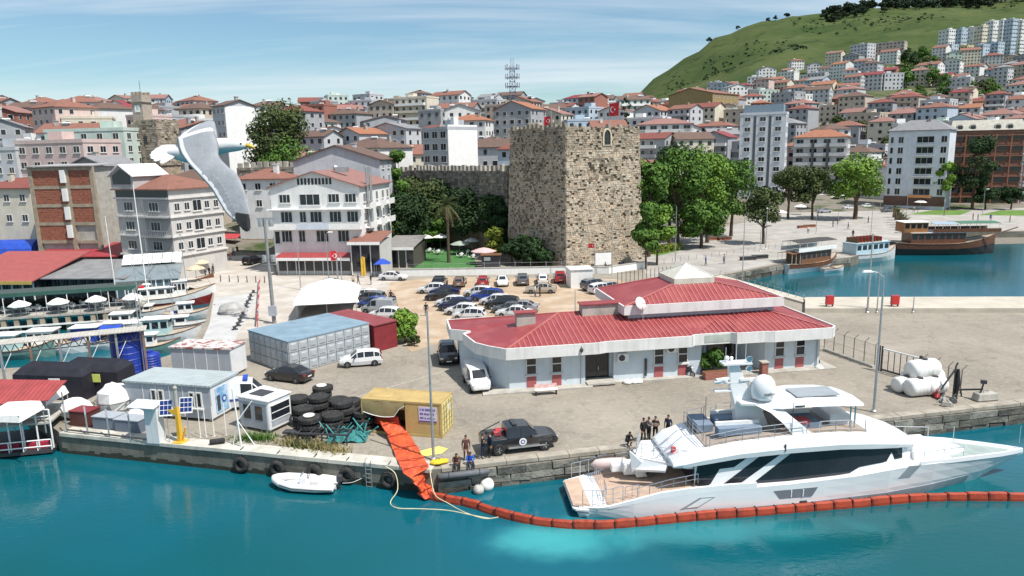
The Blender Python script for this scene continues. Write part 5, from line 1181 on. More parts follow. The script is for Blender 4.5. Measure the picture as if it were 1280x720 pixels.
# rubbing strakes and steps of the transom
for k,(z,x) in enumerate(((.5,-.35),(.38,-.2),(.26,-.08))):
    g = MB();g.prism([(x,-2.0),(x+.15,-2.25),(.5,-2.5),(.5,2.5),(x+.15,2.25),(x,2.0)],z-.05,z+.05);g.build('transom_step',m_gel if k != 1 else m_grey,ya)
g = MB();g.prism([(-.3,-1.9),(1.3,-2.55),(1.3,2.55),(-.3,1.9)],.63,.655);g.build('swim_platform_teak',m_teak,ya)
pts = [(x,-(lerpt(T_dk,x)-.28)) for x in (1.4,3,5,6.9)];pts = pts + [(x,-y) for x,y in pts[::-1]]
g = MB();rg = []
for x in (1.4,3,5,7.2): w_ = lerpt(T_dk,x)-.25;z = lerpt(T_sh,x)-.0;rg.append([(x,-w_,z+.02),(x,w_,z+.02),(x,w_,z-.2),(x,-w_,z-.2)])
g.loft(rg);g.build('aft_deck',m_teak,ya)
for sd in (-1,1):   # bulwarks beside the aft deck and side decks
    g = MB();rg = []
    for x in (1.6,3,4.5,6,8,10):
        y = sd*lerpt(T_dk,x);z = lerpt(T_sh,x);h_ = .04+.22*min(1,(x-1.6)/3);rg.append([(x,y,z-.1),(x,y,z+h_),(x,y-sd*.2,z+h_),(x,y-sd*.22,z-.1)])
    g.loft(rg);g.build('bulwark',m_gel,ya)
# deckhouse
g = MB();rg = []
for x,w0,w1,z0,z1 in ((6.6,2.35,2.3,1.2,3.0),(8,2.5,2.42,1.2,3.2),(12,2.62,2.5,1.2,3.4),(16,2.55,2.4,1.2,3.3),(18.4,2.25,2.05,1.2,3.15),(19.6,1.9,1.55,1.2,2.95),(20.6,1.5,.9,1.2,2.45)):
    rg.append([(x,-w0,z0),(x,-w0+.03,1.95),(x,-w1,z1),(x,w1,z1),(x,w0-.03,1.95),(x,w0,z0)])
g.loft(rg);g.build('deckhouse',m_gel,ya)
def dh(x,z): 
    w0 = lerpt([(6.6,2.35),(8,2.5),(12,2.62),(16,2.55),(18.4,2.25),(19.6,1.9)],x);w1 = lerpt([(6.6,2.3),(8,2.42),(12,2.5),(16,2.4),(18.4,2.05),(19.6,1.55)],x);z1 = lerpt([(6.6,3.0),(8,3.2),(12,3.4),(16,3.3),(18.4,3.15),(19.6,2.95)],x);u = max(0,(z-1.95)/(z1-1.95));return w0-.03+(w1-w0+.03)*min(1,u)
def side_glass(top,bot,name,mat):      # top and bottom edges sampled at the same stations
    for sd in (-1,1):
        g = MB();rg = []
        for (xt,zt),(xb,zb) in zip(top,bot):
            rg.append([(xt,sd*(dh(xt,zt)+.03),zt),(xb,sd*(dh(xb,zb)+.03),zb),(xb,sd*(dh(xb,zb)-.05),zb),(xt,sd*(dh(xt,zt)-.05),zt)])
        g.loft(rg);g.build(name,mat,ya)
side_glass([(6.75,2.98),(8.3,3.1),(9.8,3.22)],[(6.6,1.55),(6.9,1.5),(7.3,1.48)],'saloon_window',m_glass)
side_glass([(10.5,3.25),(11.1,3.28),(11.7,3.3)],[(8.1,1.5),(8.6,1.5),(9.1,1.5)],'saloon_window',m_glass)
side_glass([(12.2,3.25),(13,3.36),(14.5,3.34),(16,3.22),(17.4,3.15),(18.4,3.08),(19.2,2.98)],[(9.9,1.52),(12,1.57),(14.4,1.66),(15.7,1.78),(16.3,2.1),(17.8,2.2),(19.2,2.28)],'wheelhouse_window',m_glass)
g = MB();g.slab([(19.75,-1.45,2.92),(19.75,1.45,2.92),(20.62,.85,2.42),(20.62,-.85,2.42)],.02);g.build('windscreen',m_glass,ya)
g = MB();g.bx(6.52,6.6,-2.2,2.2,1.55,2.85);g.build('aft_door_glass',m_glass,ya)
# upper deck brow, a drooping crowned shell
g = MB();rg = []
for x,w_,zb,zt in ((5.3,2.5,2.72,3.0),(5.8,2.75,2.78,3.35),(7,2.85,2.95,3.72),(9,2.9,3.2,4.0),(12,2.92,3.34,4.2),(15,2.85,3.36,4.22),(17,2.65,3.2,4.08),(18.6,2.35,3.06,3.75),(19.8,1.9,2.95,3.35),(20.4,1.5,2.9,3.05)):
    rg.append([(x,-w_,zb),(x,-w_-.06,zb+(zt-zb)*.35),(x,-w_+.12,zb+(zt-zb)*.75),(x,-w_+.45,zt),(x,w_-.45,zt),(x,w_-.12,zb+(zt-zb)*.75),(x,w_+.06,zb+(zt-zb)*.35),(x,w_,zb)])
g.loft(rg);g.build('upper_deck',m_gel,ya,smooth=False)
# sundeck well, seats and rails
g = MB();rg = []
for x,z in ((7.2,3.8),(9,4.06),(12,4.26),(15,4.29),(16.8,4.14)): rg.append([(x,-2.2,z),(x,2.2,z),(x,2.2,z-.1),(x,-2.2,z-.1)])
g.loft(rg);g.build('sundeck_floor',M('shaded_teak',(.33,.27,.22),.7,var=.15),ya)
for (x,y,w_,d_,z,h_,nm) in ((7.8,.9,1.0,2.2,3.9,.5,'sun_lounger_pad'),(9.6,1.0,2.0,1.2,4.1,.38,'sofa'),(13.4,-.6,1.8,2.0,4.25,.4,'sofa'),(15.6,.2,1.2,2.6,4.25,.6,'helm_console'),(9.4,-1.3,2.6,.7,4.1,.5,'sofa')):
    g = MB();g.box((x,y,z+h_/2),(w_,d_,h_));o = g.build(nm,m_cush if nm != 'helm_console' else m_gel,ya,bevel=.06)
    if nm == 'sofa': g = MB();g.box((x,y+d_/2-.1,z+h_+.1),(w_,.2,.2));g.build('cushion',m_white,o)
g = MB();g.box((12.9,-1.2,4.55),(1.4,.8,.5));g.build('jacuzzi_cover',m_red,ya,bevel=.05)
def rail(pts,posts,nm='railing',h_=.75,mids=2,mat=m_chrome,r=.022):
    g = MB();top = [Vector(p)+Vector((0,0,h_)) for p in pts]
    for k in range(mids+1): g.tube([Vector(p)+Vector((0,0,h_*(1-k/(mids+1)))) for p in pts],r if k == 0 else r*.6,5)
    tot = [0]
    for a,b in zip(pts,pts[1:]): tot.append(tot[-1]+(Vector(b)-Vector(a)).length)
    for i in range(posts):
        d = tot[-1]*i/(posts-1);j = max(k for k in range(len(pts)-1) if tot[k] <= d+1e-6);u = (d-tot[j])/max(1e-6,tot[j+1]-tot[j]);p = Vector(pts[j]).lerp(Vector(pts[j+1]),u);g.tube([p,p+Vector((0,0,h_))],r,5)
    return g.build(nm,mat,ya)
for sd in (-1,1):
    rail([(7.4,sd*2.35,3.72),(9,sd*2.45,4.02),(12,sd*2.48,4.22),(13,sd*2.46,4.24)],7)
    rail([(13.8,sd*2.4,4.24),(15,sd*2.4,4.25),(16.6,sd*2.25,4.12)],4,h_=.7)
    rail([(3.2,sd*2.8,1.25),(5,sd*2.95,1.7),(6.6,sd*3.0,1.95)],6,h_=.55,mids=1)
    rail([(.2,sd*2.2,.65),(1.4,sd*2.5,.72),(2.4,sd*2.65,.95)],5,h_=.95)
rail([(1.6,-1.9,.75),(1.7,-.6,.75)],5,h_=.8);rail([(1.7,.6,.75),(1.6,1.9,.75)],4,h_=.8);rail([(2.6,-2.3,1.0),(3.4,-2.3,1.1)],3,h_=.7)
rail([(7.2,-2.3,3.7),(7.1,0,3.7),(7.2,2.3,3.7)],7,h_=.8)
# upper aft platform with folding fin
g = MB();g.prism([(3.6,-.2),(6.2,-2.2),(7.6,-2.2),(7.6,2.6),(4.6,2.6)],2.5,2.66);g.build('upper_aft_deck',m_gel,ya)
g = MB();g.slab([(3.5,-.4,2.6),(5.2,-1.6,2.45),(5.0,-1.9,2.25),(3.4,-.6,1.95)],.18);g.slab([(3.4,-.6,1.9),(3.3,-.3,3.1),(3.9,-.9,2.6)],.1);g.build('davit_fin',m_gel,ya)
rail([(4.5,2.5,2.66),(3.7,0,2.66),(5.3,-1.3,2.66),(6.4,-2.1,2.7)],9,h_=.8)
g = MB();g.bx(5.5,5.75,-1.35,-1.1,2.66,3.5);g.build('rescue_post',m_red,ya)
g = MB()
for k in range(7): g.bx(4.3+k*.28,4.62+k*.28,-.5,.4,1.55+k*.22,1.6+k*.22)
g.beam((4.3,-.5,1.5),(6.3,-.5,3.1),.06,.14);g.beam((4.3,.4,1.5),(6.3,.4,3.1),.06,.14);g.build('stairs',m_dark,ya)
g = MB();g.tube([(4.4,-.6,2.4),(6.3,-.6,3.9)],.03);g.tube([(4.4,.5,2.4),(6.3,.5,3.9)],.03);g.build('stair_rail',m_chrome,ya)
# tender and gear on the far side of the aft deck
for (x,y,sz,mt) in ((3.9,.9,(1.6,.9,.7),m_gel),(4.4,1.5,(1.0,.7,1.1),m_gel),(2.9,1.3,(.9,.6,.5),m_gel),(4.1,.2,(.7,.5,.45),m_cloth)): g = MB();g.box((x,y,1.3+sz[2]/2),sz);g.build('deck_locker',mt,ya,bevel=.08)
g = MB();g.lathe([(.05,-1.2),(.3,-.9),(.34,0),(.3,.9),(.05,1.2)],10,(2.6,2.1,1.5),axis='x');g.build('jet_tender',M('faded_pink_gel',(.62,.5,.48),.4),ya,smooth=True)
# radar arch, mast, dome and hardtop
m_shade = m_gel
for sd in (-1,1):
    g = MB();rg = []
    for x,y,z,w_ in ((12.9,2.25,4.15,1.2),(12.2,2.1,4.85,.95),(11.5,1.75,5.45,.9),(10.9,1.3,5.75,1.0)): rg.append([(x-w_/2,sd*y-.09,z),(x+w_/2,sd*y-.09,z),(x+w_/2,sd*y+.09,z),(x-w_/2,sd*y+.09,z)])
    g.loft(rg);g.build('radar_arch_leg',m_gel,ya)
g = MB();g.prism([(9.6,-.9),(11.6,-1.5),(11.6,1.5),(9.6,.9)],5.62,5.82);g.build('arch_top',m_gel,ya,bevel=.05)
g = MB();rg = []
for x,z,l,w_ in ((10.6,4.2,1.9,.8),(10.2,5.6,1.5,.65),(9.7,6.6,1.0,.5),(9.4,7.9,.6,.4)): rg.append([(x-l/2,-w_/2,z),(x+l/2,-w_/2,z),(x+l/2,w_/2,z),(x-l/2,w_/2,z)])
g.loft(rg);mst = g.build('mast',m_gel,ya,bevel=.04)
g = MB();g.bx(8.7,10.4,-.45,.45,7.92,8.02);g.build('mast_head',m_gel,mst)
for z,l in ((6.85,1.2),(6.35,.9)): g = MB();g.box((9.5,0,z),(2.4,.5,.08));g.build('spreader',m_gel,mst)
g = MB();g.box((8.9,-.2,7.1),(1.3,.16,.14),.3);g.tube([(8.9,-.2,6.9),(8.9,-.2,7.05)],.14,8);g.build('radar_scanner',m_white,mst)
g = MB();g.box((10.6,-.2,7.0),(1.7,.16,.14),.05);g.tube([(10.4,-.2,6.4),(10.4,-.2,6.95)],.14,8);g.build('radar_scanner',m_white,mst)
g = MB();g.ball((9.0,0,8.25),.16,8,6);g.ball((9.35,.2,8.2),.12,8,5);g.build('camera_ball',m_white,mst)
for x,z in ((10.25,8.2),(10.25,7.65)): g = MB();g.torus((x,-.3,z),.17,.04,12,5,'y');g.lathe([(.14,0),(.14,.05)],10,(x,-.33,z),axis='y');g.build('searchlight',m_chrome,mst)
for x,y in ((8.8,-.4),(9.7,.4),(10.2,.2)): g = MB();g.tube([(x,y,8.0),(x,y,9.0)],.015,4);g.build('whip_aerial',m_white,mst)
g = MB();g.lathe([(.35,5.8),(.42,5.95),(.64,6.02),(.7,6.25),(.7,6.65),(.63,6.98),(.44,7.24),(.18,7.36),(.02,7.38)],20,(11.0,-.75,0));dm = g.build('satellite_dome',m_gel,ya,smooth=True)
text('Intellian',.22,m_dark,dm,(11.12,-1.465,6.4),(math.pi/2,0,.1))
g = MB();g.lathe([(.3,5.8),(.5,6.0),(.5,6.5),(.3,6.8),(.02,6.9)],16,(11.4,.8,0));g.build('satellite_dome',m_gel,ya,smooth=True)
g = MB();rg = []
for x,w_,z in ((10.9,1.5,5.66),(11.6,1.9,5.74),(13.5,2.15,5.84),(15.3,2.1,5.78),(16.3,1.9,5.66),(16.8,1.5,5.54)): rg.append([(x,-w_,z-.1),(x,-w_+.1,z+.04),(x,0,z+.12),(x,w_-.1,z+.04),(x,w_,z-.1),(x,0,z-.08)])
g.loft(rg);ht = g.build('hardtop',m_gel,ya)
g = MB();g.bx(13.0,15.6,-.9,.9,5.965,6.02);g.build('sunroof',m_grey,ht)
g = MB();g.bx(12.4,13.0,-2.08,-2.05,5.75,5.83);g.build('name_plate',m_dark,ht)
for x,y in ((16.2,1.7),(16.2,-1.7),(15.9,-1.75)): g = MB();g.tube([(x,y,4.2),(x,y,5.62)],.045,6);g.build('hardtop_post',m_chrome,ya)
# foredeck
g = MB();rg = []
for x,w_,z0,z1 in ((20.0,1.9,1.9,2.5),(21.5,1.5,1.9,2.42),(23.2,.9,1.9,2.2),(24.0,.5,1.9,2.02)): rg.append([(x,-w_,z0),(x,-w_+.15,z1),(x,w_-.15,z1),(x,w_,z0)])
g.loft(rg);g.build('foredeck_coaming',m_gel,ya)
g = MB();g.box((21.2,.2,2.55),(1.2,1.2,.25));g.build('foredeck_seat',m_cloth,ya,bevel=.05)
g = MB();rg = []
for x in (22.6,24.5,26,27.3): w_ = max(.05,lerpt(T_dk,x)-.3);z = lerpt(T_sh,x)+.015;rg.append([(x,-w_,z),(x,w_,z),(x,w_,z-.06),(x,-w_,z-.06)])
g.loft(rg);g.build('foredeck_teak',M('grey_green_deck',(.30,.36,.34),.6,var=.15),ya)
for sd in (-1,1):
    g = MB();rg = []
    for x in (20,22,24,26,27.5,28.15): y = sd*lerpt(T_dk,x);z = lerpt(T_sh,x);rg.append([(x,y,z-.08),(x,y,z+.16),(x,y-sd*min(.16,abs(y)),z+.16),(x,y-sd*min(.18,abs(y)),z-.08)])
    g.loft(rg);g.build('bow_bulwark',m_gel,ya)
    rail([(20.2,sd*2.5,2.15),(23,sd*1.9,2.1)],3,h_=.6,mids=0)
for x in (22.2,23.9,27.9): g = MB();g.tube([(x,.6 if x < 27 else 0,2.0),(x,.6 if x < 27 else 0,3.1)],.02,5);g.build('flag_staff',m_chrome,ya)
for x,y,l in ((7.3,-1.4,2.2),(8.6,2.4,1.6),(12.2,-2.3,2.4)): g = MB();g.tube([(x,y,3.7),(x,y,3.7+l)],.018,4);g.build('whip_aerial',m_dark,ya)
g = MB();g.tube([(11.6,-2.95,3.5),(11.6,-2.95,3.9)],.05,6);g.build('side_light',m_dark,ya)
# a grey fender ball between bow and quay
b = P(1130,543,WZ);t = thing('round_fender','large dark grey ball fender between the yacht and the quay','fender',(b.x,b.y,WZ));g = MB();g.ball((0,0,.45),.6,14,9);g.build('ball',m_grey,t,smooth=True);g = MB();g.tube([(0,0,1.0),(0,0,1.2)],.06);g.build('eyelet',m_dark,t)

# ================================================================== ORANGE OIL BOOM
m_boom = M('orange_boom_fabric',(.34,.045,.016),.6,var=.3,scale=1.4,second=(.20,.028,.015),mixlo=.45,mixhi=.7,bump=.35,bscale=5)
m_boomd = M('dark_boom_seam',(.10,.02,.015),.7,var=.2)
bp = [(536,623),(560,627),(590,633),(625,645),(660,653),(700,658),(742,660),(790,657),(850,651),(910,646),(970,641),(1030,636),(1090,631),(1160,625),(1230,624.5),(1300,625),(1400,627)]
pts = [P(x,y,WZ) for x,y in bp]
tot = [0]
for a,b in zip(pts,pts[1:]): tot.append(tot[-1]+(b-a).length)
def along(d):
    j = max(k for k in range(len(pts)-1) if tot[k] <= d+1e-9);u = (d-tot[j])/(tot[j+1]-tot[j])
    p0,p1,p2,p3 = pts[max(j-1,0)],pts[j],pts[j+1],pts[min(j+2,len(pts)-1)]
    return .5*((2*p1)+(p2-p0)*u+(2*p0-5*p1+4*p2-p3)*u*u+(3*p1-p0-3*p2+p3)*u**3)
boom = thing('oil_boom','floating orange-red containment boom curving around the yacht','oil boom',tuple(pts[0]));o0 = pts[0]
SEG = 1.22;n = int((tot[-1]-.1)/SEG);rb = random.Random(12)
for i in range(n):
    a,b = along(i*SEG)-o0,along((i+1)*SEG)-o0;c = (a+b)/2;d = (b-a);ang = math.atan2(d.y,d.x);l = d.length;hgt = rb.uniform(.44,.52);g = MB();rings = []
    for u in (0,.08,.3,.5,.7,.92,1):
        w_ = .15 if u in (0,1) else (.19 if u in (.08,.92) else .21);z1 = hgt*(.92 if u in (0,1) else 1)+rb.uniform(-.02,.02);x = -l/2+.008+u*(l-.016)
        rings.append([(x,-w_,-.25),(x,-w_*1.05,z1*.3),(x,-w_*.75,z1*.88),(x,0,z1),(x,w_*.75,z1*.88),(x,w_*1.05,z1*.3),(x,w_,-.25)])
    g.loft(rings);g.build('boom_float',m_boom,boom,(c.x,c.y,rb.uniform(-.03,.03)),ang+rb.uniform(-.03,.03))
    g = MB();g.bx(-.035,.035,-.2,.2,-.2,hgt*.97);g.build('boom_seam',m_boomd,boom,(b.x,b.y,0),ang)
# the part still lying across the quay, paid out of the container
lay = [(473,508,1.0),(481,520,1.0),(489,531,.75),(497,543,.25),(504,556,.12),(511,570,.12),(517,581,.13),(520.5,588,.12),(525,600,-.5),(530,612,-1.15),(538,622,-1.45)]
wid = [.4,.55,.7,.75,.8,.85,.85,.85,.75,.6,.4]
cs = [P(x,y,z) for x,y,z in lay];rings = [];g = MB();rb = random.Random(3);fine = []
for i in range(len(cs)-1):
    for k in range(5): u = k/5;fine.append((cs[i].lerp(cs[i+1],u),wid[i]*(1-u)+wid[i+1]*u))
fine.append((cs[-1],wid[-1]))
for i,(c,w_) in enumerate(fine):
    d = (fine[min(i+1,len(fine)-1)][0]-fine[max(i-1,0)][0]);d.normalize();sd = d.cross(Vector((0,0,1))).normalized();up = sd.cross(d)
    rings.append([c + sd*(w_*u) + up*(.05+rb.uniform(-.03,.06)+.07*math.sin(i*1.3+u*3)) for u in (-1,-.66,-.33,0,.33,.66,1)] + [c + sd*w_ - up*.02,c - sd*w_ - up*.02])
g.loft(rings);lb = thing('boom_roll','crumpled orange boom fabric paid out from the container across the quay','oil boom',tuple(cs[5]));g.v = [tuple(Vector(v)-cs[5]) for v in g.v];g.build('fabric',M('bright_orange_fabric',(.62,.10,.03),.6,var=.25,scale=1.8,second=(.48,.06,.025),bump=.5,bscale=4),lb,smooth=False)
for k in range(4,len(fine)-4,6):
    c,w_ = fine[k];d = (fine[k+1][0]-fine[k-1][0]).normalized();sd = d.cross(Vector((0,0,1))).normalized();up = sd.cross(d);g = MB();g.beam(c-sd*w_*.95+up*.16-cs[5],c+sd*w_*.95+up*.16-cs[5],.05,.04);g.build('stiffener',m_boom,lb)
g = MB();rings = []
for i in range(8):
    x = 466+i*4.6;p = P(x,515+i*1.2,1.2);rings.append([p+Vector((0,-.05,z)) + Vector((0,rb.uniform(-.08,.08),0)) for z in (.35-.03*i,.0,-.4,-.85+.03*i)])
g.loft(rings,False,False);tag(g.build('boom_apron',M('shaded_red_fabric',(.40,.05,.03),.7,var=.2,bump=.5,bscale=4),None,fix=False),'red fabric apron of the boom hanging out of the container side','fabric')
def rope(label,px,z,r=.03,mat=None):
    ps = [P(x,y,zz) for (x,y),zz in zip(px,z)];sm = []
    for j in range(len(ps)-1):
        p0,p1,p2,p3 = ps[max(j-1,0)],ps[j],ps[j+1],ps[min(j+2,len(ps)-1)]
        for k in range(6): u = k/6;sm.append(.5*((2*p1)+(p2-p0)*u+(2*p0-5*p1+4*p2-p3)*u*u+(3*p1-p0-3*p2+p3)*u**3))
    sm.append(ps[-1]);g = MB();g.tube(sm,r,6);return tag(g.build('rope',mat or M('pale_rope',(.55,.52,.35),.8,var=.2)),label,'rope')
rope('pale rope looping down the quay wall and across the water',[(482,583),(494,592),(497,612),(488,628),(497,635),(525,636),(560,638),(595,645),(612,648)],[.1,-.3,-1,WZ+.02,WZ+.02,WZ+.02,WZ+.02,WZ+.02,WZ+.02])
rope('second pale rope from the quay corner along the boom',[(537,585),(540,605),(545,620),(560,629),(580,640),(605,648),(625,646)],[.1,-.6,-1.2,WZ+.05,WZ+.02,WZ+.02,WZ+.02])
for i,px in enumerate([[(563,577),(561,596),(560,612)],[(575,577),(583,594),(594,606),(600,612)],[(566,577),(578,592),(582,600)]]):
    rope('dark mooring line hanging over the stone quay edge',px,[.08,-.7,-1.45,-1.4][:len(px)],.035,m_dark)['group'] = 'mooring lines below the seated men'
for i,(px,py,r_,lb,mt) in enumerate(((609,611,.46,'round white mooring buoy floating by the stone quay',m_cloth),(598,619,.36,'smaller grimy white buoy behind the round white buoy',M('dirty_white_buoy',(.42,.42,.38),.7,var=.3,scale=3)))):
    b = P(px,py,WZ);t = thing('mooring_buoy',lb,'buoy',(b.x,b.y+.3*i,WZ));g = MB();g.ball((0,0,r_*.62),r_,16,10);g.build('ball',mt,t,smooth=True);g = MB();g.torus((0,0,r_*1.62),.07,.025,10,5,'y');g.build('ring',m_dark,t)
# tyre fenders on the concrete wall
for i,(px,py) in enumerate(((345,583),(391,588),(432,592),(480,602),(301,577))):
    q = A.lerp(B,0);u = (P(px,py,-.75)-A).dot(dAB);c = A + dAB*u + nA*.16;t = thing('tyre_fender','black tyre hung as fender on the concrete quay wall','tyre',(c.x,c.y,-.95),math.atan2(dAB.y,dAB.x),'tyre fenders on the quay wall')
    g = MB();g.torus((0,0,0),.4,.19,20,9,'y');g.build('carcass',m_tyre,t,smooth=True);g = MB();g.tube([(0,.05,.5),(0,.12,1.05),(0,.5,1.1)],.035,5);g.build('chain',m_dark,t)
u = (P(452,588,0)-A).dot(dAB);c = A + dAB*u + nA*.16;t = thing('quay_ladder','thin steel ladder fixed to the concrete quay wall','ladder',(c.x,c.y,0),math.atan2(dAB.y,dAB.x))
for x in (-.2,.2): g = MB();g.tube([(x,.3,.3),(x,0,.25),(x,0,-1.8)],.025,5);g.build('stile',m_steel,t)
for k in range(6): g = MB();g.tube([(-.2,0,-.05-k*.3),(.2,0,-.05-k*.3)],.02,5);g.build('rung',m_steel,t)

# ================================================================== INFLATABLE DINGHY
b = P(383,609,WZ);t = thing('inflatable_dinghy','white rigid inflatable dinghy floating beside the quay wall','dinghy',(b.x,b.y,WZ),math.pi-R(9))
g = MB();path = [(-2.2,.72),(-1,.8),(.6,.76),(1.5,.55),(2.05,.2),(2.2,0)];full = path + [(x,-y) for x,y in path[-2::-1]];g.tube([(x,y,.32+.12*max(0,x-.5)) for x,y in full],[.17,.24]+[.25]*(len(full)-4)+[.24,.17],12);g.build('tube',M('white_hypalon',(.68,.68,.66),.5,var=.06),t,smooth=True)
g = MB();rg = []
for x,w_ in ((-2.1,.62),(0,.68),(1.3,.5),(2,.1)): rg.append([(x,-w_,.22),(x,0,.0),(x,w_,.22),(x,0,.3)])
g.loft(rg);g.build('hull',m_gel,t);g = MB();g.box((.1,0,.55),(.5,.6,.5));co = g.build('console',m_gel,t,bevel=.06);g = MB();g.slab([(.3,-.28,.8),(.3,.28,.8),(.2,.28,1.05),(.2,-.28,1.05)],.02);g.build('windscreen',m_glassb,co);g = MB();g.torus((-.2,0,.85),.15,.02,10,4,'x');g.build('steering_wheel',m_dark,co)
g = MB();g.box((-.75,0,.5),(.6,.8,.35));g.build('seat',m_cloth,t,bevel=.05)
g = MB();g.box((-2.35,0,.75),(.35,.35,.45));ob = g.build('outboard_motor',m_dark,t,bevel=.06);g = MB();g.bx(-2.4,-2.25,-.08,.08,-.1,.55);g.build('leg',m_dark,ob)
for sd in (-1,1): g = MB();g.tube([(x,sd*(y+.25),.34+.12*max(0,x-.5)) for x,y in path[:4]],.035,5);g.build('rubbing_strip',m_dark,t)
rope('thin line from the dinghy to the quay ladder',[(428,604),(440,603),(452,598)],[WZ+.6,WZ+.7,-.8],.015,m_cloth)

# ================================================================== WORKING BOATS
def boat(label,px,py,heading,L_,W_,H_,hull,deck,sheer=.5,name='fishing_boat',cat='boat',group=None,stripe=None,z=WZ):
    b = P(px,py,z);t = thing(name,label,cat,(b.x,b.y,z),heading,group);g = MB();rg = [];N = 9
    for i in range(N+1):
        u = i/N;x = -L_/2+L_*u;w_ = W_/2*(.72+.28*math.sin(min(1,u*1.6)*math.pi/2))*(1 if u < .55 else max(.03,math.cos((u-.55)/.45*math.pi/2)**.8));sh = H_ + sheer*(max(0,u-.45)/.55)**2 + .15*sheer*max(0,.2-u)*5
        k = -.35 if u < .85 else -.35+(u-.85)/.15*.5
        rg.append([(x,-w_,sh),(x,-w_*.95,sh*.55),(x,-w_*.75,0),(x,0,k),(x,w_*.75,0),(x,w_*.95,sh*.55),(x,w_,sh)])
    m = g.loft(rg,True,True,mfun=lambda i,k: 1 if k == 6 else (2 if k in (0,5) and stripe else 0));g.build('hull',[hull,deck,stripe or hull],t)
    for sd in (-1,1):
        g = MB();g.tube([(r[0 if sd < 0 else 6][0],r[0 if sd < 0 else 6][1],r[0][2]+.04) for r in rg],.06,5);g.build('gunwale',m_wood if hull is not m_gel else m_white,t)
    return t
def cabin_on(t,x,w_,l,z,h_,mat=m_white,roof=None,n=3,nm='wheelhouse'):
    g = MB();g.bx(x-l/2,x+l/2,-w_/2,w_/2,z,z+h_);c = g.build(nm,mat,t);g = MB();g.bx(x-l/2-.2,x+l/2+.3,-w_/2-.15,w_/2+.15,z+h_+.003,z+h_+.09);g.build('cabin_roof',roof or m_white,c)
    for i in range(n):
        xx = x-l/2+l*(i+.5)/n
        for sd in (-1,1): g = MB();g.bx(xx-l/n*.36,xx+l/n*.36,sd*(w_/2+.015)-.015,sd*(w_/2+.015)+.015,z+h_*.45,z+h_*.85);g.build('cabin_window',m_glass,c)
    g = MB();g.bx(x+l/2+.003,x+l/2+.03,-w_/2*.8,w_/2*.8,z+h_*.5,z+h_*.85);g.build('cabin_window',m_glass,c);return c
def mast_on(t,x,z,h_,r=.06,rig=None,mat=m_steel):
    g = MB();g.tube([(x,0,z),(x-.2,0,z+h_)],[r,r*.5],6);m = g.build('mast',mat,t)
    for q in (rig or []): g = MB();g.tube([(x-.18,0,z+h_*.95),q],.015,4);g.build('stay',m_dark,m)
    return m
def canopy_on(t,x0,x1,w_,z,h_,mat,n=4):
    g = MB();rg = []
    for x in (x0,(x0+x1)/2,x1): rg.append([(x,-w_/2,z+h_),(x,0,z+h_+.22),(x,w_/2,z+h_),(x,w_/2,z+h_-.06),(x,0,z+h_+.16),(x,-w_/2,z+h_-.06)])
    g.loft(rg);g.build('awning',mat,t)
    for i in range(n):
        for sd in (-1,1): xx = x0+.1+(x1-x0-.2)*i/(n-1);g = MB();g.tube([(xx,sd*(w_/2-.1),z),(xx,sd*(w_/2-.1),z+h_)],.035,5);g.build('awning_post',m_white,t)
def turkish_flag(t,p,w_=.9,h_=.6,rz=0.0):
    g = MB();rg = [[(w_*i/6,.06*math.sin(i*1.1),z) for z in (h_,h_*.5,0)] for i in range(7)];g.loft(rg,False,False);f = g.build('flag',M('flag_red',(.55,.015,.03),.7,var=.08),t,p,rz,fix=False)
    g = MB()
    for i in range(12):
        a0,a1 = R(50+i*260/12),R(50+(i+1)*260/12);o_,i_ = .23*h_,.185*h_;c0 = (w_*.36,h_/2)
        q = [(c0[0]+o_*math.cos(a0),c0[1]+o_*math.sin(a0)),(c0[0]+o_*math.cos(a1),c0[1]+o_*math.sin(a1)),(c0[0]+.05*h_+i_*math.cos(a1),c0[1]+i_*math.sin(a1)),(c0[0]+.05*h_+i_*math.cos(a0),c0[1]+i_*math.sin(a0))]
        for yy in (-.075,.075): g.add([(x,yy,z) for x,z in q],[(0,1,2,3)])
    st_ = [(w_*.62+(.11 if k % 2 == 0 else .045)*h_*math.cos(k*math.pi/5+math.pi),h_/2+(.11 if k % 2 == 0 else .045)*h_*math.sin(k*math.pi/5+math.pi)) for k in range(10)]
    for yy in (-.075,.075): g.add([(x,yy,z) for x,z in st_],[list(range(10))])
    g.build('crescent_and_star',m_white,f,fix=False);return f
m_hred = M('red_hull',(.20,.02,.018),.5,var=.2,streak=.2);m_hwhite = M('white_hull',(.62,.63,.62),.45,var=.08,streak=.25);m_hbrn = M('varnished_hull',(.13,.05,.025),.4,var=.3,scale=3);m_hblk = M('black_hull',(.025,.022,.022),.5,var=.3);m_hteal = M('pale_teal_cabin',(.42,.60,.60),.5,var=.1);m_deck = M('boat_deck',(.42,.36,.28),.75,var=.25,scale=2)
t = boat('wooden excursion boat with deep red hull and white upper works by the slip',212,383,R(24),13,3.6,1.5,m_hred,m_deck,1.3,stripe=m_hwhite);cabin_on(t,-1.4,2.4,4.4,1.5,1.5,m_white,None,4);cabin_on(t,1.6,1.8,1.6,1.5,2.2);mast_on(t,2.6,1.5,9.5,.08,[(6,0,2.5),(-5,.8,2),(-5,-.8,2)]);m = mast_on(t,-2.0,3.0,7.5,.07,[(2,0,3)]);turkish_flag(t,(-4.2,0,3.0),1.3,.9,R(-24));g = MB();g.tube([(-4.2,0,1.5),(-4.2,0,4.0)],.03,5);g.build('flag_pole',m_white,t)
t = boat('brown hulled fishing boat moored behind the red one',224,362,R(22),11,3.0,1.3,m_hbrn,m_deck,1.0);cabin_on(t,-1,2.0,2.4,1.3,1.5);
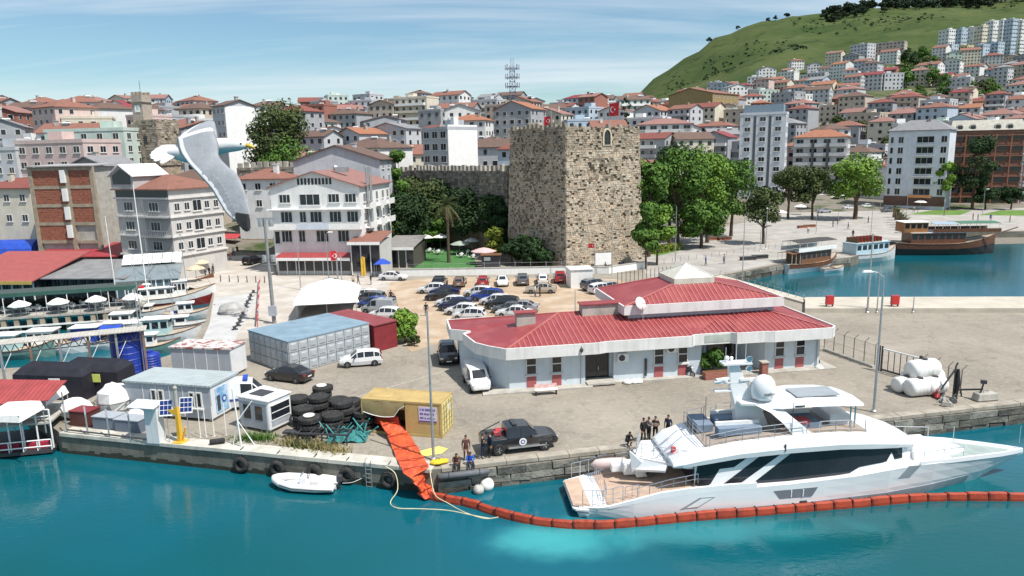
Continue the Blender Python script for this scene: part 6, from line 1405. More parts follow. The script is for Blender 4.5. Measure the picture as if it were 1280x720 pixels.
t = boat('small pale grey wooden boat tied at the top of the slip',248,352,R(18),6.5,2.2,.9,M('grey_hull',(.28,.27,.25),.7,var=.25),m_deck,.6);cabin_on(t,-1.2,1.2,1.2,.9,.6,m_dark,None,1)
t = boat('white fishing boat with pale teal wheelhouse behind the blue tank',206,428,R(12),8.5,2.8,1.1,m_hwhite,m_deck,.8);cabin_on(t,-.6,1.9,2.8,1.1,1.9,m_hteal,None,3);mast_on(t,-2.2,1.1,8.5,.07,[(4,0,2)]);canopy_on(t,-4,-1.9,2.2,1.1,1.7,m_cloth,3)
t = boat('low white open boat with grey deck moored beside the slip wall',236,413,R(18),7.5,2.3,.9,m_hwhite,M('grey_deck',(.4,.43,.43),.7),.6);cabin_on(t,-.8,1.3,1.4,.9,1.0,m_cloth,None,1)
t = boat('white sailing boat with tall twin masts among the moored boats',180,398,R(14),10.5,3.0,1.1,m_hwhite,m_deck,.8,name='sailing_boat');cabin_on(t,-.6,1.8,3.4,1.1,.7,m_white,None,4);mast_on(t,.8,1.1,17,.1,[(5,0,1.8),(-5,0,1.6)],m_white);mast_on(t,-3.0,1.1,13,.08,None,m_white)
for i,(px,py,hd,nm) in enumerate(((120,436,8,'white fishing boat with blue canvas under the steel canopy'),(66,441,6,'old white boat with dark cabin under the steel canopy'),(20,447,5,'green-grey fishing boat half hidden by the steel canopy'))):
    t = boat(nm,px,py,R(hd),8.5,2.7,1.0,[m_hwhite,m_hwhite,M('sea_green_hull',(.12,.22,.20),.6,var=.2)][i],m_deck,.8);cabin_on(t,-.8,1.8,2.6,1.0,1.7,[m_blue,m_white,m_hteal][i],None,3)
    if i == 0: canopy_on(t,.9,3.2,2.2,1.0,1.5,m_blue,3)
for i,(px,py,hd,L_,hu,cb,lb) in enumerate(((238,398,20,6.5,m_hwhite,m_cloth,'small white motorboat with canvas hood squeezed beside the slip'),(160,412,12,8,m_hwhite,m_white,'white cabin boat between the sailing boat and the tank'),(228,378,26,9,m_hwhite,m_wood,'white boat with timber cabin between red boat and slip'),(192,441,10,6,M('sea_green_hull'),m_white,'little sea green boat behind the short blue drum'),(150,425,9,7,m_hbrn,m_white,'brown boat with white cabin behind the tall blue tank'))):
    t = boat(lb,px,py,R(hd),L_,L_*.32,.9,hu,m_deck,.7);cabin_on(t,-.5,L_*.2,L_*.28,.9,1.3,cb,None,2);mast_on(t,-L_*.3,.9,4.5,.05,[(L_*.4,0,1.4)])
    for k in range(3): g = MB();g.box((-L_*.33+k*.3,(k-1)*.4,1.05),(.4,.35,.3),k*.5);g.build('fish_crate',[m_white,m_blue,m_hteal][k],t)
# tour boats in the inner basin
t = boat('tour boat with dark striped awnings and brown rails at the promenade quay',1012,337,R(28),13.5,4.2,1.5,m_hwhite,m_deck,1.0,name='tour_boat',cat='tour boat',stripe=m_hbrn);cabin_on(t,-.4,3.2,7.4,1.5,2.0,m_wood,None,6,'saloon');canopy_on(t,-5.0,4.2,3.8,3.6,1.6,M('black_awning',(.05,.045,.045),.8,var=.3,scale=2),6);g = MB();g.bx(-5.2,4.3,-1.95,-1.88,3.62,4.3);g.bx(-5.2,4.3,1.88,1.95,3.62,4.3);g.build('upper_rail_panel',m_white,t);canopy_on(t,-6.4,-4.2,3.2,1.5,1.9,m_wood,3)
t = boat('small white ferry boat with pale blue cabin and open upper deck',1086,326,R(22),13,4.0,1.5,m_hwhite,m_deck,1.1,name='tour_boat',cat='tour boat',stripe=m_hwhite);cabin_on(t,-1.0,3.2,8.0,1.5,2.1,M('pale_blue_cabin',(.45,.58,.66),.5,var=.1),M('pale_blue_cabin'),6,'saloon');g = MB();g.bx(-4.6,1.5,-1.5,1.5,3.72,3.78);g.build('upper_deck',m_deck,t)
for k in range(8): g = MB();x = -4.4+k*.8;g.bx(x,x+.1,-1.4,1.4,3.8,4.6);g.build('bench',m_red if k % 2 else m_wood,t)
t = boat('large brown wooden tour galleon with green and blue awnings in the basin',1178,317,R(-4),19,5.6,2.2,m_hblk,m_deck,1.6,name='tour_boat',cat='tour boat',stripe=m_hbrn);cabin_on(t,-2.0,4.2,10,2.2,2.1,m_hbrn,None,8,'saloon');canopy_on(t,1.6,9.0,4.6,4.4,1.7,M('green_awning',(.05,.15,.10),.8,var=.2),5);canopy_on(t,-3.0,1.4,4.6,4.4,1.6,M('blue_grey_awning',(.28,.36,.44),.7,var=.15),4);cabin_on(t,-6.2,3.8,4.4,4.4,1.9,M('honey_timber',(.30,.13,.05),.6,var=.25),m_white,4,'upper_saloon');g = MB();g.tube([(10.2,0,3.9),(13.5,0,5.0)],.12,6);g.build('bowsprit',m_hbrn,t)
for sd in (-1,1): 
    g = MB();g.bx(-3.2,9.2,sd*2.3-.03,sd*2.3+.03,4.42,5.1);g.build('upper_rail',m_hbrn,t)
t = boat('plain white rowing boat drawn close to the promenade corner',1041,339,R(20),4.6,1.7,.6,m_hwhite,m_deck,.4,name='rowing_boat');g = MB();g.bx(-.2,.1,-.7,.7,.62,.7);g.build('thwart',m_wood,t)
# ================================================================== VEHICLES
CARC = {'white': (.70,.71,.72),'black': (.012,.012,.014),'silver': (.38,.40,.42),'grey': (.13,.14,.15),'red': (.30,.015,.02),'dark blue': (.012,.02,.09),'blue': (.02,.07,.34),'beige': (.46,.42,.35),'maroon': (.12,.012,.02),'bronze': (.17,.12,.09)}
def paint(c): return M('car_paint_' + c,CARC[c],.3,var=.04,coat=.8,metal=.0 if c in ('white','red','black') else .25)
m_lamp = M('headlamp',(.6,.62,.64),.1,var=.1);m_tail = M('tail_lamp',(.30,.012,.012),.2,var=.1);m_plate = M('number_plate',(.7,.7,.68),.5)
wt = MB();wt.lathe([(.17,-.1),(.29,-.11),(.325,-.08),(.325,.08),(.29,.11),(.17,.1)],18,axis='y');tyre_me = wt.mesh('tyre',m_black)
wr = MB();wr.lathe([(.18,-.085),(.17,-.09),(.05,-.06),(.04,.06),(.17,.09),(.18,.085)],14,axis='y');
for i in range(5): a = i*2*math.pi/5;wr.beam((.03*math.cos(a),-.095,.03*math.sin(a)),(.17*math.cos(a),-.095,.17*math.sin(a)),.05,.02);wr.beam((.03*math.cos(a),.095,.03*math.sin(a)),(.17*math.cos(a),.095,.17*math.sin(a)),.05,.02)
rim_me = wr.mesh('rim',M('alloy',(.45,.46,.47),.3,metal=.7))
# stations: x, half width, bottom, belt, top, half width at top ; cabin glass between g0 and g1
BODY = {
 'hatchback': ([(-2.0,.70,.36,.70,.76,.60),(-1.93,.80,.28,.86,.98,.66),(-1.75,.85,.24,.95,1.30,.60),(-1.25,.87,.22,.95,1.46,.58),(-.3,.88,.2,.93,1.50,.59),(.35,.88,.2,.91,1.42,.58),(1.0,.87,.22,.90,.97,.70),(1.6,.84,.24,.80,.84,.68),(1.95,.74,.3,.66,.70,.58),(2.04,.62,.38,.55,.6,.5)],(1,5),1.28,-1.25),
 'sedan': ([(-2.25,.70,.38,.74,.80,.60),(-2.18,.80,.28,.88,.94,.66),(-1.6,.86,.24,.96,1.02,.68),(-1.0,.87,.22,.95,1.38,.58),(-.3,.88,.2,.93,1.45,.58),(.35,.88,.2,.91,1.38,.57),(1.05,.87,.22,.89,.95,.70),(1.7,.84,.24,.80,.84,.68),(2.15,.74,.3,.66,.70,.58),(2.24,.62,.38,.55,.6,.5)],(2,5),1.4,-1.35),
 'suv': ([(-2.2,.74,.45,.85,.95,.64),(-2.14,.84,.36,1.02,1.2,.72),(-2.0,.90,.32,1.08,1.55,.66),(-1.4,.92,.3,1.08,1.70,.65),(-.3,.93,.28,1.06,1.72,.66),(.45,.93,.28,1.04,1.62,.64),(1.1,.92,.3,1.02,1.09,.76),(1.75,.88,.32,.93,.98,.74),(2.15,.78,.38,.78,.83,.64),(2.25,.66,.46,.64,.7,.56)],(1,5),1.4,-1.35),
 'van': ([(-2.2,.78,.4,.9,1.2,.72),(-2.15,.86,.32,1.0,1.7,.76),(-2.05,.90,.28,1.05,1.85,.78),(-1.0,.91,.26,1.05,1.90,.79),(.0,.91,.26,1.05,1.88,.78),(.75,.91,.26,1.03,1.76,.72),(1.35,.90,.28,1.0,1.1,.76),(1.8,.86,.3,.92,.98,.74),(2.12,.76,.34,.75,.8,.62),(2.2,.64,.42,.6,.66,.54)],(3,5),1.45,-1.35),
}
_cars = {}
def car(kind,colour,label,px,py,heading,group=None,z=0.0,scale=1.0):
    p = P(px,py) if not isinstance(px,Vector) else px
    t = thing('parked_car' if kind != 'van' else 'parked_van',label,'car' if kind != 'van' else 'van',(p.x,p.y,z+.01),heading,group)
    key = (kind,colour);st_,(g0,g1),fx,rx = BODY[kind]
    if key not in _cars:
        b,gl = MB(),MB();rings = []
        for x,w_,zb,zl,zt,wt_ in st_:
            rings.append([(x,-w_*.9,zb),(x,-w_,(zb+zl)/2),(x,-w_*.97,zl),(x,-wt_,zt-.04),(x,-wt_*.85,zt),(x,wt_*.85,zt),(x,wt_,zt-.04),(x,w_*.97,zl),(x,w_,(zb+zl)/2),(x,w_*.9,zb)])
        n = 10;b.loft(rings)
        def gq(i0,i1,k,ins=.07,name=None):      # a pane lying just proud of the body between stations
            a,b_,c,d = (Vector(rings[i0][k]),Vector(rings[i1][k]),Vector(rings[i1][k+1]),Vector(rings[i0][k+1]));m_ = (a+b_+c+d)/4
            nn = (b_-a).cross(d-a);
            if nn.length < 1e-6: nn = (c-b_).cross(d-b_)
            nn.normalize()
            if nn.dot(m_-Vector((m_.x*.6,0,.7))) < 0: nn = -nn
            q = [m_+(v-m_)*(1-ins*1.6) + nn*.012 for v in (a,b_,c,d)];q2 = [v-nn*.03 for v in q]
            gl.add(q+q2,[(0,1,2,3),(0,4,5,1),(1,5,6,2),(2,6,7,3),(3,7,4,0)])
        last = g1
        for i in range(g0,g1+1):
            if kind == 'van' and i < 4: continue
            gq(i,i+1,2,.06);gq(i,i+1,6,.06)
        # windscreen and rear glass span the full width
        def band(i0,i1):
            a,b_ = rings[i0],rings[i1];q = []
            A_,B_,C2,D2 = Vector(a[4]),Vector(a[5]),Vector(b_[5]),Vector(b_[4]);m_ = (A_+B_+C2+D2)/4;nn = (B_-A_).cross(D2-A_).normalized()
            if nn.z < 0: nn = -nn
            q = [m_+(v-m_)*.88+nn*.014 for v in (A_,B_,C2,D2)];q2 = [v-nn*.03 for v in q];gl.add(q+q2,[(0,1,2,3),(0,4,5,1),(1,5,6,2),(2,6,7,3),(3,7,4,0)])
        band(g1,g1+1) if kind == 'van' else band(5,6)
        band(*((2,3) if kind == 'sedan' else (1,2)))
        _cars[key] = (b.mesh('body',paint(colour)),gl.mesh('windows',m_glass))
    bm_,gm_ = _cars[key]
    body = place('body',bm_,t);place('window_glass',gm_,t)
    w_ = .78 if kind in ('hatchback','sedan') else .82;sc = 1.0 if kind in ('hatchback','sedan') else 1.12
    for x in (fx,rx):
        for sd in (-1,1):
            w0 = place('wheel',tyre_me,t,(x,sd*w_,.325*sc));w0.scale = (sc,)*3;place('rim',rim_me,w0)
    xf = st_[-3][0];zf = st_[-3][3]
    for sd in (-1,1):
        place('headlight',CARL[0],t,(st_[-2][0]-.05,sd*st_[-2][1]*.82,st_[-2][3]-.02));place('tail_light',CARL[1],t,(st_[1][0]-.02,sd*st_[1][1]*.86,st_[1][3]-.06));place('wing_mirror',CARL[2],t,(st_[5][0]+.25,sd*(st_[5][1]+.08),st_[5][3]+.04))
    place('number_plate',CARL[3],t,(st_[-1][0]+.005,0,.5));place('number_plate',CARL[3],t,(st_[0][0]-.005,0,.62))
    t.scale = (scale,)*3
    return t
CARL = [MB().box((0,0,0),(.22,.26,.12)).mesh('headlight',m_lamp),MB().box((0,0,0),(.1,.22,.2)).mesh('tail_light',m_tail),MB().box((0,0,0),(.12,.16,.11)).mesh('wing_mirror',m_dark),MB().box((0,0,0),(.02,.5,.11)).mesh('number_plate',m_plate)]
# around the yard
car('hatchback','white','white hatchback parked in front of the panel water tank',452,456,R(191))
car('sedan','black','black saloon car parked at the foot of the panel tank',362,475,R(158))
car('suv','black','black people carrier parked behind the white van by the station',560,450,R(-82))
car('van','white','small white delivery van parked at the station corner',596,483,R(-76))
# police van between cabins
t = car('van','white','white service van with blue stripes squeezed between cabin and kiosk',303,508,R(18),scale=1.22)
for k in range(3): s = MB();s.slab([(.3+k*.22,-.925,.5),(.42+k*.22,-.925,.5),(.22+k*.22,-.925,1.0),(.1+k*.22,-.925,1.0)],.02);s.build('blue_stripe',m_blue,t)
s = MB();s.bx(.2,.5,-.5,.5,1.9,2.02);s.build('light_bar',m_blue,t)
for sd in (-1,1): s = MB();s.slab([(-.9,sd*.94,.72),(.0,sd*.94,.72),(.0,sd*.94,.86),(-.9,sd*.94,.86)],.02);s.build('side_lettering_bar',m_ink,t)
# car park: front row along the wall, facing it
rows = [('suv','black',550,358,85),('hatchback','bronze',575,357,88),('hatchback','red',604,356,90),('sedan','white',628,356,-88),('suv','grey',653,355,92),('hatchback','white',678,353,90),('suv','red',700,352,88)]
for k,c,px,py,h in rows: car(k,c,f'{c} {k} in the car park row backed against the white wall',px,py,R(h),'cars along the car park wall')
car('sedan','beige','pale gold saloon standing alone beside two people in the car park',676,366,R(178))
mid = [('hatchback','white',540,366,176,'left'),('sedan','dark blue',556,369,174,'left'),('sedan','black',552,375,172,'left')]
for k,c,px,py,h,_ in mid: car(k,c,f'{c} {k} in the short row of cars left of the car park gap',px,py,R(h),'short left car row')
lrow = [('hatchback','white',563,383,168),('suv','dark blue',570,388,168),('hatchback','white',577,393,167),('hatchback','white',587,399,166)]
for k,c,px,py,h in lrow: car(k,c,f'{c} {k} in the lower car row next to the station roof',px,py,R(h),'lower left car row')
rrow = [('hatchback','white',598,370,166),('suv','blue',609,376,166),('hatchback','white',619,381,166),('suv','black',628,386,166),('sedan','grey',637,391,166),('sedan','white',643,396,166),('sedan','silver',652,389,166)]
for k,c,px,py,h in rrow: car(k,c,f'{c} {k} in the double car row behind the station chimney',px,py,R(h),'double car row')
for k,c,px,py,h in [('hatchback','white',752,366,30),('suv','grey',744,362,32),('hatchback','silver',764,364,30)]: car(k,c,f'{c} {k} parked beside the white box hut near the tower',px,py,R(h),'cars by the white hut')
# cars by the marquee
for k,c,px,py,h in [('hatchback','white',456,374,170),('suv','grey',462,379,168),('hatchback','blue',467,384,168),('van','silver',474,391,168),('hatchback','white',481,398,168)]: car(k,c,f'{c} {k} in the row between the marquee and the walking people',px,py,R(h),'cars beside the marquee')
car('sedan','silver','silver saloon passing in front of the hotel restaurant',410,359,R(180));car('sedan','white','white saloon on the street by the small shop',492,350,R(-10));car('hatchback','white','white hatchback behind the silver saloon near the flag poles',424,364,R(178));car('suv','black','black car in the side street beside the pole transformer',316,330,R(75))
for i,(px,py,c) in enumerate(((1062,262,'white'),(1085,260,'white'),(1030,266,'silver'),(1005,263,'black'),(1110,265,'grey'),(1208,253,'white'),(1232,253,'silver'))): car('sedan',c,f'{c} car far off on the promenade road under the trees',px,py,R(8+i*3),'cars on the promenade road')
# pickup
def pickup():
    p = P(648,560);t = thing('pickup_truck','black double-cab pickup with round white door emblem standing on the quay','pickup',(p.x,p.y,.01),R(13));pm_ = paint('black')
    st_ = [(-2.6,.82,.5,.95,1.0,.80),(-2.5,.90,.42,1.08,1.12,.86),(-1.0,.93,.38,1.1,1.14,.88),(-.95,.93,.38,1.1,1.78,.70),(-.3,.94,.36,1.09,1.86,.70),(.55,.94,.36,1.08,1.80,.68),(1.2,.94,.36,1.06,1.15,.80),(2.1,.90,.4,1.0,1.05,.78),(2.55,.8,.46,.85,.9,.66),(2.65,.68,.54,.7,.76,.58)]
    b = MB();rings = []
    for x,w_,zb,zl,zt,wt_ in st_: rings.append([(x,-w_*.92,zb),(x,-w_,(zb+zl)/2),(x,-w_*.98,zl),(x,-wt_,zt),(x,wt_,zt),(x,w_*.98,zl),(x,w_,(zb+zl)/2),(x,w_*.92,zb)])
    b.loft(rings);b.build('body',pm_,t)
    for sd in (-1,1):
        for x0,x1,y0 in ((-.9,-.1,.93),(-.02,.85,.93)):
            g = MB();ya_ = lambda z: .93+(.70-.93)*(z-1.1)/.72+.012
            g.slab([(x0,sd*ya_(1.14),1.14),(x1 if x1 < .5 else x1+.05,sd*ya_(1.14),1.14),(min(x1,.5),sd*ya_(1.68),1.68),(x0+.05,sd*ya_(1.7),1.7)],.02*sd);g.build('side_window',m_glass,t)
        g = MB();g.bx(-.9,1.6,sd*.95-.06,sd*.95+.06,.42,.5);g.build('side_step',m_steel,t)
        g = MB();g.lathe([(.26,0),(.26,.02)],20,(.1,sd*.955-.01,.82),axis='y');e = g.build('door_emblem',m_white,t);g = MB();g.lathe([(.16,0),(.16,.034)],16,(.1,sd*.955-.017,.82),axis='y');e2 = g.build('emblem_ring',m_ink,e);g = MB();g.lathe([(.09,0),(.09,.048)],12,(.1,sd*.955-.024,.82),axis='y');g.build('emblem_centre',m_white,e)
        g = MB();g.box((-2.55,sd*.78,.92),(.08,.2,.26));g.build('tail_light',m_tail,t);g = MB();g.box((2.5,sd*.62,.82),(.16,.3,.14));g.build('headlight',m_lamp,t);g = MB();g.box((.75,sd*1.06,1.18),(.12,.2,.16));g.build('wing_mirror',m_dark,t)
        for x in (1.65,-1.55): w0 = place('wheel',tyre_me,t,(x,sd*.84,.4));w0.scale = (1.24,1.3,1.24);place('rim',rim_me,w0)
        g = MB();g.tube([(-2.45,sd*.85,1.12),(-1.1,sd*.72,1.75)],.04,6);g.tube([(-2.45,sd*.85,1.14),(-1.05,sd*.86,1.2)],.03,6);g.build('bed_rail',m_dark,t)
    g = MB();g.slab([(.62,-.62,1.77),(.62,.62,1.77),(1.2,.72,1.2),(1.2,-.72,1.2)],.02);g.build('windscreen',m_glass,t)
    g = MB();g.bx(-2.45,-1.05,-.78,.78,1.1,1.155);g.build('load_bed',m_dark,t)
    for x,y,z,mt in ((-1.5,-.2,1.3,m_red),(-1.9,.3,1.25,m_dark),(-1.3,.3,1.28,m_red)): g = MB();g.box((x,y,z),(.5,.4,.28));g.build('bed_load',mt,t,bevel=.05)
    g = MB();g.bx(-.5,-.2,-.5,.5,1.87,1.95);g.build('light_bar',m_dark,t);g = MB();g.bx(2.64,2.68,-.45,.45,.55,.75);g.build('grille',m_steel,t)
pickup()
# motorbikes by the station
def bike(label,px,py,h,c):
    p = P(px,py);t = thing('motorbike',label,'motorbike',(p.x,p.y,0),h)
    for x in (-.62,.62): g = MB();g.torus((x,0,.3),.24,.06,16,6,'y');w0 = g.build('wheel',m_black,t);g = MB();g.lathe([(.2,-.02),(.2,.02)],12,(x,0,.3),axis='y');g.build('rim',m_steel,w0)
    g = MB();rg = [[(x,-w_,z0),(x,-w_,z1),(x,w_,z1),(x,w_,z0)] for x,w_,z0,z1 in ((-.75,.06,.62,.72),(-.4,.13,.5,.78),(0,.14,.32,.8),(.25,.15,.4,.95),(.5,.06,.6,.85))];g.loft(rg);g.build('frame',c,t)
    g = MB();g.box((-.35,0,.82),(.65,.26,.1));g.build('seat',m_black,t,bevel=.03);g = MB();g.tube([(.62,.0,.3),(.42,0,1.02)],.04,6);g.tube([(.42,-.34,1.04),(.42,.34,1.04)],.022,5);g.build('handlebar',m_dark,t);g = MB();g.ball((.55,0,.88),.1,8,5);g.build('headlight',m_lamp,t);g = MB();g.box((-.72,0,1.0),(.36,.36,.3));g.build('top_box',c,t,bevel=.04)
bike('dark motorbike parked beside the brick planter',858,470,R(-50),m_dark);bike('pale scooter leaning by the station side windows',978,457,R(-110),m_white);bike('reddish scooter beside the pale scooter',991,456,R(-70),m_red);bike('black motorbike at the far corner of the station',1012,454,R(-40),m_dark)

# ================================================================== PEOPLE
def person_mesh(pose):
    """one continuous skinned body (legs, trunk, arms, neck, head) plus fingers, faces coloured by zone"""
    V = {};E = []
    def j(n,p,r): V[n] = (Vector(p),r)
    def e(*ns): E.extend(zip(ns,ns[1:]))
    P_ = pose
    for n,(p,r) in P_.items(): j(n,p,r)
    e('pelvis','waist','chest','neck','head0','head1')
    for s_ in 'LR': e('pelvis','hip'+s_,'knee'+s_,'ankle'+s_,'toe'+s_);e('chest','sh'+s_,'elbow'+s_,'wrist'+s_,'palm'+s_)
    names = list(V);idx = {n: i for i,n in enumerate(names)}
    me = bpy.data.meshes.new('person');me.from_pydata([V[n][0] for n in names],[(idx[a],idx[b]) for a,b in E],[])
    o = bpy.data.objects.new('tmp',me);COL.objects.link(o);m = o.modifiers.new('s','SKIN');m.use_smooth_shade = True
    for i,n in enumerate(names): r = V[n][1];me.skin_vertices[0].data[i].radius = (r,r) if not isinstance(r,tuple) else r;me.skin_vertices[0].data[i].use_root = (n == 'pelvis')
    o.modifiers.new('u','SUBSURF').levels = 1;o.modifiers['u'].render_levels = 1
    dg = bpy.context.evaluated_depsgraph_get();dg.update();res = bpy.data.meshes.new_from_object(o.evaluated_get(dg));bpy.data.objects.remove(o)
    b = MB();b.v = [tuple(v.co) for v in res.vertices];b.f = [list(p.vertices) for p in res.polygons]
    knee = min(V['hipL'][0].z,V['hipR'][0].z)
    for f in b.f:
        c = sum((Vector(b.v[i]) for i in f),Vector())/len(f)
        def near(n): return (c-V[n][0]).length
        d = min(V,key=lambda n: near(n)-(.02 if n in ('palmL','palmR') else 0))
        zone = 1 if d in ('head0','head1','neck','palmL','palmR') else 2 if d in ('hipL','hipR','kneeL','kneeR','pelvis') else 3 if d in ('ankleL','ankleR','toeL','toeR') else 0
        if d.startswith('ankle') and c.z > V[d][0].z+.06: zone = 2
        b.m.append(zone);b.c.append(None)
    for s_ in 'LR':   # fingers
        pa,wr_ = V['palm'+s_][0],V['wrist'+s_][0];d = (pa-wr_).normalized();sd = d.cross(Vector((0,1,0)) if abs(d.y) < .8 else Vector((1,0,0))).normalized();nn = sd.cross(d)
        for k,l in enumerate((.07,.08,.075,.06)): q = pa + sd*((k-1.5)*.018);b.tube([q-d*.02,q+d*l*.55+nn*.012,q+d*l*.9+nn*.04],[.010,.009,.007],5,mi=1)
        q = wr_.lerp(pa,.35);b.tube([q,q+sd*.045+d*.02,q+sd*.055+d*.05+nn*.02],[.012,.010,.008],5,mi=1)
    h0,h1 = V['head0'][0],V['head1'][0];fw = P_['_face'] if '_face' in P_ else Vector((0,-1,0));mid_ = (h0+h1)/2;up = (h1-h0).normalized();sd = fw.cross(up).normalized()
    b.ball(tuple(mid_+fw*.005),(.082,.092,.115),10,8,mi=1)
    b.tube([mid_+fw*.085+up*.02,mid_+fw*.115-up*.02,mid_+fw*.09-up*.03],[.008,.014,.01],5,mi=1)
    for s_ in (-1,1): b.ball(tuple(mid_+fw*.083+sd*(s_*.032)+up*.02),.011,6,4,mi=4);b.ball(tuple(mid_+sd*(s_*.085)),(.015,.02,.03),6,4,mi=1)
    b.tube([mid_+fw*.086-up*.055-sd*.022,mid_+fw*.092-up*.055,mid_+fw*.086-up*.055+sd*.022],.006,4,mi=5)
    hair = MB();rings = []
    for i in range(5):
        t_ = math.pi*(.02+.46*i/4);rings.append([mid_ + up*(.128*math.cos(t_)+.006) + (sd*math.cos(a)*.094 + fw*(math.sin(a)*.102-.008))*math.sin(t_) - up*(.05*max(0,-math.sin(a))*(i/4)) for a in [2*math.pi*k/12 for k in range(12)]])
    hair.loft(rings,True,True)
    return b,hair
def std(arm=0,lean=0,stride=.06):
    p = {'pelvis': ((0,0,.96),.13),'waist': ((0,-.005,1.1),.125),'chest': ((0,.0,1.34),(.165,.12)),'neck': ((0,-.01,1.50),.058),'head0': ((0,-.02,1.58),.06),'head1': ((0,-.02,1.70),.055)}
    for s_,q in (('L',-1),('R',1)):
        p['hip'+s_] = ((q*.10,0,.88),.10);p['knee'+s_] = ((q*.11,-.02-q*stride*.5,.49),.068);p['ankle'+s_] = ((q*.12,.02-q*stride,.09),.048);p['toe'+s_] = ((q*.14,-.14-q*stride,.045),.04);p['sh'+s_] = ((q*.19,.0,1.40),.068)
        if arm == 0: p['elbow'+s_] = ((q*.25,.02,1.13),.048);p['wrist'+s_] = ((q*.25,-.06,.90),.032);p['palm'+s_] = ((q*.25,-.08,.82),.034)
        elif arm == 1: p['elbow'+s_] = ((q*.26,-.02,1.14),.048);p['wrist'+s_] = ((q*.10,-.22,1.12),.032);p['palm'+s_] = ((q*.03,-.24,1.13),.034)
        else: p['elbow'+s_] = ((q*.25,.04,1.13),.048);p['wrist'+s_] = (((.12 if q > 0 else -.25),-.2 if q > 0 else -.05,1.22 if q > 0 else .9),.032);p['palm'+s_] = (((.04 if q > 0 else -.26),-.22 if q > 0 else -.08,1.30 if q > 0 else .82),.034)
    return p
def sit():
    p = {'pelvis': ((0,0,.14),.14),'waist': ((0,-.04,.28),.13),'chest': ((0,-.12,.50),(.165,.13)),'neck': ((0,-.18,.64),.058),'head0': ((0,-.22,.70),.06),'head1': ((0,-.24,.82),.055)}
    for s_,q in (('L',-1),('R',1)): p['hip'+s_] = ((q*.11,-.08,.14),.10);p['knee'+s_] = ((q*.16,-.42,.22),.07);p['ankle'+s_] = ((q*.13,-.5,-.2),.048);p['toe'+s_] = ((q*.14,-.64,-.24),.04);p['sh'+s_] = ((q*.19,-.12,.55),.07);p['elbow'+s_] = ((q*.25,-.24,.32),.048);p['wrist'+s_] = ((q*.10,-.42,.30),.032);p['palm'+s_] = ((q*.05,-.46,.30),.034)
    return p
def crouch():
    p = {'pelvis': ((0,.12,.36),.14),'waist': ((0,.04,.50),.13),'chest': ((0,-.08,.72),(.165,.13)),'neck': ((0,-.15,.86),.058),'head0': ((0,-.2,.92),.06),'head1': ((0,-.22,1.04),.055)}
    for s_,q in (('L',-1),('R',1)): p['hip'+s_] = ((q*.11,.06,.34),.10);p['knee'+s_] = ((q*.16,-.32,.46),.07);p['ankle'+s_] = ((q*.13,-.08,.09),.048);p['toe'+s_] = ((q*.14,-.24,.045),.04);p['sh'+s_] = ((q*.19,-.08,.77),.07);p['elbow'+s_] = ((q*.24,-.26,.56),.048);p['wrist'+s_] = ((q*.1,-.44,.5),.032);p['palm'+s_] = ((q*.05,-.48,.48),.034)
    return p
POSES = {}
for nm,ps in (('stand',std(0)),('clasp',std(1)),('phone',std(2)),('walk',std(0,0,.2)),('sit',sit()),('crouch',crouch())): POSES[nm] = person_mesh(ps)
m_skin = M('skin',(.40,.22,.14),.6,var=.1);m_hair = M('dark_hair',(.02,.014,.01),.7,var=.2);m_shoe = M('dark_shoe',(.02,.02,.02),.6);m_eye = M('dark_eye',(.02,.02,.02),.3);m_lip = M('lip',(.28,.10,.08),.5)
CL = {'black': (.015,.015,.018),'navy': (.015,.02,.05),'brown': (.10,.04,.03),'blue': (.02,.10,.45),'white': (.62,.62,.6),'grey': (.2,.2,.21),'red': (.38,.03,.03),'olive': (.08,.08,.04),'denim': (.06,.09,.16),'beige': (.42,.36,.27),'pink': (.5,.25,.27)}
_pm = {}
def person(pose,top,legs,label,pos,rz,group=None,hat=None):
    t = thing('person',label,'person',tuple(pos),rz,group);k = (pose,top,legs)
    if k not in _pm: _pm[k] = POSES[pose][0].mesh('body',[M('cloth_'+top,CL[top],.9,var=.15,scale=6),m_skin,M('cloth_'+legs,CL[legs],.9,var=.15,scale=6),m_shoe,m_eye,m_lip],smooth=True,fix=False)
    place('body',_pm[k],t)
    hk = ('hair',pose)
    if hk not in _pm: _pm[hk] = POSES[pose][1].mesh('hair',m_hair,smooth=True)
    place('hair',_pm[hk],t);return t
def G(px,py,z=.0): p = P(px,py,z);return (p.x,p.y,z)
person('stand','brown','brown','standing person in brown shirt facing the water near the container',G(583,575,.04),R(15))
person('clasp','black','navy','person in black uniform behind the pickup tailgate with clasped hands',G(604,573,.04),R(70));person('stand','navy','black','person in dark uniform close to the pickup tailgate',G(613,571,.04),R(-60))
person('sit','brown','black','person in dark brown top sitting on the quay edge',(*(B + dBC*1.6 + Vector((-dBC.y,dBC.x,0))*.25).xy,.05),math.atan2(dBC.y,dBC.x));person('sit','blue','navy','person in bright blue jacket sitting on the quay edge',(*(B + dBC*2.5 + Vector((-dBC.y,dBC.x,0))*.25).xy,.05),math.atan2(dBC.y,dBC.x))
for i,(px,py,pose,rz,lb) in enumerate(((804,552,'stand',30,'dark-clad person at the left of the group facing the yacht stern'),(811,551,'phone',-50,'person with raised hand among the dark-clad group on the quay'),(819,550,'clasp',-10,'dark-clad person with clasped hands at the quay edge'),(835,548,'stand',-30,'dark-clad person standing apart on the right of the group'))): person(pose,['black','grey','black','navy'][i],'black',lb,G(px,py,.04),R(rz))
person('crouch','black','black','person in black crouching at the quay edge by the yacht',G(785,557,.04),R(25))
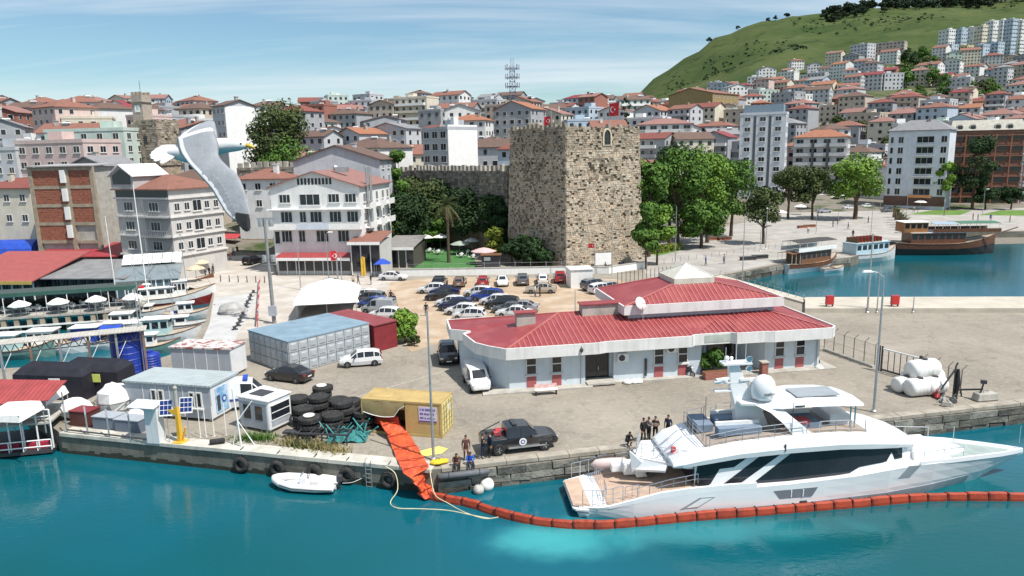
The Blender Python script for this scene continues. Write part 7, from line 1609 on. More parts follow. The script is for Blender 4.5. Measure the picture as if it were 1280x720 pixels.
# people of the car park and street
for i,(px,py,pose,rz,a,b_,lb) in enumerate(((669,371,'stand',80,'white','denim','person in white shirt beside the pale gold saloon'),(675,371,'clasp',-90,'black','black','person in black beside the pale gold saloon'),(533,395,'walk',10,'black','denim','person in black walking past the green bush'),(489,378,'walk',20,'black','black','person in black leading the walking group by the cars'),(493,383,'walk',15,'navy','black','person in navy in the walking group by the cars'),(487,386,'stand',40,'black','grey','person in black and grey in the walking group'),(448,356,'walk',90,'black','black','person in black crossing the street before the shop'),(464,356,'stand',-60,'black','denim','person in black and jeans waiting before the shop'),(442,358,'stand',30,'beige','olive','person in beige top standing by the street'))): person(pose,a,b_,lb,G(px,py),R(rz))
rp = random.Random(31)
tops = list(CL)
for i,(px,py) in enumerate(((1041,284),(1047,280),(1060,287),(1085,279),(1147,266),(1142,265),(1180,270),(1262,278),(1238,276),(1222,276),(1216,275),(1022,275),(905,330),(882,332),(1010,292),(763,340),(775,338),(779,337),(757,341),(1066,297))):
    a = tops[rp.randrange(len(tops))];b_ = rp.choice(('black','denim','grey','navy','beige'));person(rp.choice(('walk','stand')),a,b_,f'stroller in {a} top and {b_} trousers on the ' + ('promenade' if px > 800 else 'path below the tower'),G(px,py),rp.uniform(0,6),f'strollers in {a} and {b_}')
for i,(px,py) in enumerate(((262,345),(257,346),(267,342),(278,333),(283,330),(288,326),(292,320),(297,317))):
    a = rp.choice(('black','navy','grey','red','white'));person(rp.choice(('stand','walk')),a,'black',f'{a}-clad person in the crowd beside the apartment block cafe',G(px,py),rp.uniform(0,6),f'{a} crowd by the cafe')
# ================================================================== SEAGULL in flight, four metres from the lens
GD = 4.05
def gp(px,py,dd=0.0): return at(px,py,GD+dd)
gc = gp(252,192);gull = thing('seagull','white and grey seagull gliding with its near wing drooped and black wingtip','bird',tuple(gc))
m_gw = M('white_plumage',(.62,.62,.62),.85,var=.06,scale=20,bump=.06,bscale=60);m_gg = M('grey_plumage',(.27,.285,.31),.85,var=.14,scale=14,bump=.08,bscale=50);m_gb = M('black_feather',(.012,.012,.014),.7,var=.2);m_bk = M('yellow_beak',(.62,.42,.05),.4,var=.1)
def L2(px,py,dd=0.0): return gp(px,py,dd)-gc
# body: a chain of rings from beak root to tail
spine = [(309,182,.012),(303,181.5,.030),(295,181,.040),(284,181.5,.044),(272,183,.050),(258,186,.064),(244,190,.066),(230,193,.055),(220,191,.036),(208,192,.02)]
rings = [];g = MB()
for i,(x,y,r_) in enumerate(spine):
    c = L2(x,y);d = L2(spine[min(i+1,len(spine)-1)][0],spine[min(i+1,len(spine)-1)][1])-L2(spine[max(i-1,0)][0],spine[max(i-1,0)][1]);d.normalize();a = d.cross(Vector((0,0,1))).normalized();b = a.cross(d)
    rings.append([c + a*(r_*math.cos(2*math.pi*k/16)) + b*(r_*.92*math.sin(2*math.pi*k/16)) for k in range(16)])
g.loft(rings);body = g.build('body',m_gw,gull,smooth=True)
sub = body.modifiers.new('s','SUBSURF');sub.levels = 1;sub.render_levels = 2
g = MB();g.tube([L2(307,181.6),L2(313,182.5),L2(317,184.0),L2(318,187)],[.013,.011,.008,.003],8);g.build('beak',m_bk,gull,smooth=True);g = MB();g.ball(tuple(L2(314.5,184.2,-.008)),.004,6,4);g.build('beak_spot',m_red,gull)
for dd in (-.026,.026): g = MB();g.ball(tuple(L2(301,179.5,dd)),.0052,8,6);g.build('eye',m_eye,gull)
# tail fan
for k in range(7):
    u = k/6;a0 = L2(224,183+9*u,-.01*u);tip = L2(185+14*(1-u)**3+16*u**4,184+21*u,.03-.08*u);w_ = .019;g = MB();dr = (tip-a0);nv = Vector((0,-.7,.7));sd = dr.cross(nv).normalized()
    rg = []
    for s_,ww_ in ((0,.4),(.3,.8),(.7,1),(.93,.8),(1,.25)): c = a0+dr*s_+nv*(.0015*k);rg.append([c+sd*(w_*ww_),c+nv*.003,c-sd*(w_*ww_),c-nv*.002])
    g.loft(rg);g.build('tail_feather',m_gw,gull)
# wings as lofted blades: leading edge, trailing edge (pixels + depth), grey above, white margin behind, black tip
def wing(lead,trail,thick,tipn):
    W = thing  # noqa
    rg = [];NS = 12
    def cr(tab,u):
        f = u*(len(tab)-1);j = min(int(f),len(tab)-2);t_ = f-j;q = [Vector(tab[max(j-1,0)]),Vector(tab[j]),Vector(tab[j+1]),Vector(tab[min(j+2,len(tab)-1)])]
        return .5*((2*q[1])+(q[2]-q[0])*t_+(2*q[0]-5*q[1]+4*q[2]-q[3])*t_*t_+(3*q[1]-q[0]-3*q[2]+q[3])*t_**3)
    le = [L2(*p) for p in lead];tr = [L2(*p) for p in trail];N = 26;g = MB()
    for i in range(N+1):
        u = i/N;a,b = cr(le,u),cr(tr,u);ch = b-a;ax = (cr(le,min(1,u+.02))-cr(le,max(0,u-.02))).normalized();nn = ch.cross(ax).normalized()
        if nn.z < 0 and nn.y > 0: nn = -nn
        th_ = thick*(1-u*.85);top = [a+ch*s_+nn*(th_*math.sin(math.pi*s_**.55)) for s_ in (0,.06,.16,.32,.5,.68,.84,.93,1)];bot = [a+ch*s_-nn*(th_*.25*math.sin(math.pi*s_)) for s_ in (.85,.5,.15)]
        rg.append(top+bot)
    def mf(i,k):
        return 1 if k < 6 and i > 0 else 0
    g.loft(rg,True,True,mfun=mf);o = g.build('wing',[m_gw,m_gg],gull,smooth=True)
    return o,cr,le,tr
near_lead = [(266,160,-.0),(273,180,-.06),(274,195,-.12),(284,207,-.19),(297,219,-.26),(305,236,-.32),(310,254,-.37),(313,270,-.41)]
near_trail = [(221,172,-.0),(224,188,-.05),(234,203,-.11),(248,218,-.18),(263,235,-.25),(274,253,-.31),(284,268,-.36),(299,279,-.40)]
wo,cr,le,tr = wing(near_lead,near_trail,.016,5)
far_lead = [(272,180,.02),(272,168,.07),(270,158,.15),(268,152,.26),(262,151,.4)]
far_trail = [(222,184,.02),(224,170,.07),(233,163,.15),(246,156,.26),(257,152,.4)]
wing(far_lead,far_trail,.012,5)
# flight feathers of the near wing
for k in range(20):
    u = .22+.73*k/19;a,b = cr(le,u),cr(tr,u);ch = (b-a);root_ = a+ch*.6;ax = (cr(tr,min(1,u+.03))-cr(tr,max(0,u-.03))).normalized()
    L_ = ch.length*.33;dr = (ch.normalized() + ax*.12).normalized();nn = ch.cross(ax).normalized();nn = nn if nn.y < 0 else -nn
    sd = dr.cross(nn).normalized();g = MB();rg = [];wd = .021 if k < 12 else .016
    for s_,w_ in ((0,.5),(.3,.95),(.75,1),(.93,.75),(1,.2)): c = root_+dr*(L_*s_)+nn*(.006+.0012*(k % 2)-.008*s_);rg.append([c+sd*(wd*w_),c+nn*.0012,c-sd*(wd*w_),c-nn*.001])
    g.loft(rg,True,True,mfun=lambda i,q: (1 if i < 2 else 0));g.build('flight_feather',[m_gw,m_gg],gull)
for k in range(6):     # black primaries at the tip
    a = L2(296+k*2.8,266+k*.4,-.39-.006*k);b = L2(300+k*2.5,286+k*1.2-(k-3)**2*.6,-.43-.006*k);dr = b-a;nn = Vector((0,-1,.2)).normalized();sd = dr.normalized().cross(nn).normalized();g = MB();rg = []
    for s_,w_ in ((0,.6),(.35,1),(.8,.85),(1,.15)): c = a+dr*s_+nn*(.004+.002*k);rg.append([c+sd*(.0125*w_),c+nn*.0012,c-sd*(.0125*w_),c-nn*.001])
    g.loft(rg);g.build('black_primary',m_gb,gull)
# ================================================================== TREES AND PLANTS
def leaf_mat(name,c,c2): return M(name,c,.75,var=.3,scale=.55,second=c2,mixlo=.4,mixhi=.6,spec=.25)
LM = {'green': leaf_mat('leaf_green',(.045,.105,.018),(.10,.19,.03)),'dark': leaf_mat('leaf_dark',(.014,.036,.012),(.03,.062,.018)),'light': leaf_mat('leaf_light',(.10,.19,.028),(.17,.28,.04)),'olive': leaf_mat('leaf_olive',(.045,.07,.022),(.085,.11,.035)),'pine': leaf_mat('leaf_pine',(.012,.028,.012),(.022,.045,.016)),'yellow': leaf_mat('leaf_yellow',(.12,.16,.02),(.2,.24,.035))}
m_bark = M('bark',(.09,.065,.045),.95,var=.3,scale=4,bump=.6,bscale=12)
_crowns = {}
def crown_mesh(kind,seed,n,lobes,leaf,asp,shape=1.0,hollow=.5):
    """crown of half width 1 and height asp, filled with leaf-clump faces"""
    k = (kind,seed,n,leaf,asp,shape)
    if k in _crowns: return _crowns[k]
    r = random.Random(seed*31+int(asp*10));s = MB();L_ = []
    for i in range(lobes):
        a = i*2.4+r.uniform(-.5,.5);d = r.uniform(.3,.72) if i else 0;z = r.uniform(.3,.84) if i else .8;k_ = max(.25,1-(abs(z-.5)*1.5)**2)
        L_.append((d*math.cos(a)*k_,d*math.sin(a)*k_,z*asp,r.uniform(.27,.44)*min(1.25,max(.7,asp*.55))))
    for i in range(n):
        lx,ly,lz,lr = L_[i % lobes]
        while True:
            v = Vector((r.uniform(-1,1),r.uniform(-1,1),r.uniform(-1,1)))
            if hollow < v.length < 1: break
        p = Vector((lx,ly,lz)) + Vector((v.x*lr,v.y*lr,v.z*lr*.8*shape))
        nn = (v.normalized() + Vector((r.uniform(-.8,.8),r.uniform(-.8,.8),r.uniform(-.3,.9)))).normalized();a = nn.orthogonal().normalized();a = Matrix.Rotation(r.uniform(0,6.28),3,nn) @ a;b = nn.cross(a);l = leaf*r.uniform(.6,1.35)
        s.add([p-a*l,p-b*l*.6+nn*l*.2,p+a*l,p+b*l*.6+nn*l*.2],[(0,1,2,3)])
    me = s.mesh('crown',LM[kind],fix=False);_crowns[k] = (me,L_);return _crowns[k]
_trunks = {}
def trunk_mesh(key,L_,asp,fork=.3):
    if key in _trunks: return _trunks[key]
    s = MB();f = fork*asp;s.tube([(0,0,-.2),(.02,.01,f*.5),(.03,-.02,f),(.0,.03,.55*asp)],[.085,.065,.055,.03],7)
    for lx,ly,lz,lr in L_[:7]: s.tube([(.02,0,f*.9),(lx*.4,ly*.4,f+(lz-f)*.6),(lx*.9,ly*.9,lz)],[.04,.025,.01],5)
    _trunks[key] = s.mesh('trunk',m_bark);return _trunks[key]
def tree(label,pos,h,w,kind='green',seed=1,n=2600,lobes=14,name='tree',group=None,leaf=None,shape=1.0,base=0.0,cat='tree'):
    t = thing(name,label,cat,tuple(pos),(seed*1.7) % 6.28,group);hw = w/2;asp = max(.6,round(h/hw*(1-base)*2.5)/2.5);lf = round(leaf or min(.16,max(.05,.34/hw)),2)
    me,L_ = crown_mesh(kind,seed % 5,n,lobes,lf,asp,shape);c = place('crown',me,t,(0,0,base*h));k = h*(1-base)/(asp*hw);c.scale = (hw,hw,hw*k*1.02)
    tr_ = place('trunk',trunk_mesh((seed % 5,asp),L_,asp),t,(0,0,0));tr_.scale = (hw,hw,h/asp);return t
def T(label,px,py_base,D,top_row,wpx,kind,seed,**k):
    """tree standing on the terrain/ground at distance D with its crown reaching top_row"""
    p = at(px,py_base,D);z = max(tz(p.x,p.y),0) if D > 118 else 0;topz = at(px,top_row,D).z;return tree(label,(p.x,p.y,z-.1),topz-z,wpx*D/FPX,kind,seed,**k)
# big trees behind the hotel
T('huge dark deciduous tree towering left of the white hotel',352,260,172,116,84,'olive',1,n=7000,lobes=22)
T('bright leafy tree below the huge dark tree',366,250,166,160,70,'green',2,n=4200)
T('leafy tree beside the grey rendered house',497,250,150,170,34,'green',3,n=3000)
# the grove between hotel and tower
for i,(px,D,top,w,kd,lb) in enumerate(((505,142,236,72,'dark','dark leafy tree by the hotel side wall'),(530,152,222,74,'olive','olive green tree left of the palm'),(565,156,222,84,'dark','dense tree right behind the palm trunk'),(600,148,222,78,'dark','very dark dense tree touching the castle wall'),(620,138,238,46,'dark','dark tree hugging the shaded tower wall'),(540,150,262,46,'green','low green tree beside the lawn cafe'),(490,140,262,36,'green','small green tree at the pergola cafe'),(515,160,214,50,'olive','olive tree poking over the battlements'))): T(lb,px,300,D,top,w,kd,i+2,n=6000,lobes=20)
T('small yellow-green tree below the shaded tower face',618,318,132,280,30,'yellow',4,n=1800)
# ivy bushes at tower foot
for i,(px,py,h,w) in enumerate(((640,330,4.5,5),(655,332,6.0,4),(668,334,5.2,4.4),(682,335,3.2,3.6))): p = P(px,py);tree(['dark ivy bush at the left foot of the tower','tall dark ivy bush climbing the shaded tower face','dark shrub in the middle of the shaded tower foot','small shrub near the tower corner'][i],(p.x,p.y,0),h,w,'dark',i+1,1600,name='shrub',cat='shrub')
# park beside the tower
park = [(812,132,268,186,60,'green'),(848,142,262,174,74,'green'),(885,150,258,180,70,'light'),(915,160,258,190,60,'green'),(838,150,262,170,66,'dark'),(870,175,250,176,70,'green'),(900,185,250,186,60,'green'),(822,122,285,248,40,'light'),(808,118,300,240,38,'green')]
for i,(px,D,pb,top,w,kd) in enumerate(park): T(['leafy green tree right beside the tower','broad green park tree by the domed kiosk','light green broad park tree in the middle of the grove','green park tree at the far end of the grove','dark shady tree in the grove next to the tower','tall green tree at the back of the park','green tree behind the white apartment slab foot','low bright tree before the domed kiosk','small green tree at the lit tower corner'][i],px,pb,D,top,w,kd,i+1,n=4200,lobes=16)
p = P(874,310);T('round bright green tree alone on the promenade paving',876,310,p.y,246,66,'green',3,n=5200,lobes=18)
p = P(953,305);T('thin dark-crowned tree on the open promenade',954,305,p.y,228,54,'olive',2,n=2000,lobes=12,base=.2)
for i,(px,top,w,kd,lb) in enumerate(((985,205,46,'olive','sparse grey-green tree on the plaza left of the big crown'),(1015,206,44,'olive','sparse tall tree beside the parked cars on the plaza'),(1068,190,78,'light','broad light green plane tree on the plaza'),(1176,194,30,'light','young bright tree before the white corner building'),(1214,164,48,'dark','tall dark poplar in front of the brown block'),(1230,232,34,'dark','low dark tree at the park edge'),(1262,232,30,'dark','dark round shrub tree by the lawn'))):
    p = P(px,274 if px < 1090 else 262);T(lb,px,274,p.y,top,w,kd,i+1,n=5200 if 'light' in kd or w > 40 else 2600,lobes=16,base=.12 if i != 4 else 0)
# promenade date palms, palm on the lawn
def palm(label,pos,h,n,fl,seed,name='palm_tree',group=None,tr=.28):
    r = random.Random(seed);t = thing(name,label,'palm',pos,0,group);s = MB();s.tube([(0,0,-.2),(0,0,h*.3),(.05,0,h*.7),(.0,0,h)],[tr*1.2,tr,tr*.95,tr*1.1],9);s.build('trunk',m_bark,t)
    for i in range(n):
        a = i*2.399+r.uniform(-.2,.2);el = r.uniform(-.75,1.2);s = MB();pts_ = [];L_ = fl*r.uniform(.8,1.1)
        for k in range(6): u = k/5;q = L_*u;pts_.append(Vector((math.cos(a)*q*math.cos(el*.8)*(1-.12*u),math.sin(a)*q*math.cos(el*.8)*(1-.12*u),h + math.sin(el)*q - .55*L_*u*u*.8)))
        for k in range(5):
            p0,p1 = pts_[k],pts_[k+1];d = (p1-p0).normalized();sd = d.cross(Vector((0,0,1))).normalized();
            for j in range(4):
                u = j/4;c = p0.lerp(p1,u);ll = L_*.20*(1-.5*(k/5));
                for q in (-1,1): s.add([c,c+d*.05,c+sd*q*ll+d*ll*.7-Vector((0,0,ll*.35))],[(0,1,2)])
        s.tube(pts_,[.03,.028,.022,.016,.01,.005],4);s.build('frond',LM['olive'] if el > -.3 else M('dry_frond',(.20,.16,.08),.9,var=.3),t,fix=False)
    return t
p = P(561,328);palm('tall date palm standing on the green lawn before the castle wall',(p.x,p.y,0),10.6,46,3.6,4)
for i in range(7): u = i/6;p = P(1117+15*u,272+19*u);palm('low fan palm in the row along the promenade planter',(p.x,p.y,.3),2.6,14,1.6,20+i,group='promenade palms',tr=.3)
# bushes and weeds in the yard
p = P(507,428);tree('bright green bush growing by the maroon shed',(p.x,p.y,0),3.6,3.2,'light',2,1800,10,name='bush',cat='bush',shape=1.4);p = P(525,432);tree('low weed bush spilling beside the shed path',(p.x-.6,p.y,0),1.2,2.0,'olive',3,900,8,name='bush',cat='bush')
p = PLANTERS[0];tree('dark green shrub filling the station planter',p,2.2,2.4,'green',1,1500,10,name='shrub',cat='shrub')
def weeds(name,label,px,mat,n,seed,hh=.35):
    r = random.Random(seed);s = MB();a,b = P(*px[0]),P(*px[1])
    for i in range(n):
        u = r.random();c = a.lerp(b,u) + Vector((r.gauss(0,.5),r.gauss(0,.35),0));h = hh*r.uniform(.4,1.3)
        for k in range(4): an = r.uniform(0,6.28);d = Vector((math.cos(an),math.sin(an),0))*h*.6;w_ = Vector((-d.y,d.x,0)).normalized()*.03;s.add([c-w_,c+w_,c+d+Vector((0,0,h))],[(0,1,2)])
    return stuff(s.build(name,mat,fix=False),label,'weeds')
weeds('weeds','green weeds along the quay before the kiosk',[(307,548),(336,549)],LM['green'],260,1);weeds('weeds','dry yellowish weeds behind the quay coping',[(352,552),(430,566)],M('dry_grass',(.26,.22,.10),.95,var=.3),420,2);weeds('weeds','olive weeds scattered on the quay before the trestle',[(365,556),(400,560)],LM['olive'],200,3)
# ---- hill vegetation: town trees, woods on the crest, scrub
rv = random.Random(77)
def hill_tree(px,py,h,kind,label,group,wk=.8,n=500):
    q = on_terrain(px,py)
    if q is None: return
    kn = {'green': 'green','dark': 'dark green','olive': 'olive green'}[kind];tree(kn + ' ' + label,(q.x,q.y,q.z-.5),h,h*wk,kind,rv.randrange(5),n,9,group=kn + ' ' + group,leaf=.14)
for x0,x1,y0,y1,n,hh,lb in ((1030,1076,160,184,11,9,'tree in the green patch behind the orange-roofed block'),(1112,1180,122,142,15,10,'tree in the wood below the terraced houses'),(1180,1300,112,140,26,12,'tree in the green belt across the slope'),(1128,1168,66,110,26,15,'tree in the ravine beside the tower blocks'),(0,44,128,142,8,13,'tree on the left skyline'),(480,520,180,205,4,7,'garden tree above the castle wall'),(620,640,160,190,4,6,'garden tree between the roofs'),(780,1000,150,200,26,8,'garden tree among the lower houses'),(990,1110,190,236,22,8,'street tree between promenade blocks'),(200,330,150,200,8,7,'garden tree in the old town')):
    for i in range(n): hill_tree(rv.uniform(x0,x1),rv.uniform(y0,y1),hh*rv.uniform(.7,1.25),rv.choice(('green','dark','olive','green')),lb,lb + ' group')
p = at(52,142,300);tree('lone dark fir on the left skyline',(p.x,p.y,tz(p.x,p.y)),9,5,'pine',1,900,10,shape=1.6);p = at(783,150,330);T('slim dark cypress behind the tower flag',783,150,300,113,11,'pine',2,n=900)
for i in range(150):   # wood along the crest
    px = rv.uniform(1028,1310);D = rv.uniform(1560,1780);p = at(px,60,D);z = tz(p.x,p.y);u = (px-1028)/280
    tree('pine in the dark wood along the hill crest',(p.x,p.y,z-1),rv.uniform(14,26)*(.8+.6*u),rv.uniform(16,30),'pine',rv.randrange(5),420,9,name='pine_tree',group='pines on the hill crest',leaf=.16)
for i in range(7): p = at(870+rv.uniform(0,130),60,1700);tree('lone wind-bent tree on the bare hill crest',(p.x,p.y,tz(p.x,p.y)-1),rv.uniform(7,12),12,'pine',i % 5,300,8,group='lone crest trees',leaf=.2)
s = MB()
for i in range(1500):   # scrub on the slope
    px,D = rv.uniform(830,1300),rv.uniform(880,1650);p = at(px,60,D);
    if math.sin(p.x*.017+p.y*.006)+math.sin(p.x*.006-p.y*.011+1) < .35: continue
    z = tz(p.x,p.y);r_ = rv.uniform(1.5,4.5)
    for k in range(9):
        v = Vector((rv.uniform(-1,1),rv.uniform(-1,1),rv.uniform(0,.9)))*r_;l = r_*.5;nn = (v+Vector((0,0,1))).normalized();a = nn.orthogonal().normalized()*l;b = nn.cross(a);c = Vector((p.x,p.y,z))+v*.6;s.add([c-a,c-b,c+a,c+b],[(0,1,2,3)])
stuff(s.build('hillside_scrub',LM['dark'],fix=False),'dark scrub bushes scattered over the grassy hillside','scrub')
# ---- lawns
lw = sheet('turf_lawn',[(512,340),(522,309),(588,308),(598,338)],m_turf,.012);
for px in ([(1135,268),(1170,262),(1215,263),(1200,269)],[(1222,269),(1250,263),(1400,262),(1400,271)],[(812,316),(838,310),(850,313),(822,320)]): sheet('lawn',px,M('park_grass',(.10,.19,.03),.95,var=.3,scale=.4,bump=.4),.012)
# hedge by the tower
a,b = P(808,318),P(852,312);s = MB();r_ = random.Random(6);n = 1400;d = b-a
for i in range(n):
    u = r_.random();c = a+d*u+Vector((r_.uniform(-.7,.7),r_.uniform(-.7,.7),r_.uniform(.0,1.4)));nn = Vector((r_.uniform(-1,1),r_.uniform(-1,1),r_.uniform(-.2,1))).normalized();q = nn.orthogonal().normalized()*.14;w_ = nn.cross(q);s.add([c-q,c-w_,c+q,c+w_],[(0,1,2,3)])
tag(s.build('hedge',LM['yellow'],fix=False),'clipped yellow-green hedge at the lit foot of the tower','hedge')
# ================================================================== WALLS, FENCES, LAMPS, CAFES, SIGNS
def wall_line(name,label,pxs,th,h,mat,cap=None):
    ps = [P(*q) for q in pxs];t = thing(name,label,'wall',(ps[0].x,ps[0].y,0))
    for a,b in zip(ps,ps[1:]):
        s = MB();s.beam((a.x-ps[0].x,a.y-ps[0].y,h/2),(b.x-ps[0].x,b.y-ps[0].y,h/2),th,h);s.build('wall_section',mat,t)
        if cap: s = MB();s.beam((a.x-ps[0].x,a.y-ps[0].y,h+.045),(b.x-ps[0].x,b.y-ps[0].y,h+.045),th+.12,.08);s.build('coping',cap,t)
    return t
wall_line('boundary_wall','low white wall closing the car park below the tower and lawn',[(500,345),(600,343.5),(705,341.5),(760,342),(808,335)],.3,1.1,m_white,m_conc)
def posts_fence(label,pxs,n,h,arm=True,mesh_=True,mat=None,name='fence',lean=.35):
    mat = mat or m_steel;a,b = P(*pxs[0]),P(*pxs[1]);d = b-a;L_ = d.length;t = thing(name,label,'fence',(a.x,a.y,0),math.atan2(d.y,d.x))
    for i in range(n): x = L_*i/(n-1);s = MB();s.tube([(x,0,0),(x,0,h)] + ([(x+.1,lean,h+.35)] if arm else []),.045,6);s.build('post',mat,t)
    for z in ((.15,h*.5,h-.05) if mesh_ else (h*.9,)): s = MB();s.tube([(0,0,z),(L_,0,z)],.012,4);s.build('wire',mat,t)
    if mesh_:
        s = MB();k = 0;x = 0
        while x < L_: s.beam((x,0,.05),(x,0,h),.008,.008);x += .14
        z = .05
        while z < h: s.beam((0,0,z),(L_,0,z),.008,.008);z += .14
        o = s.build('wire_mesh',mat,t);o['kind'] = 'stuff'
    return t
m_fence = M('weathered_fence_steel',(.22,.20,.17),.6,metal=.3,var=.2)
posts_fence('wire fence with bent post tops running from the station corner',[(1030,437),(1093,459)],6,2.1,True,True,m_fence);posts_fence('short leftover fence posts beyond the dark gate',[(1152,476),(1200,492)],4,2.0,True,False,m_fence)
s = MB();a,b = P(1030,438),P(1092,460);s.beam((a.x,a.y,.1),(b.x,b.y,.1),.3,.24);tag(s.build('fence_kerb',m_conc),'narrow concrete footing under the wire fence','kerb')
a,b = P(1098,463),P(1150,478);d = b-a;L_ = d.length;t = thing('sliding_gate','dark steel sliding gate with white top bar in the yard','gate',(a.x,a.y,0),math.atan2(d.y,d.x))
for x in (0,.25,L_-.15,L_): s = MB();s.bx(x-.06,x+.06,-.06,.06,0,2.3);s.build('post',m_dark,t)
s = MB();s.bx(.3,L_-.2,-.05,.05,2.0,2.12);s.build('top_bar',m_white,t);s = MB();s.bx(.3,L_-.2,-.05,.05,.1,.25);s.build('bottom_bar',m_dark,t)
for i in range(7): x = .3+(L_-.5)*i/6;s = MB();s.bx(x-.025,x+.025,-.03,.03,.25,2.0);s.build('bar',m_dark,t)
posts_fence('row of close brown posts fencing the path beside the car park',[(772,357),(838,349)],14,2.0,False,False,M('brown_post',(.10,.075,.06),.8));posts_fence('thin posts with wire on top of the car park wall',[(510,344),(760,340)],14,2.0,False,False,m_steel)
posts_fence('light handrail along the promenade quay',[(830,330),(985,308)],18,.9,False,False,m_steel,'handrail');posts_fence('long thin handrail beside the inner quay kerb',[(900,346),(1004,377)],14,1.0,False,False,m_steel,'handrail')
# lamps and poles
def lamp(label,px,py,D,top,arm=0.0,two=False,r=.06,group=None,head=True):
    p = P(px,py);topz = at(px,top,p.y).z;t = thing('street_lamp',label,'street lamp',(p.x,p.y,0),0,group);s = MB();s.tube([(0,0,0),(0,0,topz*.5),(0,0,topz)],[r*1.4,r,r*.8],8);s.build('pole',m_steel,t);s = MB();s.lathe([(r*2.6,0),(r*2.6,.12),(r*1.6,.2)],10);s.build('base',m_steel,t)
    if head:
        for q in ((arm,) if not two else (arm,-arm)):
            s = MB();s.tube([(0,0,topz-.1),(q*.5,0,topz+.25),(q,0,topz+.35)],.04,6);a_ = s.build('arm',m_steel,t);s = MB();s.box((q+.25*(1 if q > 0 else -1),0,topz+.36),(.75,.26,.14),0,taper=.75);s.build('lamp_head',m_white,a_)
    return t
lamp('tall thin lamp pole standing before the yellow container',542,575,0,388,head=False,r=.075)
lamp('tall street lamp with curved arm beside the yacht bow and white tanks',1092,515,0,345,-1.0,r=.08)
lamp('grey lamp pole on the inner quay wall near the red boxes',1084,391,0,292,head=False,r=.09);lamp('slim pole on the inner quay wall beside the lamp',1096,391,0,330,head=False);lamp('short pole on the quay wall by the second red box',1141,391,0,370,head=False)
lamp('thin pole standing behind the station ridge',927,372,0,268,head=False);lamp('promenade pole by the lone round tree',844,330,0,258,head=False);lamp('promenade pole between the trees',957,312,0,262,head=False,r=.07);lamp('promenade pole beside the thin dark tree',950,314,0,288,head=False);lamp('thin pole in front of the lit tower face',765,344,0,278,head=False);lamp('thin pole at the tower corner by the wall',708,344,0,290,head=False)
lamp('street lamp arm over the harbour cafe deck',181,470,0,360,.9,r=.05);lamp('pole behind the station roof vent',719,398,0,362,head=False,r=.05)
for i,(px,py,top) in enumerate(((1020,292,245),(1088,300,246),(1047,284,246),(1132,280,244),(1228,270,238),(1100,262,226),(1187,262,232))): lamp('slim promenade lamp post on the pale paving',px,py,0,top,.5,r=.05,group='promenade lamps',head=i % 2 == 0)
for i,(px,py,top) in enumerate(((376,362,285),(412,362,293),(428,362,318),(423,366,322))): lamp('tall slender pole standing before the hotel restaurant',px,py,0,top,.4,r=.06,group='poles before the hotel',head=i == 1)
p = P(343,404);topz = at(335,272,p.y).z;t = thing('utility_pole','thick grey lattice utility pole with transformer boxes by the street','utility pole',(p.x,p.y,0));s = MB();s.tube([(0,0,0),(-.15,0,topz)],[.26,.16],8);s.build('pole',M('pole_grey',(.22,.23,.23),.7,var=.2),t)
for z,x in ((topz*.62,.5),(topz*.62,-.5),(topz*.95,.6),(topz*.95,-.6)): s = MB();s.lathe([(.3,-.4),(.32,0),(.3,.4)],10,(x,0,z));s.build('transformer',m_steel,t)
s = MB();s.bx(-1,1,-.08,.08,topz*.98,topz*1.0);s.build('cross_arm',m_steel,t);s = MB();s.bx(-.9,.9,-.07,.07,topz*.6-.5,topz*.6-.4);s.build('cross_arm',m_steel,t);s = MB();s.box((.0,-.3,1.6),(.9,.4,1.2));s.build('switch_box',m_cab,t)
s = MB();a,b = P(322,408,.1),P(325,352,.1);t = thing('barrier_rail','long red-white barrier rail laid along the slip edge','barrier',(a.x,a.y,0),math.atan2(b.y-a.y,b.x-a.x));L_ = (b.xy-a.xy).length
for i in range(10): s = MB();s.bx(L_*i/10,L_*(i+1)/10-.03,-.06,.06,.7,.95);s.build('rail_section',m_red if i % 2 == 0 else M('pale_red',(.55,.3,.28),.6),t)
for i in range(6): s = MB();s.tube([(L_*i/5,0,0),(L_*i/5,0,.75)],.05);s.build('post',m_red,t)
# slender bollards across the street
for i in range(6): p = P(276+i*11,352+i*.3);t = thing('bollard','thin street bollard in the row at the top of the slip','bollard',(p.x,p.y,0),0,'street bollards');s = MB();s.lathe([(.09,0),(.07,.9),(.09,1.0),(.03,1.08)],8);s.build('shaft',m_dark,t)
# covered heap on the slip, dark buoys along its edge
p = P(290,391);t = thing('covered_heap','grey tarpaulin-covered heap lying on the boat slip','heap',(p.x,p.y,0));s = MB();rr = random.Random(5);rings = []
for i in range(6): u = i/5;rings.append([(1.9*math.cos(a)*math.cos(u*1.45)*rr.uniform(.9,1.1),1.5*math.sin(a)*math.cos(u*1.45)*rr.uniform(.9,1.1),1.35*math.sin(u*1.5)*rr.uniform(.92,1.06)) for a in [2*math.pi*k/12 for k in range(12)]])
s.loft(rings);s.build('tarpaulin',M('grey_tarp',(.34,.33,.32),.8,var=.25,bump=.5,bscale=3),t);s = MB();s.torus((0,0,.15),1.75,.05,16,5);s.build('ballast_rope',m_dark,t)
for i in range(11): u = i/10;p = P(318-24*u+rr.uniform(-2,2),366+46*u);t = thing('mooring_bollard','squat dark mooring bollard along the slip edge','bollard',(p.x,p.y,0),rr.uniform(0,3),'dark bollards along the slip');s = MB();s.lathe([(.28,0),(.22,.08),(.17,.25),(.26,.32),(.22,.4),(.05,.44)],9);s.build('body',m_dark,t);s = MB();s.box((0,0,.03),(.7,.7,.06));s.build('plate',m_dark,t)
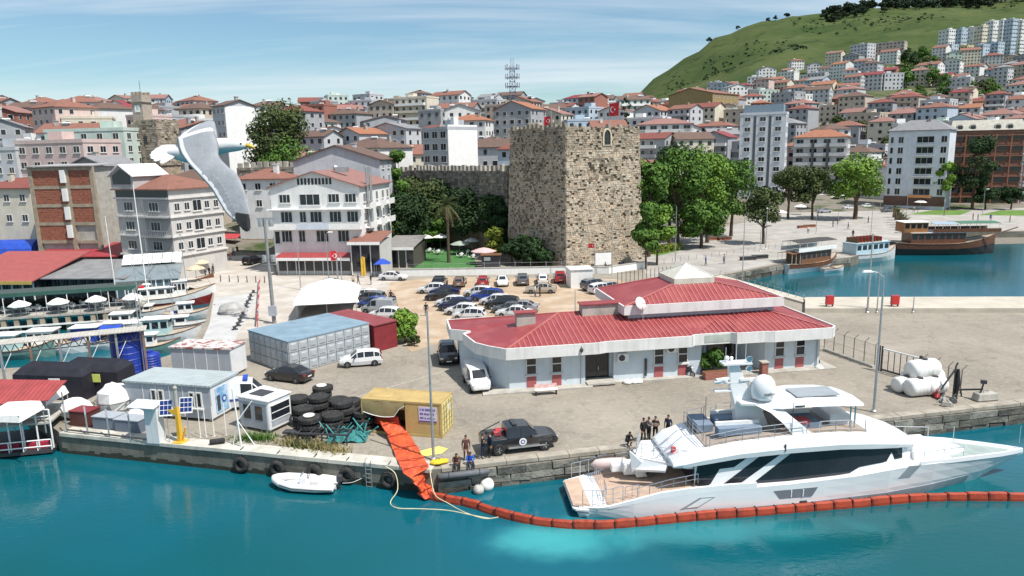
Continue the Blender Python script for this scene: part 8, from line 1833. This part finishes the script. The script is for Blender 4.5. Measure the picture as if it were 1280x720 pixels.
# ---- white tanks, scrap and red boxes on the right
for i,(px,py,r_,l,ang_,z) in enumerate(((1130,489,.55,1.2,.3,0),(1147,494,.62,1.3,.2,0),(1166,492,.62,1.3,.35,0),(1143,482,.62,1.3,.2,0),(1160,481,.62,1.5,.3,0),(1151,487,.66,1.7,.25,1.05))):
    p = P(px,py);t = thing('plastic_tank','white plastic water tank in the cluster by the dark gate' if z == 0 else 'white plastic water tank lying on top of the others','tank',(p.x,p.y,z),ang_,'white tanks by the gate' if z == 0 else None);t.scale = (1.0,1.15,1.15);s = MB();pr = [(.1,-l),(r_*.8,-l*.97),(r_,-l*.8)]
    for k in range(5): x = -l*.8+1.6*l*(k+.5)/5;pr += [(r_,x-.1),(r_*1.04,x),(r_,x+.1)]
    pr += [(r_,l*.8),(r_*.8,l*.97),(.1,l)];s.lathe([(a,b*.8) for a,b in pr],16,(0,0,r_),axis='x');s.build('shell',M('white_poly',(.70,.70,.68),.5,var=.08,streak=.1),t,smooth=True);s = MB();s.lathe([(.22,0),(.22,.1),(.05,.12)],10,(.1,0,r_*2-.03));s.build('lid',m_dark,t)
for i,(px,py) in enumerate(((1039,390),(1121,390))): p = P(px,py);t = thing('fire_cabinet',['red cabinet on the inner quay wall behind the station','red cabinet on the inner quay wall near the lamp poles'][i],'cabinet',(p.x,p.y+.6,.55),0);s = MB();s.bx(-.45,.45,-.2,.2,.25,1.35);s.build('box',m_red,t);s = MB();s.bx(-.4,-.34,-.15,.15,0,.25);s.bx(.34,.4,-.15,.15,0,.25);s.build('legs',m_dark,t);s = MB();s.bx(-.36,.36,-.22,-.201,.35,1.25);s.build('door',M('bright_red_door',(.5,.03,.03),.5),t)
p = P(1187,498);t = thing('hose_reel','tall dark rubber hose loop on a leaning post at the quay edge','hose reel',(p.x,p.y,0),.2);s = MB();s.tube([(.3,0,0),(.3,0,2.6),(.45,0,2.9)],.07);s.build('post',m_dark,t);s = MB();s.beam((-.9,0,.8),(.3,0,2.4),.1);s.build('strut',m_dark,t);s = MB();s.tube([(.45,-.1,.1),(.5,-.12,1.2),(.45,-.1,2.4)],[.1,.2,.1],8);s.build('hose',m_black,t)
rr = random.Random(9)
for i,(px,py) in enumerate(((1170,497),(1178,502),(1190,504),(1183,508))): p = P(px,py);t = thing('scrap_piece',['reddish scrap bracket on the quay','rusty scrap frame by the hose loop','dark scrap wheel lying by the hose loop','pale rubber roll lying at the quay edge'][i],'scrap',(p.x,p.y,.04),rr.uniform(0,3));s = MB();s.box((0,0,.18),(.8,.4,.36),0,taper=.7);s.build('block',[m_red,m_rust,m_dark,m_conc][i],t,bevel=.04);s = MB();s.tube([(-.5,.1,.1),(.2,-.1,.7),(.7,.1,.2)],.06,6);s.build('pipe',[m_red,m_dark,m_dark,m_conc][i],t)
p = P(1213,497);t = thing('winch_stand','dark steel winch frame leaning over the quay edge','winch',(p.x,p.y,0),-.4);s = MB();s.beam((-.8,.2,.5),(.7,-.4,.9),.12);s.beam((.5,-.3,0),(.7,-.4,1.4),.1);s.beam((-.6,.1,0),(-.7,.1,.6),.1);s.build('frame',m_dark,t);s = MB();s.box((.7,-.4,1.5),(.4,.3,.26));s.build('motor',m_dark,t);s = MB();s.tube([(.5,-.6,.8),(.4,-1.0,-1.5)],.05,5);s.build('fender_pipe',m_black,t)
p = P(1231,500);t = thing('concrete_block','rough pale concrete block lying on the quay edge','block',(p.x,p.y,.03),.15);s = MB();s.box((0,0,.3),(1.9,.8,.6),0,taper=.85);s.build('block',m_conc,t,bevel=.08);s = MB();s.tube([(-.2,0,.58),(-.2,0,.72),(.2,0,.72),(.2,0,.58)],.025,5);s.build('lifting_eye',m_dark,t)
# yellow mat and red-yellow kit at quay corner
s = MB();ps = [P(x,y,.02) for x,y in ((516,566),(548,558),(560,561),(552,567),(528,571))];s.slab([tuple(q) for q in ps],.015);tag(s.build('yellow_sheet',M('lemon_sheet',(.66,.62,.16),.8,var=.15,bump=.3)),'thin lemon yellow sheet spread beside the lamp pole','sheet')
p = P(547,581);t = thing('kit_bag','bright yellow kit bag on the quay corner','bag',(p.x,p.y,.05),.2);s = MB();s.ball((0,0,.16),(.5,.34,.17),9,6);s.ball((.42,.1,.13),(.36,.3,.14),8,5);s.build('bag',M('bright_yellow_bag',(.7,.48,.02),.7,var=.15,bump=.4,bscale=8),t);s = MB();s.torus((0,0,.3),.14,.025,10,5,'y');s.build('handle',m_dark,t)
c = B + dBC*2.0 + Vector((dBC.y,-dBC.x,0))*.45;t = thing('hanging_fender','long dark rubber fender slung below the seated men','fender',(c.x,c.y,-.35),math.atan2(dBC.y,dBC.x));s = MB();s.lathe([(.05,-1.7),(.2,-1.55),(.22,0),(.2,1.55),(.05,1.7)],10,axis='x');s.build('roll',M('grey_rubber',(.10,.11,.12),.7,var=.2),t,smooth=True)
for x in (-1,1): s = MB();s.torus((x,0,0),.22,.025,12,5,'x');s.build('lashing',m_dark,t)
# ---- white box hut in the car park, information boards
p = P(727,360);t = thing('site_hut','small plain white box hut at the end of the car park','hut',(p.x,p.y,0),.12);s = MB();s.bx(-1.6,1.6,-.1,2.8,0,2.7);s.build('wall',m_white,t);s = MB();s.bx(-1.75,1.75,-.25,2.95,2.703,2.82);s.build('roof',m_white,t);s = MB();s.bx(1.603,1.64,.6,1.5,.1,2.1);s.build('door',m_cab,t)
p = P(754,341);t = thing('information_board','large white information board standing in front of the tower','board',(p.x,p.y,0),.2);s = MB();s.bx(-1.35,1.35,-.05,.05,1.3,3.3);b = s.build('panel',m_white,t);s = MB();s.bx(-1.42,1.42,-.04,.06,3.303,3.38);s.bx(-1.42,1.42,-.04,.06,1.22,1.297);s.build('frame',m_dark,b)
for x in (-1.3,1.3): s = MB();s.tube([(x,.1,0),(x,.1,3.3)],.06);s.build('leg',m_dark,t)
p = P(743,342);t = thing('small_flag','little red flag on a staff beside the information board','flag',(p.x,p.y,0));s = MB();s.tube([(0,0,0),(0,0,5.0)],.04);s.build('staff',m_steel,t);turkish_flag(t,(0,0,4.2),1.0,.7,R(160))
# Turkish flags over the tower
tcx = tower.matrix_world if False else (Matrix.Translation(tower.location) @ Matrix.Rotation(TZ,4,'Z'))
for lx,ly,hp,w_,lb in ((tw_*.66,2.5,4.6,2.1,'red national flag flying from the tower top'),): q = tcx @ Vector((lx,ly,th-.6));t = thing('flag',lb,'flag',tuple(q));s = MB();s.tube([(0,0,0),(0,0,hp)],.06);s.build('staff',m_steel,t);turkish_flag(t,(.05,0,hp-2.3),w_,2.2,R(-50))
q = tcx @ Vector((tw_*.05,5,th-.6));t = thing('flag','smaller half-furled red flag at the back of the tower','flag',tuple(q));s = MB();s.tube([(0,0,0),(0,0,3.6)],.06);s.build('staff',m_steel,t);turkish_flag(t,(.0,0,.9),1.3,1.4,R(150))
p = P(424,364);t = thing('flag','small red national flag on a pole before the restaurant','flag',(p.x,p.y,0));s = MB();s.tube([(0,0,0),(0,0,6.2)],.05);s.build('staff',m_steel,t);turkish_flag(t,(0,0,4.6),.9,1.4,R(190))
p = P(456,346);t = thing('feather_banner','tall yellow feather banner outside the small shop','banner',(p.x,p.y-.6,0));s = MB();s.tube([(0,0,0),(0,0,3.4)],.03);s.build('staff',m_dark,t);s = MB();s.slab([(-.4,0,.3),(.35,0,.3),(.3,0,3.3),(-.1,0,3.5),(-.4,0,3.0)],.02);s.build('cloth',m_yel,t)
p = P(479,346);t = thing('market_canopy','bright blue small canopy beside the white car','canopy',(p.x,p.y,0));s = MB();s.loft([[(-1.3,-1,2.2),(1.3,-1,2.2),(1.3,1,2.2),(-1.3,1,2.2)],[(-.2,-.1,3.0),(.2,-.1,3.0),(.2,.1,3.0),(-.2,.1,3.0)]]);s.build('cover',m_blue,t)
for x in (-1.2,1.2):
    for y_ in (-.9,.9): s = MB();s.tube([(x,y_,0),(x,y_,2.2)],.03);s.build('leg',m_steel,t)
# ---- umbrellas, tables
def umbrella(label,pos,r_,h,mat,group=None):
    t = thing('parasol',label,'parasol',pos,0,group);s = MB();s.tube([(0,0,0),(0,0,h+.3)],.04);s.build('pole',m_steel,t);s = MB();n = 8;ring = [(r_*math.cos(2*math.pi*k/n),r_*math.sin(2*math.pi*k/n),h-.35) for k in range(n)];s.loft([[(x,y,z-.12) for x,y,z in ring],ring,[(x*.5,y*.5,h+.05) for x,y,z in ring],[(x*.03,y*.03,h+.28) for x,y,z in ring]],True,False);s.build('canopy',mat,t,fix=False);s = MB();s.lathe([(.35,0),(.3,.12),(.06,.16)],10);s.build('base',m_conc,t)
def cafe_set(label,pos,group,mat):
    t = thing('cafe_table',label,'table',pos,random.random()*3,group);s = MB();s.box((0,0,.74),(.8,.8,.04));s.build('top',mat,t);s = MB();s.tube([(0,0,0),(0,0,.72)],.04);s.lathe([(.3,0),(.28,.04)],8);s.build('stand',m_dark,t)
    for k in range(4):
        a = k*math.pi/2;x,y_ = .75*math.cos(a),.75*math.sin(a);c = thing('cafe_chair',label.replace('table','chair'),'chair',(pos[0]+x,pos[1]+y_,pos[2]),a,group+' chairs');s = MB();s.box((0,0,.45),(.42,.42,.04));s.build('seat',mat,c);s = MB();s.box((.2,0,.68),(.04,.42,.42));s.build('backrest',mat,c);s = MB();[s.box((i*.18,j_*.18,.22),(.035,.035,.43)) for i in (-1,1) for j_ in (-1,1)];s.build('leg_frame',m_dark,c)
p = P(543,312);umbrella('large scalloped cream parasol on the lawn terrace',(p.x-1.6,p.y,0),2.0,3.0,m_cloth);umbrella('second cream parasol beside the large one on the lawn terrace',(p.x+1.2,p.y+.4,0),2.0,3.0,m_cloth);p = P(605,330);umbrella('pale pink parasol at the edge of the lawn kiosk',(p.x,p.y,0),2.3,2.7,M('pink_canvas',(.62,.40,.40),.85,var=.1));p = P(575,318);umbrella('green-grey parasol over the lawn tables',(p.x,p.y,0),1.9,2.4,M('sage_canvas',(.30,.36,.30),.85,var=.1));p = P(590,314);umbrella('white parasol behind the lawn tables',(p.x,p.y,0),1.6,2.5,m_cloth)
for i,(px,py) in enumerate(((548,318),(577,322),(585,318),(592,324),(537,316))): p = P(px,py);cafe_set('white garden table on the lawn terrace',(p.x,p.y,.012),'lawn terrace tables',m_white)
p = P(614,335);t = thing('ticket_kiosk','dark little kiosk with white sign under the pink parasol','kiosk',(p.x,p.y,0));s = MB();s.bx(-1.6,1.6,0,1.8,0,2.2);s.build('wall',m_dark,t);s = MB();s.bx(-1.2,-.1,-.05,-.003,1.3,1.9);s.build('sign',m_white,t);s = MB();s.bx(-1.8,1.8,-.4,2,2.203,2.3);s.build('roof',m_wood,t)
rr = random.Random(14)
for i in range(16): px,py = rr.uniform(822,862),rr.uniform(288,303);p = P(px,py);cafe_set('white tea garden table under the park trees',(p.x,p.y,.006),'tea garden tables',m_white)
for i,(px,py) in enumerate(((1000,268),(975,276),(1150,262),(1045,255),(960,270))): p = P(px,py);umbrella('white parasol at a promenade cafe',(p.x,p.y,0),1.8,2.6,m_cloth,'promenade parasols')
for i,(px,py) in enumerate(((893,300),(906,300),(1004,285),(1012,284),(935,325),(950,323))): p = P(px,py);t = thing('street_planter','low reddish-brown bench planter on the promenade' if i < 4 else 'dark bench on the promenade edge','planter' if i < 4 else 'bench',(p.x,p.y,0),.2,'promenade planters' if i < 4 else 'promenade benches');s = MB();s.bx(-1.4,1.4,-.4,.4,.0,.55);s.build('box',M('rust_planter',(.30,.12,.08),.8,var=.25) if i < 4 else m_dark,t);s = MB();s.bx(-1.5,1.5,-.5,.5,.553,.62);s.build('rim',m_wood if i < 4 else m_dark,t)
# domed kiosk in the park
p = P(828,286);t = thing('domed_kiosk','white park kiosk with cream tented roof and onion finial','kiosk',(p.x,p.y,0));zt = at(828,228,p.y).z;s = MB();s.lathe([(1.5,0),(1.5,zt*.62)],8);s.build('wall',m_white,t);s = MB();s.lathe([(2.3,zt*.60),(2.2,zt*.66),(1.2,zt*.74),(.25,zt*.82)],8);r_ = s.build('roof',M('cream_tile',(.55,.40,.33),.7,var=.1),t);s = MB();s.lathe([(.1,zt*.82),(.5,zt*.88),(.42,zt*.93),(.1,zt*.97),(.03,zt)],10);s.build('finial',m_white,r_)
for k in range(4): s = MB();s.box((1.42*math.cos(k*math.pi/2-.8),1.42*math.sin(k*math.pi/2-.8),zt*.38),(.08,.9,1.5),k*math.pi/2-.8);s.build('window',m_glass,t)
p = P(838,292);t = thing('park_pavilion','low red-roofed pavilion wall behind the domed kiosk','pavilion',(p.x-5.5,p.y+5,0));s = MB();s.bx(-3,4.5,0,4,0,zt*.6);s.build('wall',m_white,t);s = MB();hip_roof(s,7.5,4,zt*.6,1.4);s.build('roof',roofm('red'),t,(.75,0,0),fix=False)

# ================================================================== HARBOUR CAFES on the left
def cafe_pavilion(label,px0,px1,py,depth,h,roof_mat,z0=0.0,rise=.8,n=8,fascia=None,wallc=m_dark):
    a,b = P(px0,py,z0),P(px1,py,z0);L_ = (b-a).length;t = thing('cafe_pavilion',label,'cafe',(a.x,a.y,z0),math.atan2(b.y-a.y,b.x-a.x))
    s = MB();s.bx(0,L_,.6,depth,0,h);s.build('interior_wall',wallc,t)
    for i in range(n+1): s = MB();x = L_*i/n;s.bx(x-.07,x+.07,-.07,.07,0,h);s.build('post',m_white if fascia else m_dark,t)
    for i in range(n): s = MB();x0,x1 = L_*i/n+.1,L_*(i+1)/n-.1;s.bx(x0,x1,.5,.58,.6,h-.3);s.build('window_pane',m_glass,t)
    s = MB();s.slab([(-.6,-.9,h),(L_+.6,-.9,h),(L_+.6,depth+.3,h+rise),(-.6,depth+.3,h+rise)],.16);s.build('roof',roof_mat,t)
    if fascia: s = MB();s.bx(-.6,L_+.6,-1.0,-.91,h-.45,h+.05);s.build('fascia',fascia,t)
    return t
m_greenf = M('dark_green_fascia',(.03,.09,.07),.6,var=.15);m_greyr = M('grey_felt_roof',(.20,.20,.205),.8,var=.2,scale=.6)
cafe_pavilion('long low cafe with wide grey felt roof along the harbour',48,158,372,9,3.0,m_greyr,rise=1.3,n=10)
cafe_pavilion('cafe with broad brick-red roof at the harbour corner',-60,44,375,12,2.9,M('dusty_red_roof',(.30,.075,.07),.75,var=.15),rise=2.6,n=8,fascia=M('ochre_sign',(.5,.36,.1),.6))
cafe_pavilion('dark-fronted cafe with crimson roof below the brick building',52,150,344,6,3.4,M('crimson_sheet',(.28,.035,.045),.6,var=.15),rise=1.6,n=8)
c = at(14,300,132);t = thing('blue_canopy','glossy blue plastic canopy roof left of the brick building','canopy',(c.x,c.y,c.z-2.5));s = MB();s.lathe([(2.6,-5),(2.6,5)],14,axis='x');s.build('vault',m_blue,t);s = MB();s.bx(-5,5,-2.4,2.4,-3,.2);s.build('wall',m_dark,t)
# glass verandah with white slats
a,b = P(148,374),P(226,368);L_ = (b-a).length;t = thing('glass_verandah','glazed verandah with curved roof and white shutters under the apartment block','verandah',(a.x,a.y,0),math.atan2(b.y-a.y,b.x-a.x));D_ = 6.5;rings = []
s = MB()
for i in range(6): u = i/5;rings.append([(x,D_*u-.6,2.6+1.3*math.sin(u*1.5)) for x in (-.2,L_+.2)] + [(x,D_*u-.6,2.5+1.3*math.sin(u*1.5)) for x in (L_+.2,-.2)])
s.loft(rings);s.build('roof',M('smoky_roof_glass',(.20,.24,.26),.25,var=.15),t)
for i in range(9): x = L_*i/8;s = MB();s.bx(x-.06,x+.06,-.4,-.28,0,2.6);s.build('post',m_white,t)
for i in range(8): x = L_*i/8;s = MB();s.bx(x+.1,x+L_/8-.1,-.36,-.3,.3,2.45);s.build('window_pane',m_glassb,t)
for i in range(6): x0 = L_*i/6;s = MB();s.slab([(x0+.05,D_-1.2,4.2),(x0+L_/6-.05,D_-1.2,4.2),(x0+L_/6-.05,D_+1.4,5.4),(x0+.05,D_+1.4,5.4)],.05);s.build('shutter',m_white,t)
# pier deck over the water with railing, green canopy edge, parasols and tables
a,b = P(-70,403,.6),P(172,386,.6);d = b-a;L_ = d.length;t = thing('cafe_deck','long cafe deck on stilts with green canopy beam and railing','deck',(a.x,a.y,0),math.atan2(d.y,d.x));DP = 6.0
s = MB();s.bx(0,L_,0,DP,.35,.6);s.build('deck_slab',m_conc,t)
for i in range(15): x = L_*(i+.3)/15;s = MB();s.bx(x-.28,x+.28,.1,.6,-2.5,.35);s.build('stilt',m_frm,t)
s = MB();s.bx(0,L_,-.12,.05,-.75,-.55);s.build('wale_beam',m_white,t)
for z in (1.05,1.6): s = MB();s.tube([(0,.1,z),(L_,.1,z)],.035,5);s.build('rail',m_steel,t)
for i in range(27): x = L_*i/26;s = MB();s.tube([(x,.1,.6),(x,.1,1.6)],.03,5);s.build('rail_post',m_steel,t)
s = MB();s.bx(0,L_,1.4,1.62,2.95,3.45);s.build('canopy_beam',m_greenf,t);s = MB();s.slab([(0,1.6,3.4),(L_,1.6,3.4),(L_,DP+.5,3.2),(0,DP+.5,3.2)],.06);s.build('canopy_sheet',M('dark_canopy',(.05,.07,.065),.7,var=.2),t)
for i in range(9): x = L_*(i+.5)/9;s = MB();s.tube([(x,1.5,.6),(x,1.5,2.95)],.05);s.build('canopy_post',m_white,t)
dm_ = Matrix.Translation((a.x,a.y,0)) @ Matrix.Rotation(math.atan2(d.y,d.x),4,'Z');rr = random.Random(2)
for i in range(11): q = dm_ @ Vector((L_*(i+.5)/11,2.6+1.6*(i % 2),.6));cafe_set('white cafe table on the stilted harbour deck',tuple(q),'deck cafe tables',m_white)
for i in range(5): q = dm_ @ Vector((L_*(i+.4)/5+2,.75,.6));umbrella('white parasol at the railing of the harbour deck',tuple(q),1.3,1.75,m_cloth,'deck parasols')
# steel truss canopy in front of the boats
a,b = at(-20,436,80),at(182,412,82);a = P(-40,434,4.6);b = P(178,412,4.6);d = b-a;L_ = d.length;t = thing('steel_canopy','open steel truss canopy with thin pale roof over the moorings','canopy',(a.x,a.y,0),math.atan2(d.y,d.x))
s = MB();s.slab([(-.5,-.3,4.6),(L_+.3,-.3,4.6),(L_+.3,1.1,4.75),(-.5,1.1,4.75)],.07);s.build('roof',M('pale_corrugated',(.42,.40,.36),.6,var=.15,wave=('X',.3,.5)),t)
nb_ = 6
for i in range(nb_+1):
    x = L_*i/nb_;s = MB();s.bx(x-.09,x+.09,-.09,.09,-2.2,4.5);s.build('column',m_steel if i % 2 else M('rusty_column',(.20,.13,.09),.7,var=.3),t)
    if i < nb_:
        x1 = L_*(i+1)/nb_;n = 6
        for k in range(n): u0,u1 = x+(x1-x)*k/n,x+(x1-x)*(k+1)/n;s = MB();s.beam((u0,0,4.45 if k % 2 else 3.7),(u1,0,3.7 if k % 2 else 4.45),.06);s.build('truss_web',m_dark,t)
        s = MB();s.beam((x,0,3.7),(x1,0,3.7),.08);s.build('truss_chord',m_dark,t);s = MB();s.beam((x,-.05,2.2),(x+(x1-x)*.35,-.05,3.7),.06);s.build('knee_brace',m_white,t)
# terrace raft at the far left with red awning
a = P(-60,580,WZ);b = P(66,568,WZ);d = b-a;L_ = d.length;t = thing('floating_terrace','two-level floating terrace with white canvas roofs and red benches','terrace',(a.x,a.y,WZ),math.atan2(d.y,d.x));D_ = 5.0
s = MB();s.bx(0,L_,0,D_,.15,.4);s.build('pontoon',m_dark,t);s = MB();s.bx(0,L_,.3,D_,2.3,2.45);s.build('upper_deck',m_conc,t)
for z,y_ in ((1.2,0),(.7,0),(3.4,.35),(2.9,.35)): s = MB();s.tube([(0,y_,z),(L_,y_,z)],.05,6);s.build('rail',m_white,t)
for i in range(8): x = L_*i/7;s = MB();s.tube([(x,.02,.4),(x,.02,1.2)],.04);s.tube([(x,.35,.4),(x,.35,3.4)],.06);s.build('post',m_white,t)
for i in range(4): x = L_-1.2-i*1.9;s = MB();s.bx(x-.75,x+.75,.5,1.1,.41,.85);s.build('bench_cushion',M('crimson_cushion',(.36,.02,.05),.7,var=.15),t)
a2 = P(22,512);
for i,(px,py,D2) in enumerate(((18,512,0),(51,492,0))):
    p = P(px,py,2.2);q = thing('canvas_gazebo',['white canvas gazebo roof on the floating terrace','white canvas gazebo roof with orange panel behind the terrace'][i],'gazebo',(p.x,p.y,.6 if i == 0 else 0),R(-8));z0 = 1.6 if i == 0 else 2.2;s = MB();s.loft([[(-1.4,-1.2,z0-.5),(1.4,-1.2,z0-.5),(1.4,1.2,z0-.3),(-1.4,1.2,z0-.3)],[(-1.3,-1.1,z0),(1.3,-1.1,z0),(1.2,1.1,z0+.3),(-1.2,1.1,z0+.3)]]);s.build('canvas',m_cloth,q)
    for x in (-1.3,1.3):
        for y_ in (-1.1,1.1): s = MB();s.tube([(x,y_,-.6 if i == 0 else 0),(x,y_,z0)],.04);s.build('pole',m_steel,q)
    if i: s = MB();s.bx(-.9,.2,-1.16,-1.1,.4,1.6);s.build('side_panel',M('orange_cloth',(.6,.25,.03),.7),q)
p = P(10,498,2.5);q = thing('red_awning','sloping red awning roof above the floating terrace','awning',(p.x,p.y,0),R(-4));s = MB();s.slab([(-6,-1.8,2.1),(3.4,-.4,2.5),(3.6,1.6,3.4),(-6,2,3.4)],.07);s.build('sheet',m_rsheet,q)
for x,y_ in ((-3,-1.2),(2.8,-.3),(3.2,1.4),(-3,1.6)): s = MB();s.tube([(x,y_,0),(x,y_,2.5)],.05);s.build('post',m_steel,q)
# trees, cars and stalls beyond: green market stand and red stall at the side street
p = P(285,312);t = thing('fruit_stall','red street stall with dark awning at the end of the side street','stall',(p.x,p.y,0),-.2);s = MB();s.bx(-2.4,2.4,0,2,0,1.2);s.build('counter',m_red,t);s = MB();s.slab([(-2.6,-.8,2.5),(2.6,-.8,2.5),(2.6,2.2,3.2),(-2.6,2.2,3.2)],.08);s.build('awning',m_red,t)
for x in (-2.3,2.3): s = MB();s.tube([(x,-.6,0),(x,-.6,2.5)],.05);s.build('post',m_dark,t)
for i,(px,py) in enumerate(((246,352),(252,344),(259,336),(266,329))): p = P(px,py);umbrella('cream parasol beside the apartment block arcade',(p.x,p.y,0),1.5,2.5,M('cream_canvas',(.55,.45,.32),.85,var=.1),'arcade parasols')
